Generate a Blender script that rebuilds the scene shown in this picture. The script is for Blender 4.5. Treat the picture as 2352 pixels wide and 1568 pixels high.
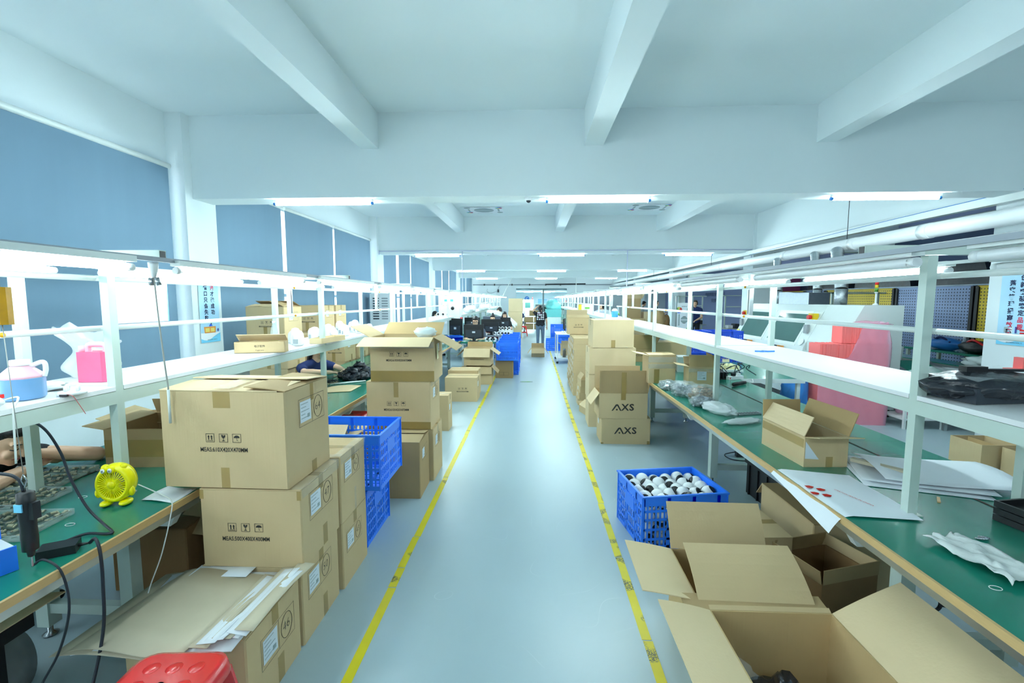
import bpy, bmesh, math, random
from mathutils import Vector, Matrix, noise
for o in list(bpy.data.objects): bpy.data.objects.remove(o, do_unlink=True)
SC = bpy.context.scene
COL = SC.collection
random.seed(7)
# ------------------------------------------------------------------ camera, world, exposure
CAM_H = 1.70
cam_d = bpy.data.cameras.new('camera'); cam_d.sensor_width = 36.0; cam_d.lens = 36.0 * 1045.0 / 2352.0
cam_d.clip_start = 0.02; cam_d.clip_end = 200
cam = bpy.data.objects.new('camera', cam_d); COL.objects.link(cam)
_y = Vector(((1223 - 1176) / 1045.0, -(688 - 784) / 1045.0, -1.0)).normalized()   # world +Y seen from the lens
_u = Vector((0, -_y.z, _y.y)).normalized(); _x = _y.cross(_u)
cam.matrix_world = Matrix.Translation((0, 0, CAM_H)) @ Matrix((_x, _y, _u)).to_4x4()
SC.camera = cam
W = bpy.data.worlds.new('daylight'); SC.world = W; W.use_nodes = True
bg = W.node_tree.nodes['Background']; bg.inputs[0].default_value = (0.80, 0.93, 1.0, 1); bg.inputs[1].default_value = 1.2
SC.view_settings.view_transform = 'Standard'; SC.view_settings.look = 'None'
SC.view_settings.exposure = EXPOSURE = 1.95
SC.view_settings.gamma = 1.0; SC.view_settings.use_curve_mapping = False
SC.cycles.max_bounces = 5; SC.cycles.diffuse_bounces = 4; SC.cycles.glossy_bounces = 2; SC.cycles.transmission_bounces = 2; SC.cycles.transparent_max_bounces = 10
SC.cycles.use_adaptive_sampling = True; SC.cycles.adaptive_threshold = 0.15; SC.cycles.adaptive_min_samples = 16; SC.cycles.caustics_reflective = False; SC.cycles.caustics_refractive = False; SC.cycles.sample_clamp_indirect = 4.0
TUBE_COL = (0.77, 0.965, 1.0)      # cold fluorescent light
TUBE_CEIL = 44.0; TUBE_RACK = 11.0; TUBE_SIDE = 14.0

# ------------------------------------------------------------------ materials
def lin(c):
    c = c / 255.0
    return c / 12.92 if c <= 0.04045 else ((c + 0.055) / 1.055) ** 2.4
def rgb(r, g, b): return (lin(r), lin(g), lin(b), 1)
MATS = {}
def mat(name, col, rough=0.5, metal=0.0, noise_amt=0.06, noise_scale=12.0, bump=0.0, bump_scale=60.0, spec=0.5, alpha=1.0, trans=0.0, coat=0.0, stretch=None, emit=None, sheen=0.0):
    m = bpy.data.materials.new(name); m.use_nodes = True; MATS[name] = m
    nt = m.node_tree; b = nt.nodes['Principled BSDF']
    b.inputs['Roughness'].default_value = rough; b.inputs['Metallic'].default_value = metal
    b.inputs['Specular IOR Level'].default_value = spec
    b.inputs['Coat Weight'].default_value = coat
    if trans: b.inputs['Transmission Weight'].default_value = trans; b.inputs['IOR'].default_value = 1.4
    if alpha < 1: b.inputs['Alpha'].default_value = alpha
    tc = nt.nodes.new('ShaderNodeTexCoord'); mp = nt.nodes.new('ShaderNodeMapping')
    if stretch: mp.inputs['Scale'].default_value = stretch
    nt.links.new(tc.outputs['Object'], mp.inputs['Vector'])
    nz = nt.nodes.new('ShaderNodeTexNoise'); nz.inputs['Scale'].default_value = noise_scale; nz.inputs['Detail'].default_value = 4
    nt.links.new(mp.outputs[0], nz.inputs['Vector'])
    mx = nt.nodes.new('ShaderNodeMix'); mx.data_type = 'RGBA'
    c = Vector(col[:3]); lo = c * (1 - noise_amt); hi = c * (1 + noise_amt)
    mx.inputs['A'].default_value = (*lo, 1); mx.inputs['B'].default_value = (*[min(1, v) for v in hi], 1)
    nt.links.new(nz.outputs['Fac'], mx.inputs['Factor']); nt.links.new(mx.outputs['Result'], b.inputs['Base Color'])
    if bump:
        n2 = nt.nodes.new('ShaderNodeTexNoise'); n2.inputs['Scale'].default_value = bump_scale; n2.inputs['Detail'].default_value = 3
        nt.links.new(mp.outputs[0], n2.inputs['Vector'])
        bp = nt.nodes.new('ShaderNodeBump'); bp.inputs['Strength'].default_value = bump; bp.inputs['Distance'].default_value = 0.01
        nt.links.new(n2.outputs['Fac'], bp.inputs['Height']); nt.links.new(bp.outputs[0], b.inputs['Normal'])
    if emit:
        b.inputs['Emission Color'].default_value = (*emit[0], 1); b.inputs['Emission Strength'].default_value = emit[1]
    return m
def P(m): return MATS[m].node_tree.nodes['Principled BSDF']

mat('wall_paint', rgb(220, 231, 234), 0.75, bump=0.08, bump_scale=40, noise_amt=0.02, noise_scale=1.5)
mat('wall_lilac', rgb(140, 152, 190), 0.75, noise_amt=0.05, noise_scale=1.2)  # bluish light of the dim machine bay put into the wall colour
mat('ceiling_paint', rgb(222, 233, 236), 0.8, noise_amt=0.02, noise_scale=0.8)
mat('blind_fabric', rgb(114, 144, 166), 0.85, noise_amt=0.05, noise_scale=2.0, bump=0.15, bump_scale=1.6, stretch=(1, 3.2, 0.12))
mat('blind_dark', rgb(62, 78, 108), 0.85, noise_amt=0.08, noise_scale=2.0)  # same blue-grey blinds, with the dim bay's shade put into the colour
mat('white_metal', rgb(226, 234, 232), 0.35, noise_amt=0.03)
mat('rack_paint', rgb(196, 212, 204), 0.35, noise_amt=0.03, spec=0.5)
mat('shelf_white', rgb(236, 238, 240), 0.3, noise_amt=0.02)
mat('alu', rgb(190, 198, 200), 0.28, metal=0.85, noise_amt=0.05)
mat('steel', rgb(170, 176, 180), 0.25, metal=0.95, noise_amt=0.06)
mat('galvanised', rgb(132, 142, 154), 0.32, metal=0.8, noise_amt=0.15, noise_scale=20)
mat('foil', rgb(200, 206, 210), 0.25, metal=0.9, noise_amt=0.1, bump=0.6, bump_scale=90)
mat('mat_green', rgb(26, 126, 104), 0.24, noise_amt=0.08, noise_scale=3.0, spec=0.5, coat=0.15)
mat('wood_edge', rgb(205, 172, 118), 0.5, noise_amt=0.12, noise_scale=30, stretch=(8, 1, 8))
mat('black_plastic', rgb(24, 27, 31), 0.4, noise_amt=0.15)
mat('dark_plastic', rgb(44, 52, 62), 0.45, noise_amt=0.1)
mat('white_plastic', rgb(232, 236, 238), 0.35, noise_amt=0.02)
mat('grey_plastic', rgb(150, 158, 162), 0.4, noise_amt=0.05)
mat('blue_plastic', rgb(40, 128, 255), 0.38, noise_amt=0.06, noise_scale=6)
mat('deep_blue', rgb(34, 86, 215), 0.45, noise_amt=0.08)
mat('sky_blue', rgb(70, 160, 225), 0.4, noise_amt=0.03)
mat('yellow_plastic', rgb(255, 242, 4), 0.3, noise_amt=0.03)
mat('yellow_paint', rgb(222, 188, 20), 0.35, noise_amt=0.05)
mat('red_plastic', rgb(218, 30, 34), 0.25, noise_amt=0.04, coat=0.3)
mat('red_ink', rgb(214, 62, 66), 0.7); mat('ink', rgb(52, 50, 46), 0.8, noise_amt=0.15, noise_scale=80)
mat('pen', rgb(70, 66, 60), 0.8); mat('navy_ink', rgb(30, 44, 84), 0.7); mat('pink_ink', rgb(214, 60, 92), 0.7)
mat('cyan_print', rgb(120, 205, 240), 0.5); mat('grey_print', rgb(150, 166, 170), 0.6); mat('green_print', rgb(110, 176, 70), 0.6)
mat('orange_print', rgb(216, 140, 60), 0.6); mat('purple_print', rgb(70, 70, 150), 0.6); mat('yellow_print', rgb(224, 206, 110), 0.6)
mat('paper', rgb(228, 234, 240), 0.7, noise_amt=0.02); mat('paper_cream', rgb(236, 230, 186), 0.7)
mat('greyboard', rgb(196, 186, 162), 0.85, noise_amt=0.06)
mat('label_white', rgb(220, 228, 236), 0.5, noise_amt=0.03)
mat('foam_pink', rgb(255, 122, 120), 0.8, noise_amt=0.06, noise_scale=6)
mat('film_pink', rgb(252, 186, 216), 0.2, alpha=0.45, spec=0.8, bump=0.5, bump_scale=14)
mat('film_clear', rgb(226, 238, 242), 0.15, alpha=0.24, spec=0.9, bump=0.6, bump_scale=30)
mat('film_milky', rgb(232, 240, 242), 0.3, alpha=0.6, bump=0.4, bump_scale=25)
mat('film_blue', rgb(60, 150, 235), 0.3, alpha=0.85, bump=0.5, bump_scale=25)
mat('film_teal', rgb(110, 205, 205), 0.35, alpha=0.9, bump=0.5, bump_scale=20)
mat('film_white', rgb(225, 240, 240), 0.4, bump=0.5, bump_scale=18)
mat('foil_dark', rgb(40, 45, 54), 0.2, alpha=0.92, noise_amt=0.3, bump=0.6, bump_scale=20)
mat('glass', rgb(225, 240, 240), 0.05, alpha=0.25, noise_amt=0.0)
mat('machine_glass', rgb(62, 104, 98), 0.08, noise_amt=0.12, noise_scale=2.5, spec=0.9)
mat('machine_paint', rgb(214, 224, 222), 0.4, noise_amt=0.02)
mat('grey_paint', rgb(148, 158, 168), 0.4, noise_amt=0.04)
mat('lilac_metal', rgb(128, 146, 186), 0.3, metal=0.35, noise_amt=0.2, noise_scale=2.0)
mat('magenta_paint', rgb(160, 70, 120), 0.5)
mat('jerry_pink', rgb(250, 104, 146), 0.35, alpha=0.93, noise_amt=0.1); mat('jerry_blue', rgb(112, 160, 204), 0.35, noise_amt=0.1)
mat('jerry_neck', rgb(243, 186, 202), 0.35, noise_amt=0.1)
mat('gold_wrap', rgb(222, 160, 10), 0.3, noise_amt=0.25, noise_scale=30)
mat('pcb', rgb(70, 88, 80), 0.45, noise_amt=0.7, noise_scale=55)
mat('chip', rgb(168, 166, 140), 0.5, noise_amt=0.4, noise_scale=60)
mat('skin', rgb(226, 182, 150), 0.5, noise_amt=0.05); mat('hair', rgb(22, 20, 22), 0.45, noise_amt=0.3, bump=0.4, bump_scale=90, stretch=(1, 1, 0.2))
mat('lips', rgb(176, 92, 84), 0.5); mat('eye_dark', rgb(22, 22, 26), 0.3); mat('eye_white', rgb(235, 238, 238), 0.3)
mat('cloth_black', rgb(24, 27, 32), 0.85, noise_amt=0.2, bump=0.3, bump_scale=16); mat('cloth_navy', rgb(22, 40, 92), 0.85, noise_amt=0.15, bump=0.3, bump_scale=16)
mat('cloth_grey', rgb(84, 92, 106), 0.85, noise_amt=0.15, bump=0.3, bump_scale=16); mat('cloth_denim', rgb(98, 118, 136), 0.9, noise_amt=0.35, noise_scale=8)
mat('cloth_white', rgb(214, 220, 218), 0.85, noise_amt=0.08, noise_scale=9, bump=0.4, bump_scale=26); mat('cloth_olive', rgb(96, 104, 88), 0.85)
mat('cloth_maroon', rgb(78, 30, 46), 0.85); mat('cloth_pink', rgb(206, 150, 180), 0.85)
mat('wire_black', rgb(26, 34, 46), 0.45); mat('wire_white', rgb(228, 232, 230), 0.4); mat('wire_grey', rgb(150, 152, 146), 0.4)
mat('wire_red', rgb(190, 40, 50), 0.5); mat('tape_blue', rgb(40, 120, 200), 0.4)
mat('lens', rgb(10, 11, 14), 0.08, spec=0.9); mat('led_green', rgb(60, 200, 90), 0.4, emit=((0.1, 1, 0.25), 3))
mat('concrete_dark', rgb(66, 60, 54), 0.8); mat('kettle', rgb(96, 90, 80), 0.35, metal=0.5)
mat('off_tube', rgb(228, 232, 234), 0.3)
# tubes that give light
for nm, s in (('tube_ceiling', TUBE_CEIL), ('tube_rack', TUBE_RACK), ('tube_side', TUBE_SIDE), ('panel_light', 22.0)):
    mat(nm, (1, 1, 1, 1), 0.4, emit=(TUBE_COL, s), noise_amt=0).cycles.emission_sampling = 'FRONT'

def cardboard(name, col, amt=0.07):
    m = mat(name, col, 0.82, noise_amt=amt, noise_scale=4.0, spec=0.25)
    nt = m.node_tree; tc = nt.nodes.new('ShaderNodeTexCoord'); mp = nt.nodes.new('ShaderNodeMapping')
    mp.inputs['Scale'].default_value = (1, 1, 0.02)
    nt.links.new(tc.outputs['Object'], mp.inputs[0])
    w = nt.nodes.new('ShaderNodeTexNoise'); w.inputs['Scale'].default_value = 90; w.inputs['Detail'].default_value = 2
    nt.links.new(mp.outputs[0], w.inputs['Vector'])
    n2 = nt.nodes.new('ShaderNodeTexNoise'); n2.inputs['Scale'].default_value = 3.0
    nt.links.new(tc.outputs['Object'], n2.inputs['Vector'])
    ad = nt.nodes.new('ShaderNodeMath'); ad.operation = 'MULTIPLY_ADD'; ad.inputs[1].default_value = 0.25
    nt.links.new(w.outputs['Fac'], ad.inputs[0]); nt.links.new(n2.outputs['Fac'], ad.inputs[2])
    bp = nt.nodes.new('ShaderNodeBump'); bp.inputs['Strength'].default_value = 0.25; bp.inputs['Distance'].default_value = 0.01
    nt.links.new(ad.outputs[0], bp.inputs['Height']); nt.links.new(bp.outputs[0], nt.nodes['Principled BSDF'].inputs['Normal'])
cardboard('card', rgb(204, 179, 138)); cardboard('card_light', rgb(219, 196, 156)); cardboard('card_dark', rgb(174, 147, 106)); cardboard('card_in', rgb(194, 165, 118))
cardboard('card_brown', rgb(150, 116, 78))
mat('packing_tape', rgb(188, 158, 92), 0.28, alpha=0.55, noise_amt=0.1); mat('clear_tape', rgb(226, 224, 210), 0.12, alpha=0.22, noise_amt=0.3, noise_scale=40)

def floor_mat():
    m = mat('epoxy_floor', rgb(168, 189, 196), 0.22, noise_amt=0.05, noise_scale=0.7, spec=0.55)
    nt = m.node_tree; b = nt.nodes['Principled BSDF']
    tc = nt.nodes.new('ShaderNodeTexCoord'); mp = nt.nodes.new('ShaderNodeMapping'); mp.inputs['Scale'].default_value = (1.5, 0.5, 1)
    nt.links.new(tc.outputs['Object'], mp.inputs[0])
    n = nt.nodes.new('ShaderNodeTexNoise'); n.inputs['Scale'].default_value = 1.3; n.inputs['Detail'].default_value = 5
    nt.links.new(mp.outputs[0], n.inputs['Vector'])
    mr = nt.nodes.new('ShaderNodeMapRange'); mr.inputs[3].default_value = 0.27; mr.inputs[4].default_value = 0.36
    nt.links.new(n.outputs['Fac'], mr.inputs[0]); nt.links.new(mr.outputs[0], b.inputs['Roughness'])
    n2 = nt.nodes.new('ShaderNodeTexNoise'); n2.inputs['Scale'].default_value = 5; nt.links.new(tc.outputs['Object'], n2.inputs['Vector'])
    bp = nt.nodes.new('ShaderNodeBump'); bp.inputs['Strength'].default_value = 0.02; bp.inputs['Distance'].default_value = 0.01
    nt.links.new(n2.outputs['Fac'], bp.inputs['Height']); nt.links.new(bp.outputs[0], b.inputs['Normal'])
    # faint curved scratches: thin contour lines of a soft noise, kept only in patches
    src = b.inputs['Base Color'].links[0].from_socket
    n3 = nt.nodes.new('ShaderNodeTexNoise'); n3.inputs['Scale'].default_value = 0.9; n3.inputs['Detail'].default_value = 1; nt.links.new(tc.outputs['Object'], n3.inputs['Vector'])
    a = nt.nodes.new('ShaderNodeMath'); a.operation = 'MULTIPLY'; a.inputs[1].default_value = 14; nt.links.new(n3.outputs['Fac'], a.inputs[0])
    f = nt.nodes.new('ShaderNodeMath'); f.operation = 'FRACT'; nt.links.new(a.outputs[0], f.inputs[0])
    lt = nt.nodes.new('ShaderNodeMath'); lt.operation = 'LESS_THAN'; lt.inputs[1].default_value = 0.007; nt.links.new(f.outputs[0], lt.inputs[0])
    n4 = nt.nodes.new('ShaderNodeTexNoise'); n4.inputs['Scale'].default_value = 2.3; nt.links.new(tc.outputs['Object'], n4.inputs['Vector'])
    mr4 = nt.nodes.new('ShaderNodeMapRange'); mr4.inputs[1].default_value = 0.5; mr4.inputs[2].default_value = 0.62; mr4.inputs[4].default_value = 0.35; nt.links.new(n4.outputs['Fac'], mr4.inputs[0])
    mu = nt.nodes.new('ShaderNodeMath'); mu.operation = 'MULTIPLY'; nt.links.new(lt.outputs[0], mu.inputs[0]); nt.links.new(mr4.outputs[0], mu.inputs[1])
    mx = nt.nodes.new('ShaderNodeMix'); mx.data_type = 'RGBA'; nt.links.new(mu.outputs[0], mx.inputs['Factor']); nt.links.new(src, mx.inputs['A']); mx.inputs['B'].default_value = rgb(205, 220, 222); nt.links.new(mx.outputs['Result'], b.inputs['Base Color'])
floor_mat()
def tape_mat(name, thr):
    m = mat(name, rgb(222, 206, 30), 0.45, noise_amt=0.08)
    nt = m.node_tree; b = nt.nodes['Principled BSDF']; src = b.inputs['Base Color'].links[0].from_socket
    tc = nt.nodes.new('ShaderNodeTexCoord')
    n = nt.nodes.new('ShaderNodeTexNoise'); n.inputs['Scale'].default_value = 6; n.inputs['Detail'].default_value = 1
    n2 = nt.nodes.new('ShaderNodeTexNoise'); n2.inputs['Scale'].default_value = 160; n2.inputs['Detail'].default_value = 3
    for k in (n, n2): nt.links.new(tc.outputs['Object'], k.inputs['Vector'])
    r1 = nt.nodes.new('ShaderNodeMapRange'); r1.inputs[1].default_value = thr; r1.inputs[2].default_value = thr + 0.05
    nt.links.new(n.outputs['Fac'], r1.inputs[0])
    r2 = nt.nodes.new('ShaderNodeMapRange'); r2.inputs[1].default_value = 0.42; r2.inputs[2].default_value = 0.55
    nt.links.new(n2.outputs['Fac'], r2.inputs[0])
    mu = nt.nodes.new('ShaderNodeMath'); mu.operation = 'MULTIPLY'; nt.links.new(r1.outputs[0], mu.inputs[0]); nt.links.new(r2.outputs[0], mu.inputs[1])
    mx = nt.nodes.new('ShaderNodeMix'); mx.data_type = 'RGBA'; nt.links.new(mu.outputs[0], mx.inputs['Factor'])
    nt.links.new(src, mx.inputs['A']); mx.inputs['B'].default_value = rgb(80, 84, 70); nt.links.new(mx.outputs['Result'], b.inputs['Base Color'])
tape_mat('floor_tape_yellow', 0.63); tape_mat('floor_tape_worn', 0.535)
def perforated(name, col, hole, scale):
    m = mat(name, col, 0.3, metal=0.2, noise_amt=0.15, noise_scale=1.5)
    nt = m.node_tree; b = nt.nodes['Principled BSDF']; src = b.inputs['Base Color'].links[0].from_socket
    tc = nt.nodes.new('ShaderNodeTexCoord'); sep = nt.nodes.new('ShaderNodeSeparateXYZ'); nt.links.new(tc.outputs['Object'], sep.inputs[0])
    def fr(out):
        a = nt.nodes.new('ShaderNodeMath'); a.operation = 'MULTIPLY'; a.inputs[1].default_value = scale; nt.links.new(out, a.inputs[0])
        f = nt.nodes.new('ShaderNodeMath'); f.operation = 'FRACT'; nt.links.new(a.outputs[0], f.inputs[0])
        s = nt.nodes.new('ShaderNodeMath'); s.operation = 'SUBTRACT'; s.inputs[1].default_value = 0.5; nt.links.new(f.outputs[0], s.inputs[0])
        q = nt.nodes.new('ShaderNodeMath'); q.operation = 'POWER'; q.inputs[1].default_value = 2; 
        ab = nt.nodes.new('ShaderNodeMath'); ab.operation = 'ABSOLUTE'; nt.links.new(s.outputs[0], ab.inputs[0]); nt.links.new(ab.outputs[0], q.inputs[0])
        return q.outputs[0]
    ad = nt.nodes.new('ShaderNodeMath'); ad.operation = 'ADD'; nt.links.new(fr(sep.outputs['Y']), ad.inputs[0]); nt.links.new(fr(sep.outputs['Z']), ad.inputs[1])
    lt = nt.nodes.new('ShaderNodeMath'); lt.operation = 'LESS_THAN'; lt.inputs[1].default_value = 0.05; nt.links.new(ad.outputs[0], lt.inputs[0])
    mx = nt.nodes.new('ShaderNodeMix'); mx.data_type = 'RGBA'; nt.links.new(lt.outputs[0], mx.inputs['Factor']); nt.links.new(src, mx.inputs['A']); mx.inputs['B'].default_value = hole
    nt.links.new(mx.outputs['Result'], b.inputs['Base Color'])
perforated('perf_blue', rgb(136, 154, 192), rgb(30, 40, 66), 16); perforated('perf_yellow', rgb(214, 182, 20), rgb(70, 60, 10), 16)

# ------------------------------------------------------------------ mesh helpers
BOXF = [(0, 3, 2, 1), (4, 5, 6, 7), (0, 1, 5, 4), (1, 2, 6, 5), (2, 3, 7, 6), (3, 0, 4, 7)]
class MB:
    def __init__(s): s.v = []; s.f = []; s.sm = []
    def add(s, vs, fs, smooth=False, M=None):
        n = len(s.v); s.v += [tuple(M @ Vector(v)) for v in vs] if M else [tuple(v) for v in vs]
        s.f += [tuple(i + n for i in f) for f in fs]; s.sm += [smooth] * len(fs); return s
    def box(s, x0, x1, y0, y1, z0, z1, M=None):
        return s.add([(x0, y0, z0), (x1, y0, z0), (x1, y1, z0), (x0, y1, z0), (x0, y0, z1), (x1, y0, z1), (x1, y1, z1), (x0, y1, z1)], BOXF, False, M)
    def bar(s, p0, p1, w, h=None, up=(0, 0, 1)):
        h = h or w; p0 = Vector(p0); p1 = Vector(p1); d = (p1 - p0); L = d.length; d.normalize()
        u = Vector(up); sx = d.cross(u)
        if sx.length < 1e-4: sx = d.cross(Vector((1, 0, 0)))
        sx.normalize(); u = sx.cross(d)
        M = Matrix((sx, d, u)).transposed().to_4x4(); M.translation = p0
        return s.box(-w / 2, w / 2, 0, L, -h / 2, h / 2, M)
    def cyl(s, p0, p1, r0, r1=None, n=12, cap=True, smooth=True):
        r1 = r0 if r1 is None else r1; p0 = Vector(p0); p1 = Vector(p1); d = (p1 - p0).normalized()
        a = d.cross(Vector((0, 0, 1)));
        if a.length < 1e-3: a = d.cross(Vector((1, 0, 0)))
        a.normalize(); b = a.cross(d)
        vs = []
        for p, r in ((p0, r0), (p1, r1)):
            for i in range(n):
                t = 2 * math.pi * i / n; vs.append(p + (a * math.cos(t) + b * math.sin(t)) * r)
        s.add(vs, [(i, n + i, n + (i + 1) % n, (i + 1) % n) for i in range(n)], smooth)
        if cap: s.add(vs[:n], [tuple(range(n))]); s.add(vs[n:], [tuple(reversed(range(n)))])
        return s
    def tube(s, pts, r, n=8, closed=False):
        pts = [Vector(p) for p in pts]; m = len(pts); vs = []; ref = None
        for i, p in enumerate(pts):
            d = (pts[(i + 1) % m if closed else min(i + 1, m - 1)] - pts[(i - 1) % m if closed else max(i - 1, 0)]).normalized()
            if ref is None: ref = d.cross(Vector((0, 0, 1))); ref = ref if ref.length > 1e-3 else d.cross(Vector((1, 0, 0)))
            a = (ref - d * ref.dot(d)).normalized(); ref = a; b = a.cross(d)
            rr = r[i] if isinstance(r, (list, tuple)) else r
            vs += [p + (a * math.cos(2 * math.pi * k / n) + b * math.sin(2 * math.pi * k / n)) * rr for k in range(n)]
        fs = [(i * n + k, ((i + 1) % m) * n + k, ((i + 1) % m) * n + (k + 1) % n, i * n + (k + 1) % n) for i in range(m if closed else m - 1) for k in range(n)]
        s.add(vs, fs, True)
        if not closed: s.add(vs[:n], [tuple(range(n))]); s.add(vs[-n:], [tuple(reversed(range(n)))])
        return s
    def lathe(s, prof, n=20, c=(0, 0, 0), M=None):
        vs = [(c[0] + r * math.cos(2 * math.pi * k / n), c[1] + r * math.sin(2 * math.pi * k / n), c[2] + z) for r, z in prof for k in range(n)]
        fs = [(i * n + k, i * n + (k + 1) % n, (i + 1) * n + (k + 1) % n, (i + 1) * n + k) for i in range(len(prof) - 1) for k in range(n)]
        s.add(vs, fs, True, M)
        if prof[0][0] > 1e-5: s.add(vs[:n], [tuple(reversed(range(n)))], False, M)
        if prof[-1][0] > 1e-5: s.add(vs[-n:], [tuple(range(n))], False, M)
        return s
    def ball(s, c, r, n=14, m=9, M=None):
        rx, ry, rz = r if isinstance(r, (tuple, list)) else (r, r, r)
        vs = []; 
        for j in range(m + 1):
            t = math.pi * j / m
            for k in range(n):
                a = 2 * math.pi * k / n; vs.append((c[0] + rx * math.sin(t) * math.cos(a), c[1] + ry * math.sin(t) * math.sin(a), c[2] - rz * math.cos(t)))
        return s.add(vs, [(j * n + k, j * n + (k + 1) % n, (j + 1) * n + (k + 1) % n, (j + 1) * n + k) for j in range(m) for k in range(n)], True, M)
    def prism(s, poly, h0, h1, axis='z', M=None):
        n = len(poly)
        def q(a, b, h): return {'z': (a, b, h), 'y': (a, h, b), 'x': (h, a, b)}[axis]
        vs = [q(a, b, h0) for a, b in poly] + [q(a, b, h1) for a, b in poly]
        return s.add(vs, [tuple(reversed(range(n))), tuple(range(n, 2 * n))] + [(i, (i + 1) % n, n + (i + 1) % n, n + i) for i in range(n)], False, M)
    def sheet(s, fn, nu, nv, th=0.0, smooth=True):
        g = [Vector(fn(i / nu, j / nv)) for j in range(nv + 1) for i in range(nu + 1)]; w = nu + 1
        fs = [(j * w + i, j * w + i + 1, (j + 1) * w + i + 1, (j + 1) * w + i) for j in range(nv) for i in range(nu)]
        s.add(g, fs, smooth)
        if th:
            lo = [p - Vector((0, 0, th)) for p in g]; s.add(lo, [tuple(reversed(f)) for f in fs], smooth)
            rim = [i for i in range(w)] + [j * w + nu for j in range(1, nv + 1)] + [nv * w + i for i in range(nu - 1, -1, -1)] + [j * w for j in range(nv - 1, 0, -1)]
            for a, b in zip(rim, rim[1:] + rim[:1]): s.add([g[a], lo[a], lo[b], g[b]], [(0, 1, 2, 3)])
        return s
    def mesh(s, name, m=None):
        me = bpy.data.meshes.new(name); me.from_pydata(s.v, [], s.f)
        me.polygons.foreach_set('use_smooth', s.sm)
        bm = bmesh.new(); bm.from_mesh(me); bmesh.ops.remove_doubles(bm, verts=bm.verts, dist=1e-5); bmesh.ops.recalc_face_normals(bm, faces=bm.faces); bm.to_mesh(me); bm.free()
        if m: me.materials.append(MATS[m])
        me.update(); return me
    def build(s, name, m, parent=None, loc=None, rot=None):
        return link(name, s.mesh(name, m), parent, loc, rot)
def link(name, me, parent=None, loc=None, rot=None):
    o = bpy.data.objects.new(name, me); COL.objects.link(o)
    if parent: o.parent = parent
    if loc is not None: o.location = loc
    if rot is not None: o.rotation_euler = rot
    return o
def tag(o, label, cat, group=None, kind=None):
    if label: o['label'] = label
    if cat: o['category'] = cat
    if group: o['group'] = group
    if kind: o['kind'] = kind
    return o
def thing(name, label, cat, loc=(0, 0, 0), rz=0.0, group=None):
    o = bpy.data.objects.new(name, None); COL.objects.link(o); o.location = loc; o.rotation_euler = (0, 0, math.radians(rz)); o.empty_display_size = 0.1
    return tag(o, label, cat, group)
def struct(name, mb, m, label=None, parent=None):
    o = mb.build(name, m, parent)
    if not parent: o['kind'] = 'structure'
    if label: o['label'] = label
    return o
def copy_tree(o, label=None, loc=None, rz=None, parent=None):
    c = o.copy(); COL.objects.link(c); c.parent = parent
    if label: c['label'] = label
    if loc is not None: c.location = loc
    if rz is not None: c.rotation_euler = (0, 0, math.radians(rz))
    for ch in list(o.children): copy_tree(ch, parent=c)
    return c
TXT = {}
def text_mesh(body, size, m, bold=0.0, sx=1.0):
    k = (body, size, m, bold, sx)
    if k not in TXT:
        c = bpy.data.curves.new('lettering', 'FONT'); c.body = body; c.size = size; c.align_x = 'CENTER'; c.align_y = 'CENTER'; c.resolution_u = 2; c.offset = bold
        o = bpy.data.objects.new('lettering', c); COL.objects.link(o); bpy.context.view_layer.update()
        me = bpy.data.meshes.new_from_object(o.evaluated_get(bpy.context.evaluated_depsgraph_get()))
        bpy.data.objects.remove(o, do_unlink=True)
        if sx != 1: me.transform(Matrix.Diagonal((sx, 1, 1, 1)))
        me.materials.clear(); me.materials.append(MATS[m]); TXT[k] = me
    return TXT[k]
ROT = {'F': (math.pi / 2, 0, 0), 'R': (math.pi / 2, 0, math.pi / 2), 'L': (math.pi / 2, 0, -math.pi / 2), 'B': (math.pi / 2, 0, math.pi), 'T': (0, 0, 0)}
def text(body, size, m, parent, loc, face='F', bold=0.0, name='lettering', sx=1.0, rot=None):
    return link(name, text_mesh(body, size, m, bold, sx), parent, loc, rot or ROT[face])
def wob(p, s, a): return noise.noise(Vector(p) * s) * a
# ------------------------------------------------------------------ the room
ORD = ['first', 'second', 'third', 'fourth', 'fifth', 'sixth', 'seventh', 'eighth', 'ninth', 'tenth', 'eleventh', 'twelfth', 'thirteenth', 'fourteenth', 'fifteenth', 'sixteenth', 'seventeenth', 'eighteenth', 'nineteenth', 'twentieth']
BAY = 6.5; CZ = 3.82; YB = [5.32 + BAY * k for k in range(-2, 4)]
struct('floor', MB().box(-4.4, 9.2, -8, 56, -0.12, 0), 'epoxy_floor')
struct('ceiling', MB().box(-4.4, 9.2, -8, 31.6, CZ, CZ + 0.12), 'ceiling_paint')
wl = MB(); wl.box(-4.4, -4.2, -8, 31.6, 0, 0.93); wl.box(-4.4, -4.2, -8, 31.6, 3.24, CZ)
for k in range(-2, 5): wl.box(-4.4, -4.2, 5.1 + BAY * k, 5.8 + BAY * k, 0.93, 3.24)
struct('wall_left', wl, 'wall_paint')
struct('baseboard_left', MB().box(-4.2, -4.12, -8, 31.4, 0.93, 0.965), 'wall_paint', 'white window sill running along the left wall')
struct('wall_right', MB().box(9.0, 9.2, -8, 31.6, 0, CZ), 'wall_lilac')
struct('wall_back', MB().box(-4.4, 9.2, -8.15, -8, 0, CZ), 'wall_paint')
we = MB(); we.box(-4.4, -1.13, 31.4, 31.6, 0, CZ); we.box(2.35, 9.2, 31.4, 31.6, 0, CZ); we.box(-1.13, 2.35, 31.4, 31.6, 2.47, CZ)
struct('wall_end', we, 'wall_paint')
far = MB(); far.box(-4.4, -4.2, 31.6, 54, 0, 2.6); far.box(5.5, 5.7, 31.6, 54, 0, 2.6); far.box(-4.4, 5.7, 54, 54.2, 0, 2.6)
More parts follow.
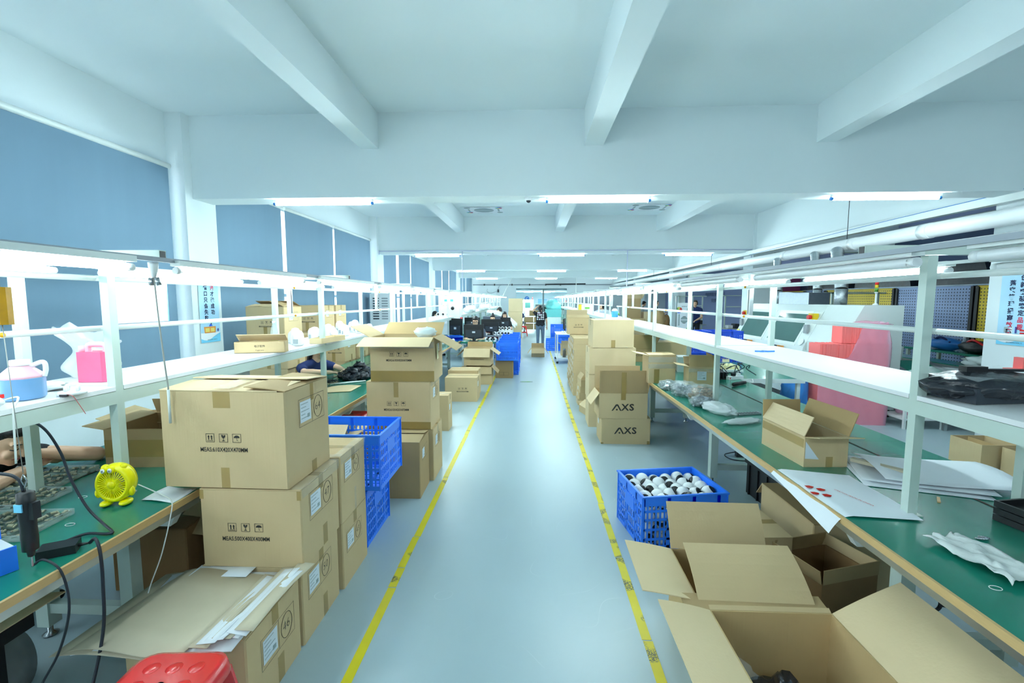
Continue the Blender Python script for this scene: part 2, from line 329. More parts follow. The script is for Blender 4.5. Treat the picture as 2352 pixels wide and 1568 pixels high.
struct('wall_far', far, 'wall_paint'); struct('trim_1', MB().box(-4.4, 5.7, 31.6, 54, 2.5, 2.6), 'ceiling_paint', 'low white ceiling of the room beyond the end wall opening')
n = 2
for k, yb in enumerate(YB):
    struct('trim_%d' % n, MB().box(-4.2, 9.0, yb, yb + 0.34, 2.88, CZ), 'ceiling_paint', 'deep white concrete beam crossing the ceiling'); n += 1
for x0, x1 in ((-1.97, -1.77), (0.572, 0.784), (3.11, 3.315)):
    struct('trim_%d' % n, MB().box(x0, x1, -8, 31.4, 3.42, CZ), 'ceiling_paint', 'shallow white ceiling beam running along the aisle'); n += 1
struct('trim_%d' % n, MB().box(5.56, 5.84, -8, 31.4, 2.92, CZ), 'ceiling_paint', 'white beam over the right hand columns'); n += 1
for k in range(-2, 4):
    struct('trim_%d' % n, MB().box(-4.2, -4.0, 5.2 + BAY * k, 5.7 + BAY * k, 0, CZ), 'wall_paint', 'white square column on the window wall'); n += 1
for k in range(-2, 4):
    struct('trim_%d' % n, MB().box(5.5, 6.0, 5.25 + BAY * k, 5.78 + BAY * k, 0, CZ), 'wall_paint', 'white square column right of the aisle'); n += 1
# windows behind the blinds
for k in range(-1, 5):
    y0, y1 = 5.8 + BAY * (k - 1), 5.1 + BAY * k
    w = MB(); ms = [y0, y0 + (y1 - y0) * 0.29, y0 + (y1 - y0) * 0.645, y1]
    for m_ in ms: w.box(-4.32, -4.24, m_ - 0.035, m_ + 0.035, 0.93, 3.24)
    for z_ in (0.93, 1.75, 3.19): w.box(-4.32, -4.24, y0, y1, z_, z_ + 0.05)
    o = struct('window_%d' % (k + 2), w, 'white_metal')
    for a, b in zip(ms, ms[1:]):
        for z0, z1 in ((0.98, 1.75), (1.8, 3.19)): MB().box(-4.29, -4.28, a + 0.035, b - 0.035, z0, z1).build('pane', 'glass', o)
# roller blinds on the left wall
def blind(y0, y1, label, zb=1.0, x=-4.11, m='blind_fabric', zt=3.2, group=None):
    t = thing('roller_blind', label, 'blind', (x, (y0 + y1) / 2, zb), 0, group); L = y1 - y0
    MB().cyl((0, -L / 2 - 0.02, zt - zb), (0, L / 2 + 0.02, zt - zb), 0.03, n=10).build('roller', 'white_metal', t)
    s = 1 if x < 0 else -1
    MB().sheet(lambda u, v: (s * (0.012 * math.sin(u * L * 7 + y0 * 3) + 0.012 * math.sin(u * L * 2.3 + y0)) * (1 - 0.6 * v), -L / 2 + u * L, v * (zt - zb)), 40, 6).build('fabric', m, t)
    MB().box(-0.012, 0.012, -L / 2, L / 2, -0.03, 0.01).build('bottom_bar', 'white_metal', t)
    return t
bl = [(1.9, 5.1, 'wide blue-grey roller blind nearest the camera on the left wall'), (5.82, 7.41, 'blue-grey roller blind just past the poster column, behind the stacked cartons'),
      (7.52, 9.36, 'blue-grey roller blind in the middle of the second window bay'), (9.42, 11.5, 'blue-grey roller blind beside the air conditioner cabinet'),
      (12.3, 13.68, 'narrow blue-grey blind first in the third window bay'), (13.96, 15.26, 'narrow blue-grey blind in the middle of the third window bay'), (15.36, 18.05, 'blue-grey blind last in the third window bay'),
      (18.9, 20.6, 'far blue-grey blind first in the fourth window bay'), (20.75, 22.4, 'far blue-grey blind in the middle of the fourth window bay'), (22.5, 24.5, 'far blue-grey blind last in the fourth window bay'),
      (25.6, 28, 'grey blind first in the last window bay'), (28.2, 30.9, 'grey blind at the far corner by the end wall')]
for a, b, l in bl: blind(a, b, l)
for i, (a, b) in enumerate(((2.2, 6.5), (6.7, 12.5))):
    blind(a, b, ['dark navy blind high on the right wall nearest the camera', 'dark navy blind high on the right wall above the yellow panels'][i], 2.0, 8.93, 'blind_dark', 3.4)

# ------------------------------------------------------------------ lamps
def lamp(label, c, axis, m, group, L=1.2, r=0.018, batten=True, cap='tape_blue', name='tube_light', bw=.013):
    t = thing(name, label, 'lamp', c, 0, group)
    e = Vector((1, 0, 0)) if axis == 'x' else Vector((0, 1, 0))
    MB().cyl(-e * (L / 2 - 0.03), e * (L / 2 - 0.03), r, n=7, cap=False).build('tube', m, t)
    for s in (-1, 1): MB().cyl(e * s * (L / 2 - 0.03), e * s * (L / 2), r * 0.95, n=10).build('end_cap', cap, t)
    if batten:
        b = MB(); w = Vector((0, 1, 0)) if axis == 'x' else Vector((1, 0, 0)); h = bw
        b.box(*( (-L / 2, L / 2, -h, h) if axis == 'x' else (-h, h, -L / 2, L / 2)), r + 0.004, r + 0.03); b.build('batten', 'white_metal', t)
    return t
rows = ['nearest', 'second', 'third', 'farthest']
for k in range(-1, 4):
    for j, xc in enumerate((-2.48, 0.75, 3.95)):
        pos = ['left of the aisle', 'above the aisle', 'right of the aisle'][j]
        lb = 'lit ceiling tube lamp on the %s crossbeam, %s' % (rows[k], pos) if k >= 0 else 'lit ceiling tube lamp on a crossbeam behind the viewer, %s, row %s' % (pos, ORD[-1 - k])
        lamp(lb, (xc, 5.32 + BAY * k + 0.09, 2.832), 'x', 'tube_ceiling', 'ceiling tube lamps')
for j, xc in enumerate((-2.48, 0.75, 3.95)): lamp('lit tube lamp under the ceiling before the end wall, %s' % ['left', 'middle', 'right'][j], (xc, 28.4, 3.77), 'x', 'tube_ceiling', 'ceiling tube lamps')  # unseen lamps added behind the beam to brighten the end wall
for k, y in enumerate((4.0, 10.5, 17.0)): lamp('dim tube lamp above the machine bay, %s from the front' % ORD[k], (7.2, y, 3.772), 'y', 'tube_side', 'machine bay lamps')
def rack_row(x, z, starts, side, row, off=()):
    for i, y in enumerate(starts):
        lb = '%s tube lamp %s the %s rack, %s from the front' % ('unlit' if i in off else 'lit', row, side, ORD[i])
        lamp(lb, (x, y + 0.61, z), 'y', 'off_tube' if i in off else 'tube_rack', 'tube lamps on the %s rack' % side, 1.22, 0.017 if i not in off else 0.02, cap='white_plastic', bw=.024)
rack_row(-1.70, 1.838, [0.66 + 1.455 * i for i in range(20)], 'left', 'along the aisle rail of')  # farthest lamps of all four rows added to brighten the end wall
rack_row(-2.36, 1.845, [0.95 + 1.455 * i for i in range(19)], 'left', 'along the window rail of')
rack_row(1.42, 1.838, [0.33 + 1.435 * i for i in range(20)], 'right', 'along the aisle rail of', (0, 1, 2))
rack_row(2.08, 1.845, [0.95 + 1.435 * i for i in range(19)], 'right', 'along the machine side rail of', (0,))
for i, (x, y) in enumerate(((-0.5, 43), (1.6, 43), (-0.4, 47), (1.4, 48))):
    t = thing('panel_lamp', 'lit square ceiling panel in the far room, %s %s' % (['nearer', 'nearer', 'farther', 'farther'][i], ['left', 'right', 'left', 'right'][i]), 'lamp', (x, y, 2.47), 0, 'far room panel lamps')
    MB().box(-0.5, 0.5, -0.6, 0.6, 0.005, 0.03).build('frame', 'white_metal', t); MB().box(-0.46, 0.46, -0.56, 0.56, -0.01, 0.005).build('diffuser', 'panel_light', t)

# ------------------------------------------------------------------ assembly lines
def assembly_line(label, s, xe, xp, xr, xb, ys, y0, y1, shelf=True, bench=True, rails=True):
    """s=-1 left of the aisle, +1 right; xe aisle edge, xp aisle posts, xr rear posts, xb rear edge (all positive)."""
    L = Vector((s * xp, ys[0], 0)); t = thing('assembly_line', label, 'workbench', L)
    def B(mb, name, m, par=t): o = mb.build(name, m, par); o.location = -L if par is t else (0, 0, 0); return o
    def X(a): return s * a
    def bx(mb, xa, xb_, ya, yb, za, zb): mb.box(min(X(xa), X(xb_)), max(X(xa), X(xb_)), ya, yb, za, zb); return mb
    H = 0.75
    cuts = [y0] + [(a + b) / 2 for a, b in zip(ys, ys[1:])] + [y1]
    if bench:
        for a, b in zip(cuts, cuts[1:]):
            B(bx(MB(), xe + 0.006, xb, a + 0.0015, b - 0.0015, H - 0.03, H), 'table_top', 'mat_green')
            B(bx(MB(), xe - 0.006, xe + 0.006, a, b, H - 0.03, H + 0.001), 'edge_strip', 'wood_edge')
            g = MB(); bx(g, xr - 0.036, xr - 0.026, a, b, H, H + 0.003); B(g, 'groove_strip', 'concrete_dark')
        f = MB(); bx(f, xe + 0.02, xe + 0.05, y0, y1, H - 0.075, H - 0.03); B(f, 'front_apron', 'alu')
        f = MB(); bx(f, xb - 0.05, xb - 0.02, y0, y1, H - 0.075, H - 0.03); B(f, 'rear_apron', 'rack_paint')
        for y in ys:
            for x in (xp, xr):
                lg = B(bx(MB(), x - 0.032, x + 0.032, y - 0.032, y + 0.032, 0.06, H - 0.03), 'leg', 'rack_paint')
                mb = MB(); mb.lathe([(0.03, 0.0), (0.034, 0.008), (0.012, 0.02), (0.012, 0.06)], 12, (X(x), y, 0)); B(mb, 'levelling_foot', 'steel', lg)
            B(bx(MB(), xp + 0.032, xr - 0.032, y - 0.022, y + 0.022, 0.13, 0.18), 'stretcher', 'rack_paint')
            B(bx(MB(), xe + 0.05, xb - 0.05, y - 0.02, y + 0.02, H - 0.08, H - 0.03), 'table_bearer', 'rack_paint')
            mb = MB(); mb.add([(X(xe + 0.05), y - 0.021, H - 0.08), (X(xe + 0.09), y - 0.021, H - 0.15), (X(xp), y - 0.021, H - 0.15), (X(xp), y - 0.021, H - 0.08), (X(xe + 0.05), y + 0.021, H - 0.08), (X(xe + 0.09), y + 0.021, H - 0.15), (X(xp), y + 0.021, H - 0.15), (X(xp), y + 0.021, H - 0.08)], BOXF); B(mb, 'bracket', 'white_metal')
    zb = H if bench else 0.0
    for y in ys:
        for x in (xp, xr):
            p = B(bx(MB(), x - 0.02, x + 0.02, y - 0.02, y + 0.02, zb, 1.885), 'post', 'rack_paint')
            if bench: B(bx(MB(), x - 0.035, x + 0.035, y - 0.035, y + 0.035, zb, zb + 0.006), 'foot_plate', 'rack_paint', p)
        cb = MB(); bx(cb, xp - 0.28, xr + 0.30, y - 0.02, y + 0.02, 1.888, 1.928); c = B(cb, 'cross_bar', 'rack_paint')
        e = MB(); bx(e, xp - 0.281, xp - 0.2795, y - 0.016, y + 0.016, 1.892, 1.924); B(e, 'tube_mouth', 'black_plastic', c)
    for a, b in zip(ys, ys[1:] + [y1]):
        if shelf:
            B(bx(MB(), xp - 0.022, xr + 0.022, a + 0.022, b - 0.022, 1.268, 1.288), 'shelf_board', 'shelf_white')
            B(bx(MB(), xp - 0.02, xp + 0.01, a + 0.02, b - 0.02, 1.205, 1.266), 'shelf_beam', 'rack_paint')
            B(bx(MB(), xr - 0.01, xr + 0.02, a + 0.02, b - 0.02, 1.205, 1.266), 'shelf_beam', 'rack_paint')
        if rails:
            ym = min((a + b) / 2 - 0.25, y1 - 0.2)
            for z in (1.565, 1.80): B(MB().cyl((X(xp + 0.045), a - 0.02, z), (X(xp + 0.045), b - 0.02, z), 0.0135, n=10), 'hanging_rail', 'white_metal')
    if shelf:   # stub towards the viewer
        B(bx(MB(), xp - 0.022, xr + 0.022, y0, ys[0] - 0.022, 1.268, 1.288), 'shelf_board', 'shelf_white')
        B(bx(MB(), xp - 0.02, xp + 0.01, y0, ys[0] - 0.02, 1.205, 1.266), 'shelf_beam', 'rack_paint')
    if rails:
        for z in (1.565, 1.80): B(MB().cyl((X(xp + 0.045), y0, z), (X(xp + 0.045), ys[0] - 0.02, z), 0.0135, n=10), 'hanging_rail', 'white_metal')
        for y in [yy - 0.42 for yy in ys]:
            v = B(bx(MB(), xp + 0.06, xp + 0.09, y - 0.02, y + 0.02, 1.55, 1.90), 'upright_profile', 'alu')
            B(bx(MB(), xp + 0.0585, xp + 0.06, y - 0.005, y + 0.005, 1.585, 1.78), 'profile_slot', 'black_plastic', v)
            for z in (1.565, 1.80): B(MB().lathe([(0.010, 0), (0.010, 0.006), (0.004, 0.011)], 8, M=Matrix.Translation((X(xp + 0.032), y, z)) @ Matrix.Rotation(-s * math.pi / 2, 4, 'Y')), 'bolt', 'gold_wrap', v)
    ch = MB(); bx(ch, xp - 0.30 + 0.0, xp - 0.27 + 0.0, y0, y1 + 0.6, 1.873, 1.893)
    B(ch, 'lamp_channel', 'grey_paint')
    ch = MB(); bx(ch, xr - 0.11, xr - 0.08, y0, y1 + 0.6, 1.873, 1.888); B(ch, 'lamp_channel', 'white_metal')
    return t
YL = [2.07 + 2.17 * k for k in range(5)]; YR = [2.03 + 2.155 * k for k in range(4)]
assembly_line('long left workbench with green mats, white shelf and lamp rack, nearest the camera', -1, 1.67, 2.0, 2.45, 2.80, YL, 0.75, 11.5)
assembly_line('long right workbench with green mats, white shelf and lamp rack, nearest the camera', 1, 1.365, 1.68, 2.15, 2.49, YR, 0.75, 9.4)
assembly_line('distant left rack of white posts beyond the monitors', -1, 1.67, 2.0, 2.45, 2.80, [12.9 + 2.17 * k for k in range(8)], 12.4, 29.6)
assembly_line('distant right rack of white posts behind the big cartons', 1, 1.365, 1.68, 2.15, 2.49, [10.6 + 2.155 * k for k in range(9)], 10.2, 29.6)
# ------------------------------------------------------------------ cartons
def plate(mb, rects):          # flat outline frames on the xz plane (facing -y): x0,x1,z0,z1,line
    for x0, x1, z0, z1, t in rects:
        for a, b, c, d in ((x0, x1, z0, z0 + t), (x0, x1, z1 - t, z1), (x0, x0 + t, z0, z1), (x1 - t, x1, z0, z1)):
            mb.add([(a, 0, c), (b, 0, c), (b, 0, d), (a, 0, d)], [(0, 1, 2, 3)])
    return mb
def poly(mb, pts): return mb.add([(a, 0, b) for a, b in pts], [tuple(range(len(pts)))])
ICONS = {}
def icon_mesh(i, s, m='ink'):
    if (i, s, m) in ICONS: return ICONS[(i, s, m)]
    mb = plate(MB(), [(-s, s, -s, s, s * 0.09)]); q = lambda *p: poly(mb, [(a * s, b * s) for a, b in p])
    if i == 0:
        for dx in (-0.35, 0.35):
            q((dx - 0.12, -0.45), (dx + 0.12, -0.45), (dx + 0.12, 0.2), (dx - 0.12, 0.2)); q((dx - 0.28, 0.2), (dx + 0.28, 0.2), (dx, 0.65))
        q((-0.7, -0.72), (0.7, -0.72), (0.7, -0.6), (-0.7, -0.6))
    elif i == 1:
        q((-0.5, 0.75), (-0.42, 0.25), (-0.15, -0.05), (0.15, -0.05), (0.42, 0.25), (0.5, 0.75), (0.15, 0.6), (0.0, 0.35), (-0.1, 0.7)); q((-0.07, -0.55), (0.07, -0.55), (0.07, -0.05), (-0.07, -0.05)); q((-0.4, -0.72), (0.4, -0.72), (0.2, -0.55), (-0.2, -0.55))
    else:
        q(*[(0.7 * math.cos(math.pi * k / 10), 0.05 + 0.6 * math.sin(math.pi * k / 10)) for k in range(11)]); q((-0.04, -0.55), (0.04, -0.55), (0.04, 0.1), (-0.04, 0.1)); q((0.04, -0.6), (0.22, -0.6), (0.22, -0.5), (0.04, -0.5)); q((0.16, -0.5), (0.22, -0.5), (0.22, -0.38), (0.16, -0.38))
    ICONS[(i, s, m)] = mb.mesh('icon', m); return ICONS[(i, s, m)]
def on_face(side, w, d, a, z, e=0.0012):
    return {'F': (a, -d / 2 - e, z), 'R': (w / 2 + e, a, z), 'L': (-w / 2 - e, -a, z), 'B': (-a, d / 2 + e, z)}[side]
FZ = {'F': 0, 'R': math.pi / 2, 'L': -math.pi / 2, 'B': math.pi}
LBL = {}
def label_parts(t, side, w, d, a, z, num=None, sc=1.0, plain=False):
    """white dispatch label in a printed double frame, with a hand-written number"""
    k = (round(sc, 2), plain)
    if k not in LBL:
        fr = plate(MB(), [(-0.13 * sc, 0.002, -0.07 * sc, 0.07 * sc, 0.002), (0, 0.13 * sc, -0.07 * sc, 0.07 * sc, 0.002)]).mesh('print_frame', 'pen')
        lb = MB().add([(-0.118 * sc, 0, -0.05 * sc), (-0.012 * sc, 0, -0.05 * sc), (-0.012 * sc, 0, 0.056 * sc), (-0.118 * sc, 0, 0.056 * sc)], [(0, 1, 2, 3)]).mesh('dispatch_label', 'label_white')
        ln = MB()
        for j, (x0, x1) in enumerate(((-0.11, -0.04), (-0.11, -0.06), (-0.11, -0.03), (-0.11, -0.07), (-0.11, -0.045))): ln.add([(x0 * sc, 0, (0.04 - j * 0.018) * sc), (x1 * sc, 0, (0.04 - j * 0.018) * sc), (x1 * sc, 0, (0.044 - j * 0.018) * sc), (x0 * sc, 0, (0.044 - j * 0.018) * sc)], [(0, 1, 2, 3)])
        ln.add([(-0.05 * sc, 0, -0.035 * sc), (-0.025 * sc, 0, -0.035 * sc), (-0.025 * sc, 0, -0.015 * sc), (-0.05 * sc, 0, -0.015 * sc)], [(0, 1, 2, 3)])
        LBL[k] = (fr, lb, ln.mesh('print_lines', 'grey_print'))
    fr, lb, ln = LBL[k]; r = (0, 0, FZ[side])
    if not plain: link('print_frame', fr, t, on_face(side, w, d, a, z), r)
    l = link('dispatch_label', lb, t, on_face(side, w, d, a, z, 0.0018), r); link('print_lines', ln, l, (0, -0.0006, 0))
    if num:
        o = MB(); o.tube([(0.065 * sc + 0.045 * sc * math.cos(q * 0.4), 0, 0.058 * sc * math.sin(q * 0.4)) for q in range(16)], 0.0011, 4, True); rg = o.build('pen_ring', 'pen', t, on_face(side, w, d, a, z), r)
        text(num, 0.06 * sc, 'pen', t, on_face(side, w, d, a + 0.063 * sc, z), side, -0.001)
def marks(t, side, w, d, a, z, txt, sc=1.0):
    for i in range(3): link('icon', icon_mesh(i, round(0.021 * sc, 4)), t, on_face(side, w, d, a + (i - 1) * 0.066 * sc, z), (0, 0, FZ[side]))
    text(txt, 0.030 * sc, 'ink', t, on_face(side, w, d, a, z - 0.058 * sc), side, 0.0004, 'lettering', 0.78)
def strip(t, side, w, d, a, z0, z1, wd=0.05, m='packing_tape'):
    p = on_face(side, w, d, a, 0, 0.0008); MB().add([(-wd / 2, 0, z0), (wd / 2, 0, z0), (wd / 2, 0, z1), (-wd / 2, 0, z1)], [(0, 1, 2, 3)]).build('tape_strip', m, t, p, (0, 0, FZ[side]))
def flap(t, side, w, d, h, ang, L, m='card', curl=0.0, i0=0.0, i1=0.0, taper=0.0, roll=0.0):
    """ang 0 lies closed over the box, 90 stands up, 180 folded out level, 270 hangs down"""
    n = {'F': Vector((0, 1, 0)), 'B': Vector((0, -1, 0)), 'L': Vector((1, 0, 0)), 'R': Vector((-1, 0, 0))}[side]
    org, e, W_ = {'F': (Vector((-w / 2, -d / 2, h)), Vector((1, 0, 0)), w), 'B': (Vector((w / 2, d / 2, h)), Vector((-1, 0, 0)), w), 'L': (Vector((-w / 2, d / 2, h)), Vector((0, -1, 0)), d), 'R': (Vector((w / 2, -d / 2, h)), Vector((0, 1, 0)), d)}[side]
    th = 0.0045; N = 5; up = Vector((0, 0, 1)); top = []; bot = []
    p = Vector((0, 0, 0)); a = math.radians(ang); c = math.radians(curl) / N
    for k in range(N + 1):
        dr = n * math.cos(a) + up * math.sin(a); nm = -n * math.sin(a) + up * math.cos(a)
        ta = taper * k / N; ro = roll * k / N
        for q, u in enumerate((i0 + 0.002 + ta, W_ - i1 - 0.002 - ta)):
            b = org + e * u + p + nm * (ro if q else -ro) + up * 0.0012; top.append(b + nm * th); bot.append(b)
        p = p + dr * (L / N); a += c
    v = top + bot; o = len(top); f = []
    for k in range(N):
        i = 2 * k; f += [(i, i + 1, i + 3, i + 2), (o + i, o + i + 2, o + i + 3, o + i + 1), (i, i + 2, o + i + 2, o + i), (i + 1, o + i + 1, o + i + 3, i + 3)]
    f += [(0, o, o + 1, 1), (2 * N, 2 * N + 1, o + 2 * N + 1, o + 2 * N)]
    return MB().add(v, f).build('flap', m, t)
CBODY = {}
def carton(label, cx, cy, z, w, d, h, rz=0, m='card', opened=False, flaps=None, group=None, cat='box', name='carton', seam='x', top_tape=True):
    t = thing(name, label, cat, (cx, cy, z), rz, group); k = (w, d, h, m, opened)
    if k not in CBODY:
        b = MB(); T = 0.006
        if opened:
            b.box(-w / 2, w / 2, -d / 2, d / 2, 0, T)
            for a in ((-w / 2, w / 2, -d / 2, -d / 2 + T), (-w / 2, w / 2, d / 2 - T, d / 2), (-w / 2, -w / 2 + T, -d / 2 + T, d / 2 - T), (w / 2 - T, w / 2, -d / 2 + T, d / 2 - T)): b.box(*a, T, h)
        else: # a slightly bulging closed box with softened vertical edges
            c = 0.006; ring = [(-w / 2 + c, -d / 2), (w / 2 - c, -d / 2), (w / 2, -d / 2 + c), (w / 2, d / 2 - c), (w / 2 - c, d / 2), (-w / 2 + c, d / 2), (-w / 2, d / 2 - c), (-w / 2, -d / 2 + c)]
            b.prism(ring, 0, h)
        CBODY[k] = b.mesh('carton_body', m)
    link('carton_body', CBODY[k], t)
    if flaps is None and not opened: flaps = [('F', 0.4, d / 2), ('B', 0.4, d / 2)] if seam == 'x' else [('L', 0.4, w / 2), ('R', 0.4, w / 2)]
    for f in flaps or []: flap(t, f[0], w, d, h, f[1], f[2], *( [m] if len(f) < 4 or f[3] is None else [f[3]]), **(f[4] if len(f) > 4 else {}))
    if top_tape and not opened:
        q = h + 0.008
        if seam == 'x':
            MB().add([(-w / 2, -0.025, q), (w / 2, -0.025, q), (w / 2, 0.025, q), (-w / 2, 0.025, q)], [(0, 1, 2, 3)]).build('tape_strip', 'packing_tape', t)
            strip(t, 'R', w, d, 0, h - 0.07, h + 0.006); strip(t, 'L', w, d, 0, h - 0.07, h + 0.006)
        else:
            MB().add([(-0.025, -d / 2, q), (0.025, -d / 2, q), (0.025, d / 2, q), (-0.025, d / 2, q)], [(0, 1, 2, 3)]).build('tape_strip', 'packing_tape', t)
            strip(t, 'F', w, d, 0, h - 0.07, h + 0.006)
    return t
def crumple_tape(t, w, d, h, edge='R', seed=0):   # torn clear tape along a top edge
    rnd = random.Random(seed)
    def fn(u, v):
        y = -d / 2 + u * d; q = (v - 0.5) * 0.10; r = 0.006 * rnd.random()
        return (w / 2 + 0.003 + r - max(0, q), y, h + 0.009 + r + min(0, q)) if edge == 'R' else (y / d * w, -d / 2 - 0.003 - r + max(0, q), h + 0.009 + r + min(0, q))
    MB().sheet(fn, 26, 4).build('clear_tape', 'clear_tape', t)
M61 = 'MEAS:610X420X470MM'; M50 = 'MEAS:500X400X400MM'
# --- left of the aisle, front stack
t = carton('sealed carton numbered 50 at the bottom of the front left stack', -1.365, 2.255, 0, 0.50, 0.41, 0.395); label_parts(t, 'R', 0.5, 0.41, -0.02, 0.27, '50'); strip(t, 'R', .5, .41, 0.03, 0, 0.12)
t = carton('sealed carton marked 500X400X400 in the middle of the front left stack', -1.352, 2.255, 0.403, 0.50, 0.41, 0.385)
marks(t, 'F', .5, .41, -0.03, 0.20, M50); label_parts(t, 'R', .5, .41, 0.0, 0.27, '47'); crumple_tape(t, .5, .41, .385, 'R', 2); strip(t, 'R', .5, .41, 0.03, 0, 0.11); strip(t, 'F', .5, .41, -.24, 0.34, .385, .02); strip(t, 'F', .5, .41, .24, .34, .385, .02)
t = carton('big carton marked 610X420X470 on top of the front left stack', -1.462, 2.265, 0.80, 0.62, 0.43, 0.468, -1, top_tape=False,
           flaps=[('L', 0, 0.2), ('R', 9, 0.2, 'card_dark', dict(curl=-9)), ('F', 4, 0.215, 'card_light', dict(curl=-2, i1=.035)), ('B', 8, 0.215, 'card_light', dict(curl=-5))])
marks(t, 'F', .62, .43, -0.0, 0.245, M61); strip(t, 'F', .62, .43, 0.0, 0.39, .468, .085); strip(t, 'F', .62, .43, 0.0, 0, .10, .042); label_parts(t, 'R', .62, .43, 0.03, 0.335, '64'); strip(t, 'R', .62, .43, .035, 0.0, 0.06); strip(t, 'R', .62, .43, .035, 0.38, 0.468, .035, 'packing_tape')
MB().sheet(lambda u, v: (-0.04 + 0.09 * u + v * 0.0, -0.215 + v * 0.2, 0.484 + 0.01 * v), 1, 3).build('tape_strip', 'packing_tape', t)
t = carton('carton numbered 46 holding up grey boards beside the red stool', -1.37, 1.825, 0, 0.50, 0.41, 0.365); label_parts(t, 'R', .5, .41, 0.02, 0.22, '46'); strip(t, 'R', .5, .41, .03, 0, .12)
t = carton('sealed carton numbered 43 under another one behind the front left stack', -1.31, 2.68, 0, 0.42, 0.38, 0.395); label_parts(t, 'R', .42, .38, -0.02, 0.255, '43', .9)
t = carton('sealed carton numbered 42 just left of the blue crates, upper of two', -1.312, 2.675, 0.403, 0.425, 0.38, 0.39); label_parts(t, 'R', .425, .38, -0.02, 0.29, '42', .9); crumple_tape(t, .425, .38, .39, 'R', 5); crumple_tape(t, .425, .38, .39, 'F', 6); strip(t, 'R', .425, .38, .02, 0, .14, .03, 'clear_tape')
# --- beside and behind the crates
t = carton('dark-faced carton with a torn wet label on the floor by the left tape', -1.255, 3.905, 0, 0.60, 0.37, 0.49, 1, m='card_dark', flaps=[('F', 6, 0.18, 'card'), ('B', 9, 0.19, 'card')], top_tape=False); label_parts(t, 'R', .6, .37, 0, .36, None, .8)
t = carton('carton at the foot of the tall open-topped left stack', -1.22, 4.32, 0, 0.60, 0.40, 0.49); label_parts(t, 'R', .6, .4, -.02, .36, '57', .85)
t = carton('middle carton of the tall left stack marked 610X420X470', -1.24, 4.315, 0.498, 0.60, 0.42, 0.44); marks(t, 'F', .6, .42, -.02, .24, M61); label_parts(t, 'R', .6, .42, 0, .32, '57', .85); crumple_tape(t, .6, .42, .44, 'R', 9); strip(t, 'F', .6, .42, -0.02, 0.3, .44, .045, 'packing_tape'); MB().box(-.3, .3, -.2112, -.2108, 0, .07).build('tape_strip', 'packing_tape', t)
t = carton('open carton with splayed flaps and a white bag atop the tall left stack', -1.20, 4.315, 0.946, 0.59, 0.42, 0.41, 1, opened=True,
           flaps=[('F', 193, 0.23, 'card_light', dict(curl=8, i0=-.05)), ('B', 146, 0.21, 'card_in', dict(curl=6)), ('R', 207, 0.24, 'card', dict(curl=6)), ('L', 150, 0.2, 'card')])
marks(t, 'F', .59, .42, -.03, .255, M61); label_parts(t, 'R', .59, .42, .04, .3, None, .7)
MB().box(-.295, .295, -.2112, -.2108, .0, .1).build('tape_strip', 'packing_tape', t); MB().box(-.295, .295, -.2116, -.2106, .31, .37).build('clear_tape', 'clear_tape', t)
MB().sheet(lambda u, v: (0.298 + 0.01 * v + 0.006 * math.sin(u * 6), -0.11 + u * 0.09 - 0.02 * v, 0.34 - v * 0.14), 3, 4).build('paper_tag', 'paper_cream', t)
t = carton('small carton standing alone on the floor past the tall left stack', -1.29, 5.87, 0, 0.42, 0.26, 0.46); label_parts(t, 'R', .42, .26, 0, .3, None, .7)
t = carton('carton with handling icons on the floor by the left tape line', -1.19, 7.66, 0, 0.54, 0.42, 0.40); marks(t, 'F', .54, .42, .03, .22, M61, .85); label_parts(t, 'R', .54, .42, 0, .28, None, .8)
t = carton('carton right behind the one with handling icons', -1.22, 8.1, 0, 0.54, 0.40, 0.45)
t = carton('lower carton of the open pair before the blue crates', -1.07, 9.2, 0, 0.52, 0.40, 0.36, opened=True, flaps=[('F', 250, 0.15), ('R', 225, 0.18), ('L', 200, .15), ('B', 120, .1)]); strip(t, 'F', .52, .4, 0, 0, .1)
t = carton('upper open carton tilted on the pair before the blue crates', -1.09, 9.16, 0.39, 0.53, 0.40, 0.34, -3, opened=True, flaps=[('F', 238, 0.19, 'card_light'), ('R', 215, 0.21, 'card_light'), ('L', 225, .22), ('B', 95, .1, 'card_in')])
text('MEAS:500X400X400MM', .028, 'ink', t, (0, -.2012, .12), 'F')
t = carton('brown carton under the front blue crate at the left tape', -0.61, 9.96, 0, 0.38, 0.36, 0.37, m='card_dark'); plate(MB(), [(-.1, -.01, .06, .13, .003), (-.01, .1, .06, .13, .003)]).build('print_frame', 'pen', t, (0, -.1812, 0))
# --- cartons stacked against the windows
def wallstack(cx, cy, ns, w, d, h, names, rz=0, openn=None, txt=None):
    for i in range(ns):
        last = i == ns - 1
        kw = dict(flaps=openn, top_tape=False) if (last and openn) else {}
        t = carton(names[i], cx + 0.012 * ((i * 7) % 3 - 1), cy, i * (h + 0.008), w, d, h, rz, **kw)
        marks(t, 'F', w, d, 0.02, h * .5, txt or M50, .9); label_parts(t, 'R', w, d, 0, h * .68, None, .85); strip(t, 'F', w, d, 0.0, 0, .14); strip(t, 'R', w, d, .04, 0, .09)
pos = ['at the bottom', 'second from the bottom', 'third from the bottom', 'on top']
wallstack(-3.42, 5.92, 4, .52, .42, .395, ['carton %s of the window stack beside the left poster' % p for p in pos], -2, [('F', 12, .2, 'card', dict(curl=-6)), ('B', 20, .22, 'card_dark'), ('R', 28, .2, 'card_dark', dict(curl=-20)), ('L', 4, .2)])
wallstack(-3.38, 6.42, 3, .50, .40, .395, ['carton %s of the low window stack behind the water bottle' % p for p in (pos[0], pos[1], pos[3])], 2)
wallstack(-3.50, 7.15, 4, .52, .40, .395, ['carton %s of the window stack left of the navy shadow' % p for p in pos], 0)
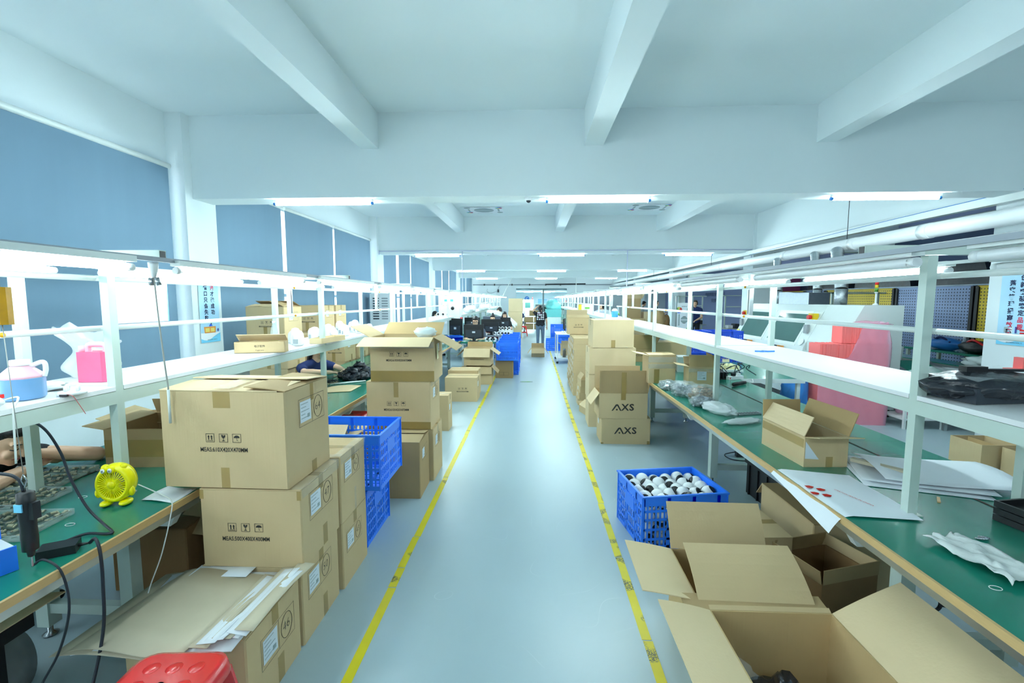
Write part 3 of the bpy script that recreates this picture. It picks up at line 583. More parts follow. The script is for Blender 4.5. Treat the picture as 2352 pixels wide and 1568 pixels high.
wallstack(-3.48, 7.60, 4, .50, .40, .395, ['carton %s of the narrow window stack nearest the air conditioner' % p for p in pos], 0)
wallstack(-3.05, 7.0, 3, .36, .42, .37, ['carton %s of the row behind the navy-shirted worker' % p for p in (pos[0], pos[1], pos[3])], 0)
wallstack(-3.02, 7.48, 3, .36, .42, .37, ['carton %s of the row just right of the worker in navy' % p for p in (pos[0], pos[1], pos[3])], 0)
wallstack(-2.98, 8.02, 3, .36, .42, .37, ['carton %s of the row by the pile of black parts' % p for p in (pos[0], pos[1], pos[3])], 0)
t = carton('olive open carton on the left bench behind the yellow fan', -2.2, 2.62, 0.75, .46, .40, .22, 4, m='card_dark', opened=True, flaps=[('L', 170, .12, 'card'), ('B', 70, .1, 'card_in'), ('F', 285, .1, 'card_dark'), ('R', 100, .09)])
MB().box(-.23, .23, -.2012, -.2006, .06, .16).build('tape_strip', 'packing_tape', t)
t = carton('flattened open carton lying on the left bench by the wall', -2.62, 3.06, 0.75, .36, .40, .13, 12, opened=True, flaps=[('F', 165, .1, 'card_light'), ('L', 160, .12), ('R', 120, .1, 'card_light')])
# under the left bench
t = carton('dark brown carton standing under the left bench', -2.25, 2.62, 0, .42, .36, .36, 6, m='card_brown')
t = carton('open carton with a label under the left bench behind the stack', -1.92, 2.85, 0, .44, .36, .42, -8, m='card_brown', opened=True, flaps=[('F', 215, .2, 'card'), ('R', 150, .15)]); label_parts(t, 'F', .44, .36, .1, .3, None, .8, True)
t = carton('carton marked 50MM half hidden behind the front left stack', -1.55, 3.42, 0.36, .30, .30, .32, 0, opened=True, flaps=[('F', 40, .1, 'card_light'), ('B', 160, .12), ('R', 170, .1)]); text('60MM', .04, 'ink', t, (-.05, -.1512, .24), 'F')
t = carton('carton under the one marked 50MM behind the blue crates', -1.56, 3.42, 0, .34, .32, .352)
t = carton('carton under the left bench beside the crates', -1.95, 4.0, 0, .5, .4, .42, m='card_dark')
# --- right of the aisle, middle distance
def axs(t, w, d, z):
    e = -d / 2 - .0014; g = MB(); P_ = [(-.128, -.038), (-.084, .037), (-.066, .037), (-.026, -.038)]; W_ = .0085
    poly(g, [(P_[0][0] - W_, -.038), (P_[0][0] + W_, -.038), (-.075, .020), (-.069, .020), (-.036, -.038), (-.018, -.038), (-.058, .034), (-.066, .040), (-.080, .040), (-.090, .034)]); g.build('logo_letter', 'ink', t, (0, e, z))
    poly(MB(), [(-.074 + .011 * math.cos(k * .7), -.024 + .011 * math.sin(k * .7)) for k in range(9)]).build('logo_dot', 'ink', t, (0, e, z)); text('X', .108, 'ink', t, (.022, e, z), 'F', .003, sx=1.05); text('S', .108, 'ink', t, (.098, e, z), 'F', .003, sx=1.15)
t = carton('lower printed carton of the front right pair, sealed', 1.105, 5.49, 0, .575, .38, .305); axs(t, .575, .38, .16); strip(t, 'F', .575, .38, -.275, 0, .02, .03); strip(t, 'F', .575, .38, .265, 0, .04, .03); label_parts(t, 'L', .575, .38, 0, .22, None, .6, True)
t = carton('upper printed carton of the front right pair with its flap up', 1.065, 5.48, .31, .565, .37, .30, 1, opened=True, flaps=[('F', 93, .27, 'card_dark'), ('B', 92, .27, 'card'), ('L', 235, .17, 'card_light'), ('R', 100, .2)]); axs(t, .565, .37, .13)
MB().box(-.028, .028, -.1875, -.187, .22, .30).build('tape_strip', 'packing_tape', t); MB().box(-.028, .028, -.2035, -.197, .30, .55).build('tape_strip', 'packing_tape', t)
for i, (w, zz, hh, l, dx) in enumerate(((.60, 0, .355, 'bottom carton of the tall pale stack behind the printed pair', 0), (.61, .362, .345, 'second carton of the tall pale stack behind the printed pair', 0), (.61, .715, .345, 'third carton of the tall pale stack, torn tape on its lid', 0), (.54, 1.07, .36, 'topmost pale carton right of the aisle, tape at its base', 0))):
    t = carton(l, 1.06 + dx, 6.23, zz, w, .44, hh, (i - 2) * .8, m='card_light', seam='x')
    if i == 3: strip(t, 'F', w, .44, 0.0, 0, .10, .055); strip(t, 'L', w, .44, 0, 0.25, .36, .03, 'clear_tape')
    if i == 2: MB().sheet(lambda u, v: (-.02 + u * .2 + .02 * math.sin(v * 5), -.2 + v * .11 - u * .05, .362 + .004 * math.sin(u * 9)), 6, 3).build('torn_tape', 'film_milky', t)
FL = None
for c in range(4):
    for r in range(10 - (c == 3)):
        l = 'slim flat carton in the %s column of the neat right stack, %s from the floor' % (['front', 'second', 'third', 'rear'][c], ORD[r])
        if FL is None:
            t = carton(l, .92, 8.18, 0, .38, .33, .098, group='slim flat cartons in the neat right stack', top_tape=False); label_parts(t, 'L', .38, .33, .02, .05, None, .55, True); FL = t
        else: t = copy_tree(FL, l, (.92 + .006 * ((r * 5 + c) % 4 - 1.5), 8.18 + c * .345, r * .102), 0)
        t['group'] = 'slim flat cartons in the neat right stack'
for r in range(3): copy_tree(FL, 'slim flat carton of the low pile before the neat stack, %s from the floor' % ORD[r], (.93 + .01 * r, 7.45, r * .102), 2 * r)
t = carton('opened slim carton leaning on the low pile right of the aisle', .95, 7.42, .31, .36, .33, .11, opened=True, flaps=[('L', 60, .1), ('F', 170, .08, 'card_light')], rz=4)
t = carton('opened slim carton lying at the foot of the pale stack', .90, 6.8, 0, .30, .26, .10, 15, opened=True, flaps=[('L', 40, .12, 'card_light'), ('B', 150, .08)])
t = carton('carton with one raised flap resting on the neat right stack', .90, 9.1, 1.03, .42, .4, .32, opened=True, flaps=[('F', 30, .1), ('B', 75, .15, 'card_light'), ('R', 230, .15)]); marks(t, 'F', .42, .4, 0, .18, M50, .8)
t = carton('open carton with drooping flaps standing on the aisle floor', .17, 13.65, 0, .39, .38, .26, opened=True, flaps=[('F', 235, .17), ('L', 235, .2, 'card_light'), ('R', 235, .2), ('B', 100, .12, 'card_dark')])
# on the right bench
t = carton('tape-wrapped carton with a side flap on the right bench', 1.475, 5.34, .75, .31, .26, .32, 2, opened=False, flaps=[('F', 3, .13), ('B', 5, .13), ('L', 170, .14, 'card_light')], top_tape=False)
MB().box(-.157, .157, -.1315, -.1308, .17, .22).build('clear_tape', 'clear_tape', t); MB().box(-.157, .157, -.1315, -.1308, .24, .3).build('clear_tape', 'clear_tape', t); MB().box(-.09, -.03, -.1325, -.1316, .0, .16).build('tape_strip', 'packing_tape', t)
t = carton('open carton with a white shipping sticker behind the plastic bags', 1.86, 5.12, .75, .27, .25, .22, -6, opened=True, flaps=[('F', 80, .13, 'card_in'), ('R', 75, .14, 'card_in'), ('L', 170, .13, 'card_light'), ('B', 130, .1)]); label_parts(t, 'F', .27, .25, .06, .12, None, .9, True); MB().box(-.136, .136, -.1268, -.126, .16, .2).build('clear_tape', 'clear_tape', t)
t = carton('open carton with a folded lid standing in the middle of the right bench', 1.66, 2.81, .75, .25, .43, .175, 3, opened=True, flaps=[('L', 62, .12, 'card_light', dict(roll=.01)), ('R', 110, .14, 'card_in'), ('B', 95, .12, 'card_in'), ('F', 166, .12, 'card')])
strip(t, 'F', .25, .43, .02, 0, .06, .04); MB().add([(-.1262, -.21, .11), (-.1262, .21, .11), (-.1262, .21, .16), (-.1262, -.21, .16)], [(0, 1, 2, 3)]).build('tape_strip', 'packing_tape', t)
MB().add([(-.12, -.2162, .05), (-.04, -.2162, .045), (-.12, -.2162, .15)], [(0, 1, 2)]).build('shipping_label', 'label_white', t)
t = carton('olive carton with a standing lid at the far end of the right bench', 1.62, 7.2, .75, .46, .36, .20, opened=True, m='card_dark', flaps=[('F', 100, .22, 'card_dark'), ('R', 120, .2, 'card_dark')])
text('60X50X50', .05, 'ink', t, (.02, -.1815, .1), 'F')
t = carton('long carton behind the rack posts on the right bench', 2.25, 7.6, .75, .62, .4, .26)
# --- right foreground
t = carton('large open carton with wide flaps nearest the camera', 1.0, 1.57, 0, .50, .54, .40, 0, opened=True, m='card_in', flaps=[('B', 148, .02, 'card'), ('R', 148, .30, 'card_light', dict(curl=8)), ('L', 165, .22, 'card_light', dict(curl=10)), ('F', 200, .25, 'card')])
flap(t, 'B', .5, .54, .4, 176, .09, 'card_dark', curl=-10, i0=0.0, i1=-.1)
t = carton('second open carton from the front with its lid leaning back', .97, 2.10, 0, .49, .42, .40, -1, opened=True, m='card_in', flaps=[('B', 112, .235, 'card', dict(curl=16)), ('L', 168, .24, 'card_light', dict(curl=6)), ('F', 40, .27, 'card', dict(curl=-26)), ('R', 250, .2)])
strip(t, 'F', .49, .42, 0, .2, .3)
t = carton('closed carton just behind the leaning lid by the ball crate', 1.20, 2.66, 0, .50, .36, .375, 3)
t = carton('tall carton under the right bench with one flap hanging out', 1.86, 2.89, 0, .47, .60, .405, 0, m='card', flaps=[('F', 1, .3, 'card_dark'), ('B', 1, .3, 'card_dark'), ('L', 0, .2)], top_tape=False); flap(t, 'B', .47, .6, .405, 232, .12, 'card')
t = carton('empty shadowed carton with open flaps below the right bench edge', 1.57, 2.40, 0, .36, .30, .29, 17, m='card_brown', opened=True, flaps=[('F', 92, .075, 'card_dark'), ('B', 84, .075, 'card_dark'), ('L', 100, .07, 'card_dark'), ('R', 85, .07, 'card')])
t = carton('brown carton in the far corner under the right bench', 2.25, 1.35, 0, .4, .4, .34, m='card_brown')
KB = carton('small open kraft carton on the floor beside the right bench, left one', 4.58, 4.72, 0, .34, .34, .28, 0, opened=True, flaps=[], group='kraft cartons beside the right bench')
MB().box(-.003, .003, -.16, .16, 0.01, .27).build('divider', 'card_in', KB)
copy_tree(KB, 'small open kraft carton on the floor beside the right bench, right one', (4.96, 4.74, 0), 2); copy_tree(KB, 'small open kraft carton on the floor beside the right bench, nearest one', (4.72, 4.33, 0), -2); copy_tree(KB, 'small open kraft carton on the floor beside the right bench, last one', (5.1, 4.36, 0), 0)

# ------------------------------------------------------------------ blue crates
CRATE = {}
def lattice(L, h, horiz, zs=0.0, solid=None, pitch=0.03):
    b = MB(); T = 0.006
    for z in horiz: b.box(-L / 2, L / 2, -T / 2, T / 2, z - .008, z + .008)
    n = int(L / pitch)
    for i in range(n + 1):
        x = -L / 2 + L * i / n; w = .0058 if i % 6 else .012
        b.box(x - w, x + w, -T / 2, T / 2, .0, h) if w > .01 else b.box(x - w, x + w, -T / 2 + .001, T / 2 - .001, .0, h)
    b.box(-L / 2, L / 2, -T / 2, T / 2, h - .06, h); b.box(-L / 2, L / 2, -T / 2, T / 2, 0, .03)
    if solid: b.box(-solid / 2, solid / 2, -T / 2 - .002, T / 2 + .002, h * .55, h * .8)
    return b
def crate(label, cx, cy, z, rz=0, w=.60, d=.46, h=.38, m='blue_plastic', tagged=False, name='plastic_crate', group='blue lattice crates'):
    t = thing(name, label, 'crate', (cx, cy, z), rz, group); k = (w, d, h, m)
    if k not in CRATE:
        hz = [h * q for q in (.2, .38, .56, .72)]
        base = MB()
        for i in range(9): base.box(-w / 2, w / 2, -d / 2 + d * i / 9 + .006, -d / 2 + d * (i + 1) / 9 - .006, 0, .008)
        for i in range(5): base.box(-w / 2 + w * i / 5, -w / 2 + w * i / 5 + .02, -d / 2, d / 2, 0, .008)
        rim = MB()
        for a in ((-w / 2 - .012, w / 2 + .012, -d / 2 - .012, -d / 2 + .006), (-w / 2 - .012, w / 2 + .012, d / 2 - .006, d / 2 + .012), (-w / 2 - .012, -w / 2 + .006, -d / 2, d / 2), (w / 2 - .006, w / 2 + .012, -d / 2, d / 2)): rim.box(*a, h - .012, h)
        CRATE[k] = (base.mesh('base', m), lattice(w, h - .01, hz).mesh('lattice_wall', m), lattice(d, h - .01, hz, solid=.16).mesh('lattice_wall', m), rim.mesh('rim', m))
    b, f, s, r = CRATE[k]
    link('base', b, t); link('rim', r, t); q = math.pi / 2
    link('lattice_wall', f, t, (0, -d / 2, 0)); link('lattice_wall', f, t, (0, d / 2, 0), (0, 0, 2 * q)); link('lattice_wall', s, t, (-w / 2, 0, 0), (0, 0, -q)); link('lattice_wall', s, t, (w / 2, 0, 0), (0, 0, q))
    if tagged: MB().box(-.06, .06, -d / 2 - .008, -d / 2 - .004, h * .4, h * .75).build('paper_tag', 'paper_cream', t)
    return t
crate('blue lattice crate on the floor beneath another one, front left', -1.42, 3.18, 0, 0, .58, .46, .40)
crate('blue lattice crate jutting towards the aisle on top of the front left one', -1.33, 3.16, .415, 0, .62, .47, .385)
BC = crate('blue lattice crate full of white camera balls on the right', 1.01, 3.275, 0, 9.5, .60, .48, .38)
for i, (x, y, z, l) in enumerate(((-.535, 9.93, .40, 'front blue crate resting on a brown carton by the left tape'), (-.54, 10.5, 0, 'blue crate on the floor behind the brown carton by the left tape'), (-.55, 11.15, 0, 'lower blue crate of the second left pair'), (-.55, 11.15, .39, 'upper blue crate of the second left pair'),
      (-.56, 11.9, 0, 'lowest blue crate of the third left pile'), (-.56, 11.9, .39, 'middle blue crate of the third left pile'), (-.57, 12.75, 0, 'lowest blue crate of the fourth left pile'), (-.57, 12.75, .39, 'middle blue crate of the fourth left pile'))):
    crate(l, x, y, z, 0, .45, .55, .38)
for i, (x, y, z, l) in enumerate(((.95, 17.2, 0, 'lower blue crate behind the standing woman'), (.95, 17.2, .39, 'upper blue crate behind the standing woman'), (1.05, 16.2, 0, 'lower blue crate right of the standing woman'), (1.05, 16.2, .39, 'upper blue crate right of the standing woman'), (.72, 15.4, 0, 'blue crate low beside the trolley of small parts'))):
    crate(l, x, y, z, 0, .5, .5, .38)
for i, (x, y, z, tg, l) in enumerate(((2.75, 8.1, .0, 0, 'dark blue crate at the bottom behind the right rack'), (2.75, 8.1, .39, 0, 'dark blue crate second from the floor behind the right rack'), (2.78, 8.1, .78, 1, 'dark blue crate with cream tags on top behind the right rack'), (3.35, 8.2, 0, 0, 'dark blue crate under the tagged pair'), (3.35, 8.2, .39, 1, 'dark blue crate with a cream tag in the tagged pair'), (3.35, 8.2, .78, 1, 'dark blue crate topping the tagged pair'), (2.2, 9.9, .0, 0, 'dark blue crate on the floor under the rack end'), (2.2, 9.9, .39, 0, 'dark blue crate stacked under the rack end'))):
    crate(l, x, y, z, 0, .54, .44, .38, 'deep_blue', bool(tg))
# white camera balls
proto = None; rnd = random.Random(3); nb = 0
def ball_at(x, y, z, rot):
    global proto
    lb = 'white camera ball with a glossy black face in the blue crate'
    if proto is None:
        t = thing('camera_ball', lb, 'camera', (0, 0, 0), 0, 'camera balls in the right crate'); MB().ball((0, 0, 0), .049, 18, 12).build('shell', 'white_plastic', t)
        M = Matrix.Rotation(math.pi / 2, 4, 'X'); fc = MB().lathe([(.0, .0497), (.015, .0478), (.027, .0423), (.034, .0368), (.0342, .0355)], 16, M=M); f = fc.build('black_face', 'black_plastic', t); MB().lathe([(0, .052), (.009, .051), (.010, .046)], 10, M=M).build('lens', 'lens', f); proto = t
    else: t = copy_tree(proto)
    t.location = (x, y, z); t.rotation_euler = rot
ca, sa = math.cos(math.radians(9.5)), math.sin(math.radians(9.5))
for layer in range(4):
    z = .055 + layer * .081
    for i in range(6):
        for j in range(5):
            if layer < 3 and not (i == 0 or j == 0): continue
            if layer == 2 and False: continue
            lx = -.24 + i * .096 + (.012 if layer % 2 else -.006) + rnd.uniform(-.003, .003); ly = -.186 + j * .093 + rnd.uniform(-.004, .004) + (.006 if layer % 2 else 0)
            ball_at(1.01 + lx * ca - ly * sa, 3.275 + lx * sa + ly * ca, z + (rnd.uniform(0, .022) if layer == 3 else 0), (rnd.uniform(-1.1, .4), rnd.uniform(-.3, .3), rnd.uniform(-2.2, 2.2)))
# ------------------------------------------------------------------ floor marks, posters, pipes
def crm(pts, k=8):
    P_ = [Vector(p) for p in pts]; P_ = [P_[0] * 2 - P_[1]] + P_ + [P_[-1] * 2 - P_[-2]]; out = []
    for i in range(1, len(P_) - 2):
        a, b, c, d = P_[i - 1:i + 3]
        for j in range(k):
            t = j / k; out.append(0.5 * ((2 * b) + (c - a) * t + (2 * a - 5 * b + 4 * c - d) * t * t + (3 * b - a - 3 * c + d) * t ** 3))
    return out + [P_[-2]]
def cable(label, pts, r, m, name='cable', cat='cable', k=8, n=6, group=None, parent=None):
    o = MB().tube(crm(pts, k), r, n).build(name, m, parent)
    return o if parent else tag(o, label, cat, group)
def blob(c, r, amp, seed, n=28, m=18, freq=3.0, flat=None, mb=None):
    mb = mb or MB(); vs = []
    for j in range(m + 1):
        t = math.pi * j / m
        for k in range(n):
            a = 2 * math.pi * k / n; d = Vector((math.sin(t) * math.cos(a), math.sin(t) * math.sin(a), -math.cos(t)))
            q = 1 + amp * noise.noise(d * freq + Vector((seed * 7.1, seed * 3.3, 0))) + amp * .5 * noise.noise(d * freq * 2.7 + Vector((seed, 0, 5)))
            z = c[2] + d.z * r[2] * q
            vs.append((c[0] + d.x * r[0] * q, c[1] + d.y * r[1] * q, z if flat is None else max(z, flat)))
    return mb.add(vs, [(j * n + k, j * n + (k + 1) % n, (j + 1) * n + (k + 1) % n, (j + 1) * n + k) for j in range(m) for k in range(n)], True)
for nm, x, ys, m in (('left', -.826, [.9, 1.75, 2.52, 2.72, 3.1, 4.2, 5.6, 7.2, 10.2], 'floor_tape_yellow'), ('right', .58, [.9, 1.6, 2.16, 2.9, 3.7, 4.8, 6.2, 8.2, 11, 16], 'floor_tape_worn')):
    t = thing('floor_tape', 'yellow %smarking tape on the floor along the %s side of the aisle' % ('scuffed ' if nm == 'right' else '', nm), 'floor tape', (x, 0, 0), 0, 'aisle marking tape')
    for i, (a, b) in enumerate(zip(ys, ys[1:])):
        dx = .003 * ((i * 5) % 3 - 1); MB().box(dx - .024, dx + .024, a + .004, b - .004, 0.0004, .0016).build('tape_piece', m, t)
t = thing('floor_sticker', 'small pale green exit arrow sticker on the aisle floor', 'sticker', (-.12, 9.35, .0005)); MB().box(-.13, .13, -.06, .06, 0, .001).build('sheet', 'grey_print', t)
MB().add([(-.1, -.02, .0016), (.02, -.02, .0016), (.02, -.045, .0016), (.1, 0, .0016), (.02, .045, .0016), (.02, .02, .0016), (-.1, .02, .0016)], [tuple(range(7))]).build('arrow', 'green_print', t)
def poster(label, loc, side, w, h, cols, red, art):
    t = thing('poster', label, 'poster', loc); r = FZ[side]; s = 1 if side == 'R' else -1
    def Q(mb, name, m, e=0): return mb.build(name, m, t, {'R': (e, 0, 0), 'L': (-e, 0, 0)}[side], (0, 0, r))
    Q(MB().box(-w / 2, w / 2, -.004, 0, 0, h), 'board', 'paper')
    m = MATS.get('poster_blue') or mat('poster_blue', rgb(170, 214, 242), .4, noise_amt=.18, noise_scale=2.5)
    Q(MB().add([(-w / 2, 0, .14 * h), (w / 2, 0, .14 * h), (w / 2, 0, h), (-w / 2, 0, h)], [(0, 1, 2, 3)]), 'backdrop', 'poster_blue', .0048)
    pts = [(-w / 2, 0), (w / 2, 0), (w / 2, .13 * h)] + [(w / 2 - w * k / 8, h * (.075 + .045 * math.cos(k * .55))) for k in range(1, 9)]
    Q(poly(MB(), pts), 'wave', 'cyan_print', .0056)
    z = h * .93; fs = w * .19
    for ci, (x, z0, body) in enumerate(cols):
        for i, ch in enumerate(body):
            text(ch, fs, 'pink_ink' if ch in red[ci] else 'navy_ink', t, (s * .0066, s * (x * w), h * z0 - i * fs * 1.16), side, .0022)
    text('深圳市某某电子有限公司', w * .045, 'navy_ink', t, (s * .0066, 0.02 * s, h * .035), side)
    art(t, Q, w, h)
def art1(t, Q, w, h):
    d = MB(); d.add([(-.30 * w, 0, .17 * h), (.20 * w, 0, .17 * h), (.20 * w, 0, .22 * h), (-.30 * w, 0, .22 * h)], [(0, 1, 2, 3)])
    Q(poly(MB(), [(-.34 * w, .225 * h), (.27 * w, .225 * h), (.25 * w, .135 * h), (-.31 * w, .135 * h)]), 'drawn_desk', 'orange_print', .0066)
    for x0, x1 in ((-.27, -.06), (.0, .20)): Q(poly(MB(), [(x0 * w, .15 * h), (x1 * w, .15 * h), (x1 * w, .205 * h), (x0 * w, .205 * h)]), 'drawn_door', 'yellow_print', .0072)
    Q(poly(MB(), [(-.08 * w, .228 * h), (.10 * w, .235 * h), (.05 * w, .262 * h), (-.02 * w, .262 * h)]), 'drawn_figure', 'deep_blue', .0072)
    Q(poly(MB(), [((.04 + .03 * math.cos(k)) * w, (.268 + .012 * math.sin(k)) * h) for k in range(6)]), 'drawn_head', 'eye_dark', .0078)
    Q(poly(MB(), [((.38 + .05 * math.cos(k)) * w, (.17 + .025 * math.sin(k)) * h) for k in range(6)]), 'drawn_tangle', 'purple_print', .0072)
def art2(t, Q, w, h):
    for x, z, a, b, m in ((-.22, .17, .12, .08, 'grey_print'), (-.06, .16, .08, .1, 'paper'), (.08, .17, .06, .09, 'purple_print'), (.27, .2, .16, .025, 'red_plastic'), (.27, .165, .14, .02, 'red_plastic')):
        Q(poly(MB(), [((x - a / 2) * w, z * h), ((x + a / 2) * w, z * h), ((x + a / 2) * w, (z + b) * h), ((x - a / 2) * w, (z + b) * h)]), 'drawn_shape', m, .0066)
poster('light blue slogan poster with a drawn desk on the left column', (-3.994, 5.465, 1.175), 'R', .34, .86, ((-.17, .865, '找借口只会失败'), (.17, .95, '找方法才能成功')), ('', '方法'), art1)
poster('light blue slogan poster with red last words on the right column', (5.494, 5.44, 1.18), 'L', .36, .82, ((-.14, .86, '落实管理提高效率'), (.18, .93, '创新突破稳定品质')), ('效率', '品质'), art2)
# printed test charts on the ceiling and on a stand
def chart(t, w, h, place, back=True):
    """place(x, y) gives the point on the sheet; drawn as flat print"""
    def el(cx, cy, rx, ry, m, a0=0, a1=6.2832, n=24, e=1, name='print'):
        pts = [place(cx, cy, e)] if a1 - a0 < 6.2 else []
        pts += [place(cx + rx * math.cos(a0 + (a1 - a0) * k / n), cy + ry * math.sin(a0 + (a1 - a0) * k / n), e) for k in range(n + 1 if a1 - a0 < 6.2 else n)]
        MB().add(pts, [tuple(range(len(pts)))]).build(name, m, t)
    def rc(x0, x1, y0, y1, m, e=1): MB().add([place(x0, y0, e), place(x1, y0, e), place(x1, y1, e), place(x0, y1, e)], [(0, 1, 2, 3)]).build('print', m, t)
    MB().add([place(-w / 2, -h / 2, 0), place(w / 2, -h / 2, 0), place(w / 2, h / 2, 0), place(-w / 2, h / 2, 0)], [(0, 1, 2, 3)]).build('sheet', 'paper', t)
    R = min(w * .26, h * .42)
    el(0, 0, R, R, 'grey_print'); rc(-R, R, -.012, .012, 'paper', 2)
    for k in range(-4, 5):
        for s in (-1, 1): rc(k * R * .09 - .004, k * R * .09 + .004, s * R * .86, s * R * 1.0, 'ink', 2)
    for sx, sy in ((-1, 1), (1, -1)):
        x, y = sx * w * .40, sy * h * .34
        for q, m in enumerate(('red_ink', 'yellow_print', 'green_print', 'cyan_print', 'deep_blue', 'purple_print')): el(x, y, h * .11, h * .11, m, q * 1.047, q * 1.047 + 1.047, 5, 1)
        el(sx * w * .40, -sy * h * .36, h * .10, h * .10, 'grey_print')
        rc(sx * w * .38 - .02, sx * w * .38 + .02, -h * .2, h * .2, 'grey_print')
    for s in (-1, 1):
        for k in range(10): rc(-w * .2 + k * w * .04, -w * .175 + k * w * .04, s * h * .455, s * h * .475, 'ink')
for lb, x, y in (('camera test chart stuck to the ceiling left of the aisle', -1.16, 11.0), ('camera test chart stuck to the ceiling right of the aisle', 2.68, 10.85)):
    t = thing('test_chart', lb, 'chart', (x, y, 3.812), 0, 'ceiling test charts'); chart(t, .92, .74, lambda a, b, e: (a, b, -.0012 * e))
t = thing('chart_stand', 'upright camera test chart on an aluminium stand behind the right rack', 'chart', (4.75, 14.5, 0)); chart(t, .42, .9, lambda a, b, e: (a, -.013 - .0015 * e, 1.07 + b))
for s in (-1, 1): MB().box(s * .25 - .02, s * .25 + .02, -.02, .02, 0, 1.8).build('upright', 'alu', t)
MB().box(-.23, .23, -.012, -.002, .55, 1.6).build('panel', 'white_plastic', t); MB().box(-.3, .3, -.25, .25, 0, .03).build('foot', 'alu', t)
MB().box(-.22, .22, -.016, -.012, .5, .56).build('key_row', 'dark_plastic', t)
# conduits on the beams with drops to the racks
t = thing('conduit', 'thin lilac conduit across the second crossbeam with two drops', 'pipe', (0, 11.8, 2.95))
mat('conduit_lilac', rgb(200, 208, 232), .4)
MB().cyl((-3.99, 0, 0), (5.48, 0, 0), .012, n=8).build('run', 'conduit_lilac', t); MB().cyl((-3.98, 0, 0), (-3.98, 0, -.09), .012, n=8).build('elbow', 'conduit_lilac', t)
for x in (-1.81, 2.4): MB().cyl((x, 0, 0), (x, 0, -1.02), .012, n=8).build('drop', 'conduit_lilac', t)
MB().cyl((5.47, 0, 0), (5.47, 0, -.25), .012, n=8).build('elbow', 'conduit_lilac', t)
for lb, a, b in (('thin white drop pipe near the end wall, right of the aisle', (2.35, 24.8, 2.9), (2.35, 24.9, 1.93)), ('slanting white drop pipe near the end wall, left of the aisle', (-1.1, 24.8, 2.9), (-1.6, 24.9, 1.93))):
    tag(MB().cyl(a, b, .02, n=8).build('drop_pipe', 'white_metal'), lb, 'pipe')
t = thing('vent_pipe', 'thick white plastic pipe running along the right columns', 'pipe', (5.2, 0, 2.60)); MB().cyl((0, -1.5, 0), (0, 30.5, 0), .095, n=20).build('pipe', 'white_plastic', t)
for y in (4.3, 6.35, 7.7, 9.7, 12.8, 15.9, 19.0): MB().cyl((0, y - .07, 0), (0, y + .07, 0), .101, n=20).build('coupling', 'white_plastic', t)
for y in (7.9, 13.65, 20.0): MB().cyl((0, y, .09), (0, y, 1.22), .005, n=6).build('hanger_rod', 'dark_plastic', t); 
tag(MB().box(5.34, 5.44, -1.5, 30.8, 2.80, 2.90).build('cable_trunking', 'white_metal'), 'white cable trunking above the thick pipe on the right', 'trunking')
tag(MB().cyl((5.3, -1.5, 2.42), (5.3, 30, 2.42), .028, n=10).build('thin_pipe', 'white_plastic'), 'thin white water pipe under the thick one on the right', 'pipe')
cable('blue wire strung along the white trunking on the right', [(5.33, 0, 2.93), (5.33, 5.3, 2.90), (5.33, 8, 2.87), (5.33, 11.6, 2.80)], .004, 'tape_blue')
t = thing('dome_camera', 'small white dome camera under the nearest crossbeam', 'camera', (-.05, 5.42, 2.88)); MB().lathe([(.045, 0), (.045, -.02), (.03, -.035)], 14).build('base', 'white_plastic', t); MB().ball((0, 0, -.03), .03, 12, 8).build('dome', 'dark_plastic', t)
t = thing('wall_conduit', 'dark conduit with black clips across the end wall', 'pipe', (0, 31.36, 2.72)); MB().cyl((-4.1, 0, 0), (8.5, 0, 0), .03, n=8).build('run', 'grey_paint', t)
for x in (-3.3, -2.6, -1.4, -.2, .9, 1.9): MB().box(x - .04, x + .04, -.05, .03, -.06, .06).build('clip', 'black_plastic', t)
MB().cyl((.9, -.03, .02), (3.6, -.03, .05), .04, n=8).build('black_sleeve', 'black_plastic', t)
t = thing('wall_cable', 'dark wall box with loose cables high on the end wall', 'cable', (-2.35, 31.38, 2.3)); MB().box(-.06, .06, -.06, 0, -.1, .1).build('box', 'dark_plastic', t); MB().tube(crm([(0, -.03, .1), (.1, -.03, .35), (.3, -.03, .42)]), .012, 5).build('wire', 'grey_paint', t); MB().tube(crm([(-.06, -.03, 0), (-.5, -.03, -.15), (-.75, -.03, -.05), (-.75, -.03, .15)]), .012, 5).build('wire', 'grey_paint', t)
# ------------------------------------------------------------------ things on the left bench and shelf
LB = .7515; SH = 1.29
t = thing('desk_fan', 'yellow toy-like desk fan with round eyes on the left bench', 'fan', (-1.925, 1.955, LB), 14); t.scale = (.82, .86, .98)
M90 = Matrix.Rotation(math.pi / 2, 4, 'X')
MB().lathe([(.058, -.035), (.062, .026), (.068, .036), (.08, .036), (.089, .02), (.092, -.015), (.085, -.045), (.066, -.058)], 32, M=Matrix.Translation((0, 0, .108)) @ M90).build('housing', 'yellow_plastic', t)
g = MB()
for k in range(36):
    a = k * math.pi / 18; g.bar((.018 * math.cos(a), -.036, .108 + .018 * math.sin(a)), (.07 * math.cos(a), -.034, .108 + .07 * math.sin(a)), .0022, .004)
t2 = g.build('front_grille', 'yellow_plastic', t); MB().lathe([(.0, .044), (.018, .042), (.021, .034)], 18, M=Matrix.Translation((0, 0, .108)) @ M90).build('grille_hub', 'yellow_plastic', t2)
g = MB()
for k in range(30):
    a = k * math.pi / 15; g.bar((.014 * math.cos(a), .085, .108 + .014 * math.sin(a)), (.062 * math.cos(a), .075, .108 + .062 * math.sin(a)), .002, .003); g.bar((.062 * math.cos(a), .075, .108 + .062 * math.sin(a)), (.066 * math.cos(a), .055, .108 + .066 * math.sin(a)), .002, .003)
g.build('rear_grille', 'yellow_plastic', t)
bl_ = MB()
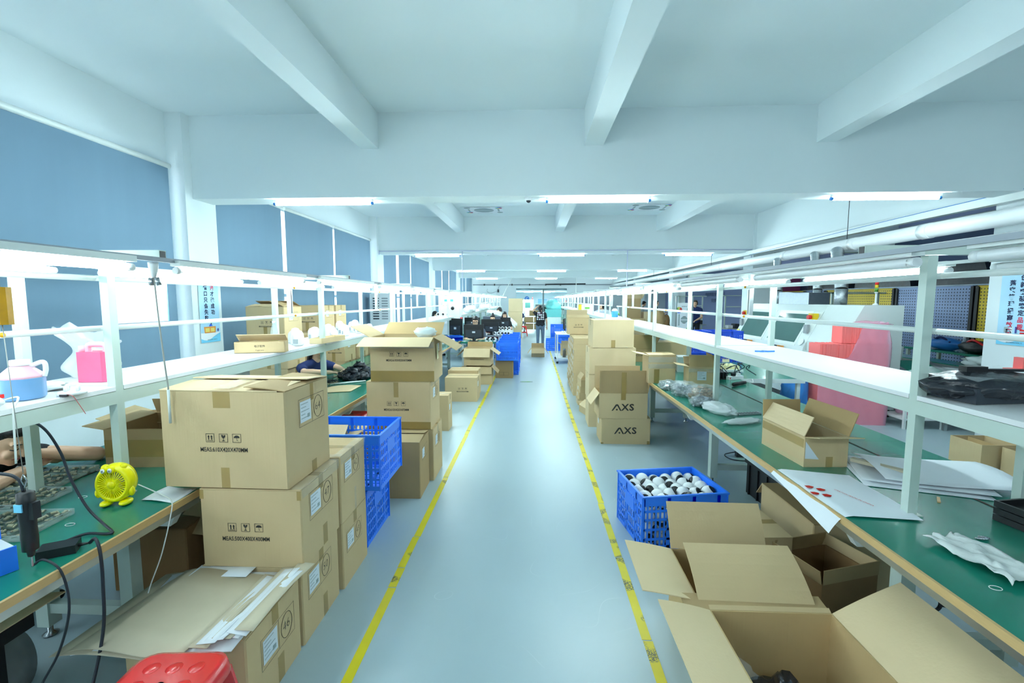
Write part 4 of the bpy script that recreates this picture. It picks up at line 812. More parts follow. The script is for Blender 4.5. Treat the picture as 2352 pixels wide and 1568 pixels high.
for k in range(5):
    a = k * 1.2566; M = Matrix.Translation((0, .01, .108)) @ Matrix.Rotation(a, 4, 'Y') @ Matrix.Rotation(.5, 4, 'Z'); bl_.add([(-.014, 0, .014), (.014, 0, .014), (.026, .0, .058), (-.022, 0, .06)], [(0, 1, 2, 3)], False, M)
bl_.build('blades', 'white_plastic', t)
for s in (-1, 1):
    MB().ball((s * .047, -.006, .014), (.03, .042, .014), 16, 8).build('foot', 'yellow_plastic', t); MB().ball((s * .082, -.01, .066), (.015, .018, .024), 12, 8).build('arm', 'yellow_plastic', t); MB().ball((s * .045, .0, .186), (.018, .02, .012), 12, 8).build('ear', 'yellow_plastic', t)
    e = MB().ball((s * .017 - .012, -.035, .180), .018, 14, 10).build('eye_socket', 'yellow_plastic', t); MB().lathe([(0, .0205), (.008, .019), (.0115, .015)], 12, M=Matrix.Translation((s * .017 - .012, -.035, .180)) @ M90).build('eye', 'eye_white', e); MB().lathe([(0, .0215), (.0045, .0208), (.006, .0185)], 10, M=Matrix.Translation((s * .017 - .012, -.035, .180)) @ M90).build('pupil', 'grey_paint', e)
cable('white fan cable running off the left bench to the floor', [(-1.86, 2.0, .83), (-1.82, 2.04, .78), (-1.75, 2.03, .757), (-1.69, 1.985, .757), (-1.655, 1.94, .73), (-1.68, 1.9, .55), (-1.74, 1.87, .35), (-1.68, 1.75, .15), (-1.62, 1.7, .01), (-1.5, 1.5, .006)], .0028, 'wire_white')
t = thing('power_adapter', 'black power adapter brick lying on the left bench', 'adapter', (-1.775, 1.555, LB), 32); MB().box(-.055, .055, -.035, .035, 0, .032).build('brick', 'black_plastic', t); MB().cyl((.055, 0, .016), (.085, 0, .016), .007, .004, 8).build('strain_relief', 'black_plastic', t)
cable('thick black lead hanging from the adapter over the bench edge', [(-1.70, 1.60, .768), (-1.665, 1.59, .79), (-1.635, 1.575, .74), (-1.62, 1.56, .62), (-1.615, 1.54, .45), (-1.60, 1.45, .25), (-1.57, 1.3, .05), (-1.5, 1.2, .008)], .006, 'wire_black')
cable('thin black lead dropping from the white station over the bench edge', [(-1.76, 1.45, .765), (-1.72, 1.455, .785), (-1.66, 1.455, .74), (-1.65, 1.46, .6), (-1.75, 1.5, .4), (-1.9, 1.55, .2), (-2.0, 1.6, .02)], .0042, 'wire_black')
cable('black looping cable in front of the left shelf, down to the bench', [(-2.03, 1.3, 1.16), (-2.02, 1.603, 1.206), (-2.0, 1.676, 1.221), (-1.975, 1.719, 1.177), (-1.95, 1.75, 1.067), (-1.925, 1.757, .953), (-1.86, 1.753, .834), (-1.79, 1.744, .773), (-1.705, 1.70, .759), (-1.72, 1.685, .758), (-1.80, 1.68, .758), (-1.83, 1.60, .758)], .0055, 'wire_black')
t = thing('electric_screwdriver', 'black electric screwdriver hanging over the left bench on a wire', 'screwdriver', (-1.62, 1.335, .84)); 
MB().lathe([(.0, 0), (.0025, .001), (.003, .03), (.009, .034), (.011, .05), (.0205, .055), (.022, .1), (.0205, .13), (.022, .16), (.024, .21), (.022, .245), (.012, .25)], 18).build('body', 'black_plastic', t); MB().lathe([(.0, -.005), (.003, 0), (.0032, .03), (.005, .04)], 10).build('bit', 'steel', t)
MB().box(.018, .034, -.012, .012, .16, .215).build('lever', 'black_plastic', t); MB().box(-.013, .013, -.0262, -.022, .19, .215).build('blue_sticker', 'cyan_print', t); MB().tube([(0, 0, .25), (0, 0, .265), (.01, 0, .285), (0, 0, .305), (-.01, 0, .285), (0, 0, .265)], .0022, 5).build('hook', 'steel', t)
MB().tube(crm([(-.005, 0, .25), (-.02, 0, .29), (-.06, -.01, .31), (-.16, -.03, .315)]), .005, 6).build('lead', 'wire_black', t)
t = thing('spring_balancer', 'gold spring balancer hanging from the left lamp rack', 'balancer', (-1.70, 1.385, 1.62)); MB().prism([(-.018, -.02), (.018, -.02), (.022, 0), (.018, .02), (-.018, .02), (-.022, 0)], 0, .12).build('body', 'gold_wrap', t); MB().prism([(-.006, -.024), (.006, -.024), (.006, -.019), (-.006, -.019)], .005, .115).build('fin', 'gold_wrap', t); MB().cyl((0, 0, .12), (0, 0, .25), .004, n=6).build('hook', 'steel', t); MB().tube([(0, 0, 0), (.04, -.025, -.25), (.08, -.05, -.47)], .0013, 4).build('wire', 'wire_grey', t)
t = thing('controller_unit', 'white controller box with blue side edges at the left bench corner', 'controller', (-1.93, 1.43, LB), -22); MB().box(-.12, .10, -.06, .06, 0, .085).build('case', 'white_plastic', t); MB().box(-.12, -.02, -.06, .06, .085, .15).build('raised_back', 'white_plastic', t)
for s in (-1, 1): MB().box(.10, .106, -.062, .062, 0, .088).build('blue_edge', 'blue_plastic', t) if s > 0 else MB().box(-.02, -.014, -.062, .062, .085, .153).build('blue_edge', 'blue_plastic', t)
MB().box(-.06, .02, -.063, -.06, .03, .07).build('terminal', 'grey_plastic', t)
# trays of circuit boards
rnd = random.Random(11)
def pcb_tray(label, cx, cy, w, d, n, rz):
    t = thing('board_tray', label, 'tray', (cx, cy, LB), rz, 'trays of circuit boards'); MB().box(-w / 2, w / 2, -d / 2, d / 2, 0, .006).build('tray', 'glass', t)
    for e in ((-w / 2, w / 2, -d / 2, -d / 2 + .004), (-w / 2, w / 2, d / 2 - .004, d / 2), (-w / 2, -w / 2 + .004, -d / 2, d / 2), (w / 2 - .004, w / 2, -d / 2, d / 2)): MB().box(*e, .006, .025).build('rim', 'glass', t)
    a = MB(); b = MB(); k = int(math.sqrt(n * w / d)); r = max(1, n // k)
    bd = MB().box(-.019, .019, -.015, .015, 0, .003).mesh('circuit_board', 'pcb'); cp = MB().box(-.009, .009, -.006, .006, .003, .009).box(.011, .016, -.01, .01, .003, .008).mesh('chips', 'chip')
    for i in range(k):
        for j in range(r):
            p = (-w / 2 + w * (i + .5) / k + rnd.uniform(-.006, .006), -d / 2 + d * (j + .5) / r + rnd.uniform(-.006, .006), .006 + rnd.uniform(0, .012)); q = (rnd.uniform(-.25, .25), rnd.uniform(-.25, .25), rnd.uniform(0, 3.1))
            o = link('circuit_board', bd, t, p, q); link('chips', cp, o)
pcb_tray('tray of loose circuit boards under the sleeping worker at the left bench', -2.58, 2.21, .34, .30, 48, 8)
pcb_tray('tray of circuit boards nearest the camera on the left bench', -2.22, 1.72, .40, .24, 48, 6); pcb_tray('middle tray of circuit boards on the left bench', -2.42, 1.97, .30, .20, 30, 6)
for i, (x, y) in enumerate(((-2.16, 2.02), (-2.06, 2.06), (-2.27, 1.9), (-2.2, 1.85), (-2.41, 2.36), (-1.95, 1.76), (1.77, 2.14), (1.53, 1.49))):
    o = MB().tube([(x + .018 * math.cos(k * .45), y + .013 * math.sin(k * .45), LB + .002) for k in range(14)], .0013, 5, True).build('rubber_band', 'wire_white'); tag(o, '%s on the %s bench, %s' % ('pale rubber ring', 'left' if x < 0 else 'right', ['right of the front rear post', 'nearest the yellow fan', 'by the circuit boards', 'just below the board trays', 'near the crumpled tissue', 'beside the screwdriver', 'by the post foot', 'in front of the grey cloth'][i]), 'rubber band', 'rubber rings on the benches')
t = tag(MB().sheet(lambda u, v: (-1.85 + u * .17, 2.0 + v * .16 - u * .02, LB + .003 + .004 * math.sin(u * 4 + v * 3)), 6, 5, .0006).build('paper_sheet', 'paper'), 'white paper sheet between the fan and the carton stack', 'paper')
tag(blob((-2.56, 2.53, LB + .022), (.04, .03, .025), .5, 4, 16, 10, 2.5, LB).build('crumpled_tissue', 'cloth_white'), 'crumpled white tissue with red spots on the left bench', 'tissue')
# shelf clutter, left front
t = thing('liquid_jug', 'jug half full of blue liquid with pink neck on the left shelf', 'jug', (-2.12, 1.775, SH), 10)
MB().lathe([(.066, .0), (.072, .006), (.073, .085), (.074, .088)], 8).build('body', 'jerry_blue', t); MB().lathe([(.074, .088), (.07, .1), (.034, .135), (.028, .138)], 8).build('shoulder', 'jerry_neck', t); MB().lathe([(.03, .138), (.032, .142), (.031, .162), (.0, .164)], 16).build('cap', 'white_plastic', t)
MB().tube(crm([(.03, .01, .135), (.07, .02, .15), (.078, .02, .12), (.07, .02, .09)]), .009, 8).build('handle', 'white_plastic', t); MB().tube([(.035 * math.cos(k * .5), .035 * math.sin(k * .5), .128) for k in range(12)], .0025, 5, True).build('string', 'wire_red', t)
t = thing('pink_jerrycan', 'pink jerrycan with a moulded handle behind the front left post', 'jerrycan', (-2.205, 2.19, SH), 6)
c = .012; w_, d_ = .068, .045; MB().prism([(-w_ + c, -d_), (w_ - c, -d_), (w_, -d_ + c), (w_, d_ - c), (w_ - c, d_), (-w_ + c, d_), (-w_, d_ - c), (-w_, -d_ + c)], 0, .15).build('body', 'jerry_pink', t)
MB().tube(crm([(-.035, 0, .145), (-.035, 0, .175), (-.02, 0, .185), (.03, 0, .185), (.05, 0, .175), (.05, 0, .145)]), .014, 8).build('handle', 'jerry_neck', t); MB().lathe([(.018, .15), (.02, .152), (.02, .178), (.0, .18)], 12, (-.058, 0, 0)).build('cap', 'jerry_neck', t)
def bagp(u, v):
    a = u * 6.2832; prof = [.09, .108, .112, .108, .10, .098, .105, .125, .145]; k = v * 8; i = min(7, int(k)); r = prof[i] + (prof[i + 1] - prof[i]) * (k - i); r *= 1 + .4 * noise.noise(V_((math.cos(a) * 1.6, math.sin(a) * 1.6, v * 3)))
    return (-2.36 + r * math.cos(a) * (1.15 - .35 * v * (math.cos(a) > 0)), 2.33 + r * math.sin(a) * .75, SH + .002 + v * .27 - .05 * v * v * (1 + math.cos(a)) + .02 * math.sin(a * 5) * v)
V_ = Vector; o = MB().sheet(bagp, 40, 22); blob((-2.36, 2.33, SH + .075), (.08, .055, .075), .2, 6, 20, 12, 2.2, SH, o); tag(o.build('plastic_bag', 'film_milky'), 'milky plastic bag standing on the left shelf beside the pink jerrycan', 'bag')
tag(blob((-2.22, 1.95, SH + .016), (.10, .05, .02), .4, 8, 20, 12, 2.0, SH).build('white_cloth', 'cloth_white'), 'flat white cloth between the jug and the plastic bag', 'cloth')
t = thing('camera_mount', 'round white camera mount with pegs at the left shelf edge', 'mount', (-1.995, 1.86, SH), 10); MB().lathe([(.045, 0), (.05, .004), (.05, .014), (.044, .016)], 20).build('disc', 'white_plastic', t)
for x, y in ((-.025, .01), (-.015, -.015), (.018, .012), (.028, -.008)): MB().cyl((x, y, .016), (x, y, .04), .006, n=8).build('peg', 'white_plastic', t)
MB().tube(crm([(.01, -.045, .01), (.05, -.065, .005), (.075, -.07, -.03), (.10, -.075, -.07)]), .0012, 4).build('red_lead', 'wire_red', t); MB().box(-.01, .02, -.055, -.042, .002, .01).build('connector', 'black_plastic', t)
t = thing('white_adapter', 'white round-cornered adapter with a cord at the left frame edge on the shelf', 'adapter', (-2.06, 1.58, SH), 8); blob((0, 0, .024), (.075, .05, .026), .05, 3, 20, 10).build('case', 'white_plastic', t); MB().tube(crm([(.06, .02, .03), (.1, .03, .04), (.12, .01, .03), (.13, -.02, -.01), (.13, -.03, -.2)]), .0035, 6).build('cord', 'wire_white', t); MB().box(-.03, .02, .03, .07, .03, .045).build('red_cap', 'red_plastic', t)
t = thing('whiteboard', 'blank white board clamped at the back of the left rack', 'board', (-2.515, 2.83, 1.555)); MB().box(-.008, .008, -.20, .20, 0, .30).build('panel', 'shelf_white', t)
for y in (-.2, .2): MB().box(-.01, .01, y - .004, y + .004, 0, .3).build('blue_edge', 'cyan_print', t)
t = thing('hanging_plug', 'white cone socket with steel plug dangling below the left lamp rail', 'plug', (-1.735, 2.03, 1.80)); MB().lathe([(.008, .0), (.02, .05), (.021, .07), (.005, .072)], 14, (0, 0, .0)).build('cone', 'white_plastic', t); MB().cyl((-.014, 0, .0), (-.014, 0, -.035), .011, n=10).build('steel_plug', 'steel', t); MB().cyl((.012, 0, .0), (.022, 0, -.035), .011, n=10).build('steel_plug', 'steel', t)
MB().tube(crm([(0, 0, 0), (.006, 0, -.15), (.02, 0, -.38), (.03, 0, -.5), (.03, 0, -.52)]), .0035, 6).build('cord', 'wire_grey', t); MB().cyl((.03, 0, -.52), (.03, 0, -.68), .006, n=8).build('rod_end', 'white_metal', t)
t = thing('long_carton', 'long narrow carton with a lid flap on the left shelf edge', 'box', (-2.08, 3.50, SH), 64); w, d, h = .36, .10, .085
B_ = MB(); B_.box(-w / 2, w / 2, -d / 2, d / 2, 0, .004); B_.box(-w / 2, w / 2, -d / 2, -d / 2 + .004, 0, h); B_.box(-w / 2, w / 2, d / 2 - .004, d / 2, 0, h); B_.box(-w / 2, -w / 2 + .004, -d / 2, d / 2, 0, h); B_.box(w / 2 - .004, w / 2, -d / 2, d / 2, 0, h); B_.build('tray', 'card', t)
t.rotation_euler = (0, 0, math.radians(14)); t.location = (-2.12, 3.46, SH); flap(t, 'B', w, d, h, 40, .08, 'card_light'); text('电子配件', .02, 'ink', t, (0, -d / 2 - .001, .05), 'F'); text('Fragile parts', .012, 'ink', t, (0, -d / 2 - .001, .02), 'F')
tag(blob((-2.18, 3.55, SH + .09), (.07, .025, .02), .3, 5, 16, 8).build('white_part', 'white_plastic'), 'white moulded part lying on the long narrow carton', 'part')
def bottle(label, x, y, z, sc=1.0, green=True):
    t = thing('water_bottle', label, 'bottle', (x, y, z)); MB().lathe([(.03 * sc, 0), (.032 * sc, .006), (.032 * sc, .11 * sc), (.026 * sc, .15 * sc), (.013 * sc, .19 * sc), (.012 * sc, .2 * sc)], 16).build('body', 'glass', t); MB().lathe([(.0145 * sc, .198 * sc), (.0145 * sc, .218 * sc), (0, .219 * sc)], 12).build('cap', 'white_plastic', t); MB().lathe([(.0326 * sc, .035 * sc), (.0326 * sc, .075 * sc)], 16).build('label_band', 'green_print' if green else 'cyan_print', t); return t
MATS['green_print'].node_tree.nodes['Principled BSDF'].inputs['Roughness'].default_value = .5
bottle('clear water bottle with a green band on the left shelf', -2.33, 4.0, SH)
rnd = random.Random(5); CP = None
for i in range(16):
    y = 3.98 + i * .125; x = -2.10 - .09 * (i % 3) - (.03 if i > 8 else 0); s_ = rnd.uniform(.75, 1.0)
    lb = 'white plastic camera housing in the row along the left shelf, %s from the front' % ORD[i]
    if CP is None:
        t = thing('camera_housing', lb, 'camera part', (x, y, SH), 0, 'white camera housings on the left shelf'); MB().lathe([(.035, 0), (.045, .005), (.05, .06), (.046, .105), (.03, .13), (.0, .138)], 18).build('shell', 'white_plastic', t); MB().box(-.02, .02, -.055, -.045, .02, .06).build('slot', 'grey_plastic', t); CP = t
    else: t = copy_tree(CP, lb, (x, y, SH), rnd.uniform(-60, 60)); t.scale = (s_, s_, s_ * rnd.uniform(.9, 1.2))
t = carton('shallow cardboard tray on the left shelf by the second post', -2.0, 4.36, SH, .12, .46, .05, -4, opened=True, m='card_light', flaps=[])
mb = MB(); rnd = random.Random(9)
for i in range(40):
    a = rnd.uniform(0, 6.28); r = rnd.uniform(0, 1); cx, cy = -2.14 + r * .17 * math.cos(a), 5.42 + r * .26 * math.sin(a); zz = LB + .02 + (1 - r) * .13 * rnd.random()
    mb.tube([(cx + .035 * math.cos(k * .6), cy + .03 * math.sin(k * .6), zz + .02 * math.sin(k * 1.1 + i)) for k in range(11)], .007, 5, True)
for i in range(46):
    a = rnd.uniform(0, 6.28); r = math.sqrt(rnd.random()); blob((-2.14 + r * .17 * math.cos(a), 5.42 + r * .26 * math.sin(a), LB + .03 + (1 - r * r) * .13 * rnd.random()), (.05, .05, .038), .75, 100 + i, 12, 8, 2.4, LB, mb)

o = tag(mb.build('black_part_bags', 'foil_dark'), 'heap of shiny black bagged parts on the left bench', 'parts'); o['kind'] = 'stuff'
mb = MB()
for i in range(30):
    a = rnd.uniform(0, 6.28); r = rnd.uniform(0, 1); cx, cy = -2.30 + r * .09 * math.cos(a), 5.0 + r * .13 * math.sin(a)
    mb.tube([(cx + .02 * math.cos(k * .8 + i), cy + .02 * math.sin(k * .8), LB + .01 + .03 * rnd.random()) for k in range(6)], .003, 4)
o = tag(mb.build('wire_bundle', 'wire_black'), 'bundle of thin black wires beside the shiny heap', 'wires'); o['kind'] = 'stuff'
tag(MB().sheet(lambda u, v: (-2.22 + u * .34, 4.45 + v * .30 + u * .12, LB + .005 + .018 * math.sin(u * 3) * v), 8, 6, .003).build('card_sheet', 'card_light'), 'loose cardboard sheet on the left bench by the second post', 'cardboard')
for i in range(4): tag(MB().cyl((-2.25 + .04 * i, 4.92 + .02 * i, LB + .008), (-2.06 + .04 * i, 5.10 + .02 * i, LB + .008), .007, n=8).build('plastic_rod', 'white_plastic'), '%s white plastic rod in the row on the left bench' % ORD[i], 'rod', 'white rods on the left bench')
# low left corner
t = thing('cable_reel', 'grey cable reel lying on the floor at the lower left corner', 'reel', (-2.28, 1.72, 0), 30); MR = Matrix.Translation((0, 0, .13)) @ Matrix.Rotation(math.radians(72), 4, 'Y')
for z in (-.05, .05): MB().lathe([(.03, z - .006), (.13, z - .006), (.13, z + .006), (.03, z + .006)], 28, M=MR).build('flange', 'grey_plastic', t)
MB().lathe([(.075, -.045), (.085, -.02), (.085, .02), (.075, .045)], 24, M=MR).build('winding', 'white_plastic', t)
t = thing('black_bracket', 'black stand holding a cardboard sheet at the left frame edge', 'stand', (-2.18, 1.62, 0)); MB().box(-.16, .10, -.10, .08, .34, .42).build('block', 'black_plastic', t); MB().box(.02, .06, -.04, 0, 0, .34).build('leg', 'black_plastic', t); MB().box(-.16, -.12, -.04, 0, 0, .34).build('leg', 'black_plastic', t)
tag(MB().sheet(lambda u, v: (-2.42 + u * .40, 1.46 + v * .26 + u * .06, .43 + .01 * u), 3, 3, .004).build('card_sheet', 'card_light'), 'cardboard sheet lying on the black stand at the left frame edge', 'cardboard')
# boards and paper on carton 46
for i, (x0, x1, y0, y1, z, m, l, rz) in enumerate(((-1.80, -1.16, 1.50, 2.02, .384, 'greyboard', 'lowest grey board of the pile on carton 46', -3), (-1.74, -1.13, 1.53, 2.03, .392, 'paper', 'white sheet between the grey boards on carton 46', 2), (-1.72, -1.26, 1.50, 2.02, .402, 'greyboard', 'top grey board of the pile on carton 46', -6))):
    cx, cy = (x0 + x1) / 2, (y0 + y1) / 2
    tag(MB().sheet(lambda u, v: ((u - .5) * (x1 - x0), (v - .5) * (y1 - y0), -.03 * max(0, .35 - u) ** 2 * 6 + .004 * math.sin(u * 6)), 12, 4, .003).build('board_sheet', m, None, (cx, cy, z), (0, 0, math.radians(rz))), l, 'board', 'board pile on carton 46')
for i in range(7):
    x = -1.28 + i * .022; L_ = .46 - .03 * (i % 3)
    tag(MB().sheet(lambda u, v: (x + u * .075 + .02 * v, 1.53 + .012 * i + v * L_, .408 + .0035 * i + .012 * math.sin(v * 4 + i) * u), 3, 10, .0015).build('paper_strip', 'paper' if i % 3 else 'greyboard'), '%s from the left of the white offcut strips beside the grey boards' % ORD[i], 'paper', 'paper offcuts on carton 46')
tag(MB().sheet(lambda u, v: (-1.62 + u * .28, 1.97 + v * .09, .4 + .004 * u), 3, 2, .0015).build('paper_sheet', 'paper'), 'white sheet peeping out behind the grey boards', 'paper')
def stool(label, x, y, rz=0, h=.47, s=1.0):
    t = thing('plastic_stool', label, 'stool', (x, y, 0), rz); a = .155 * s
    def rr(r, c, n=5):
        o = []
        for q in range(4):
            for k in range(n + 1):
                an = q * math.pi / 2 + k * math.pi / 2 / n; sx = (1, -1, -1, 1)[q]; sy = (1, 1, -1, -1)[q]; o.append((sx * (r - c) + c * math.cos(an), sy * (r - c) + c * math.sin(an)))
        return o
    rings = [(rr(a - .02, .05), h), (rr(a, .06), h - .008), (rr(a + .008, .06), h - .05), (rr(a + .006, .06), h - .055)]; b = MB(); vs = []; n = len(rings[0][0])
    for r, z in rings: vs += [(p[0], p[1], z) for p in r]
    b.add(vs, [(i * n + k, i * n + (k + 1) % n, (i + 1) * n + (k + 1) % n, (i + 1) * n + k) for i in range(3) for k in range(n)], True); b.add(vs[:n], [tuple(range(n))]); b.build('seat', 'red_plastic', t)
    MB().lathe([(.0, .0015), (.017, .0015)], 14, (0, 0, h)).build('hole', 'black_plastic', t)
    for i in range(3):
        for j in range(3):
            if i == 1 and j == 1: continue
            MB().ball(((i - 1) * .075 * s, (j - 1) * .075 * s, h - .001), (.028, .028, .004), 10, 6).build('seat_boss', 'red_plastic', t)
    for sx in (-1, 1):
        for sy in (-1, 1):
            M = MB(); p = Vector((sx * (a - .02), sy * (a - .02), h - .05)); q = Vector((sx * (a + .045), sy * (a + .045), 0)); M.add([p + Vector((-sx * .045, 0, 0)), p + Vector((sx * .012, 0, 0)), p + Vector((sx * .012, sy * .012, 0)), p + Vector((-sx * .045, sy * .012, 0)), q + Vector((-sx * .028, 0, 0)), q + Vector((0, 0, 0)), q + Vector((0, sy * .012, 0)), q + Vector((-sx * .028, sy * .012, 0))], [(0, 1, 2, 3), (7, 6, 5, 4), (0, 4, 5, 1), (1, 5, 6, 2), (2, 6, 7, 3), (3, 7, 4, 0)]); M.build('leg', 'red_plastic', t)
    for s2 in (-1, 1): MB().box(-a, a, s2 * (a + .014) - .005, s2 * (a + .014) + .005, .16, .19).build('brace', 'red_plastic', t); MB().box(s2 * (a + .014) - .005, s2 * (a + .014) + .005, -a, a, .16, .19).build('brace', 'red_plastic', t)
    return t
stool('red plastic stool cut off by the bottom frame edge', -1.205, 1.31, 4, .455)
stool('red plastic stool on the floor beyond the blue crates', -.42, 21.3, 0, .47)
stool('red plastic stool tucked under the left bench', -1.95, 4.75, 0, .47)

tag(blob((-1.03, 4.33, 1.385), (.10, .07, .055), .35, 14, 22, 14, 2.6).build('plastic_bag', 'film_white'), 'crumpled white bag in the open carton atop the tall left stack', 'bag')
# ------------------------------------------------------------------ things on the right bench, shelf and floor
def sheet_thing(label, name, m, cx, cy, z, w, d, rz, fn=lambda u, v: 0, th=.001, cat='paper', n=10, group=None):
    return tag(MB().sheet(lambda u, v: ((u - .5) * w, (v - .5) * d, fn(u, v)), n, n, th).build(name, m, None, (cx, cy, z), (0, 0, math.radians(rz))), label, cat, group)
# big poster sheet hanging over the edge
t = thing('card_poster', 'white card sheet with red arrows drooping over the right bench edge', 'paper', (1.51, 2.24, LB))
def pf(u, v):   # u across the bench (0 at the aisle), v along
    A, B_, C_, D_ = Vector((-.17, .31)), Vector((.21, .23)), Vector((.17, -.29)), Vector((-.22, -.25)); p = (A * (1 - u) + B_ * u) * v + (D_ * (1 - u) + C_ * u) * (1 - v)
    over = max(0, -.15 - p.x); return (p.x + over * .35, p.y, .006 + .006 * math.sin(v * 5) * u - over * 1.25 - .012 * max(0, 1 - abs(p.x + .15) * 25))
MB().sheet(pf, 20, 14).build('sheet', 'paper', t)
for i, (u, v) in enumerate(((.22, .55), (.32, .50), (.20, .42), (.30, .37))):
    p = Vector(pf(u, v)) + Vector((0, 0, .003)); MB().add([p + Vector((-.02, .014, 0)), p + Vector((.004, .016, 0)), p + Vector((.02, 0, 0)), p + Vector((.004, -.016, 0)), p + Vector((-.02, -.014, 0))], [(0, 1, 2, 3, 4)]).build('red_arrow', 'red_plastic', t)
text('CARTON MADE IN CHINA', .016, 'red_ink', t, (.02, -.08, .012), rot=(0, 0, -1.25)); 
for i, (x, y, w, d, rz, dz, l) in enumerate(((2.02, 2.46, .52, .44, -18, 0, 'lowest white card sheet of the pile on the right bench'), (2.06, 2.48, .54, .42, -22, .008, 'second white card sheet of the pile on the right bench'), (2.16, 2.48, .60, .42, -14, .02, 'curved white card sheet on top of the pile on the right bench'))):
    sheet_thing(l, 'card_sheet', 'paper', x, y, LB + .003 + dz, w, d, rz, lambda u, v: .022 * math.sin(v * 3.1) * (i == 2) + .014 * max(0, u - .5) * i + .05 * max(0, .2 - u) * (i == 2), .0016, 'paper', 10, 'white card sheets on the right bench')
tag(MB().box(-.12, .12, -.02, .02, 0, .018).build('card_bundle', 'greyboard', None, (1.90, 2.52, LB + .032), (0, 0, math.radians(-52))), 'thin bundle of grey card strips on the white sheets', 'cardboard')
def clothf(u, v): return (u - .5) * .17 + .03 * wob((u, v, 1), 4, 1), (v - .5) * .30 + .02 * wob((u, v, 7), 4, 1), .012 + .02 * abs(wob((u, v, 3), 5, 1)) + .014 * abs(math.sin(u * 8 + v * 5))
tag(MB().sheet(clothf, 20, 26, .002).build('grey_cloth', 'cloth_white', None, (1.645, 1.65, LB), (0, 0, math.radians(8))), 'crumpled grey-white cloth on the right bench', 'cloth')
tag(blob((1.79, 1.81, LB + .006), (.028, .01, .007), .4, 2, 12, 8, 3, LB).build('foil_scrap', 'foil'), 'small silver foil scrap on the right bench', 'scrap')
tag(MB().box(-.035, .035, -.006, .006, 0, .006).build('wood_splint', 'wood_edge', None, (1.93, 2.17, LB), (0, 0, .9)), 'short wooden splint beside the white card sheets', 'splint')
t = thing('parts_bin', 'stacked black component trays at the right frame edge', 'tray', (2.13, 1.93, LB), 10)
for i in range(3): 
    b = MB(); b.box(-.11, .11, -.07, .07, i * .03, i * .03 + .004); 
    for e in ((-.12, .12, -.08, -.07), (-.12, .12, .07, .08), (-.12, -.11, -.07, .07), (.11, .12, -.07, .07)): b.box(*e, i * .03, i * .03 + .026)
    b.build('tray', 'black_plastic', t)
# plastic bags of parts
for i, (x, y, r, s, l) in enumerate(((1.47, 4.86, (.12, .13, .055), 1, 'clear bag of metal parts farthest along the right bench'), (1.52, 4.53, (.13, .14, .08), 2, 'clear bag of metal parts standing in the middle of the bag row'), (1.62, 4.33, (.17, .15, .085), 3, 'largest clear bag of brown parts on the right bench'), (1.53, 4.10, (.12, .11, .045), 4, 'clear bag of grey parts before the largest bag'), (1.58, 3.86, (.17, .10, .045), 5, 'milky plastic bag flopped on the right bench'))):
    t = thing('parts_bag', l, 'bag', (x, y, LB), s * 21, 'bags of parts on the right bench')
    blob((0, 0, r[2] * .75), r, .26, s + 20, 30, 18, 3.2, 0.0).build('film', 'film_clear' if s < 5 else 'film_milky', t)
    if s < 5:
        b = MB(); rr = random.Random(s)
        for k in range(70): 
            qa = rr.uniform(0, 6.28); qr = .82 * math.sqrt(rr.random()); p = Vector((qr * math.cos(qa) * r[0], qr * math.sin(qa) * r[1], .008 + rr.random() * r[2] * 1.45 * math.sqrt(1 - qr * qr))); M = Matrix.Translation(p) @ Matrix.Rotation(rr.uniform(0, 3), 4, 'Z') @ Matrix.Rotation(rr.uniform(0, 3), 4, 'X'); b.box(-.02, .02, -.012, .012, -.005, .005, M)
        o = b.build('contents', ['alu', 'grey_plastic', 'card_brown', 'galvanised'][s - 1], t); o['kind'] = 'stuff'
    MB().sheet(lambda u, v: (r[0] * (.6 + .55 * u), (v - .5) * r[1] * 1.1, .02 + .05 * u + .012 * math.sin(v * 9 + s)), 5, 8).build('bag_neck', 'film_clear', t)
t = thing('flat_pack', 'flat clear sleeve lying on the right bench', 'bag', (1.62, 3.52, LB), 20); blob((0, 0, .016), (.17, .055, .018), .25, 31, 26, 12, 3, 0).build('film', 'film_milky', t)
t = thing('component_strip', 'grey component tube strip beside the plastic bags', 'strip', (1.80, 3.80, LB), 15); MB().box(-.11, .11, -.022, .022, 0, .012).build('tube', 'grey_plastic', t)
for k in range(7): MB().box(-.095 + k * .028, -.08 + k * .028, -.016, .016, .012, .014).build('slot', 'dark_plastic', t)
t = thing('electric_screwdriver', 'black electric screwdriver lying on the right bench with a white cord', 'screwdriver', (2.30, 5.1, LB), 35); M = Matrix.Translation((0, 0, .022)) @ Matrix.Rotation(math.pi / 2, 4, 'Y'); MB().lathe([(.006, -.13), (.02, -.115), (.022, -.03), (.019, .0), (.022, .05), (.02, .11), (.008, .13)], 16, M=M).build('body', 'black_plastic', t); MB().tube(crm([(.13, 0, .02), (.17, .04, .03), (.2, .0, .03), (.18, -.05, .02), (.24, .0, .05), (.22, .1, .01)]), .004, 6).build('cord', 'wire_white', t)
t = thing('power_strip', 'white power strip behind the second right post', 'power strip', (2.42, 5.5, LB), 20); MB().box(-.11, .11, -.028, .028, 0, .04).build('body', 'white_plastic', t); MB().box(-.04, .0, -.018, .018, .04, .075).build('plug', 'black_plastic', t); MB().box(.04, .075, -.018, .018, .04, .07).build('plug', 'white_plastic', t); MB().box(-.095, -.08, -.029, -.028, .012, .026).build('switch', 'red_plastic', t)
t = thing('black_heatsink', 'black ribbed plastic trays behind the second right post', 'tray', (2.14, 5.55, LB), 8); b = MB().box(-.18, .18, -.1, .1, 0, .01).build('plate', 'black_plastic', t)
for i in range(9): MB().box(-.18 + i * .042, -.16 + i * .042, -.1, .1, .01, .085).build('rib', 'black_plastic', t)
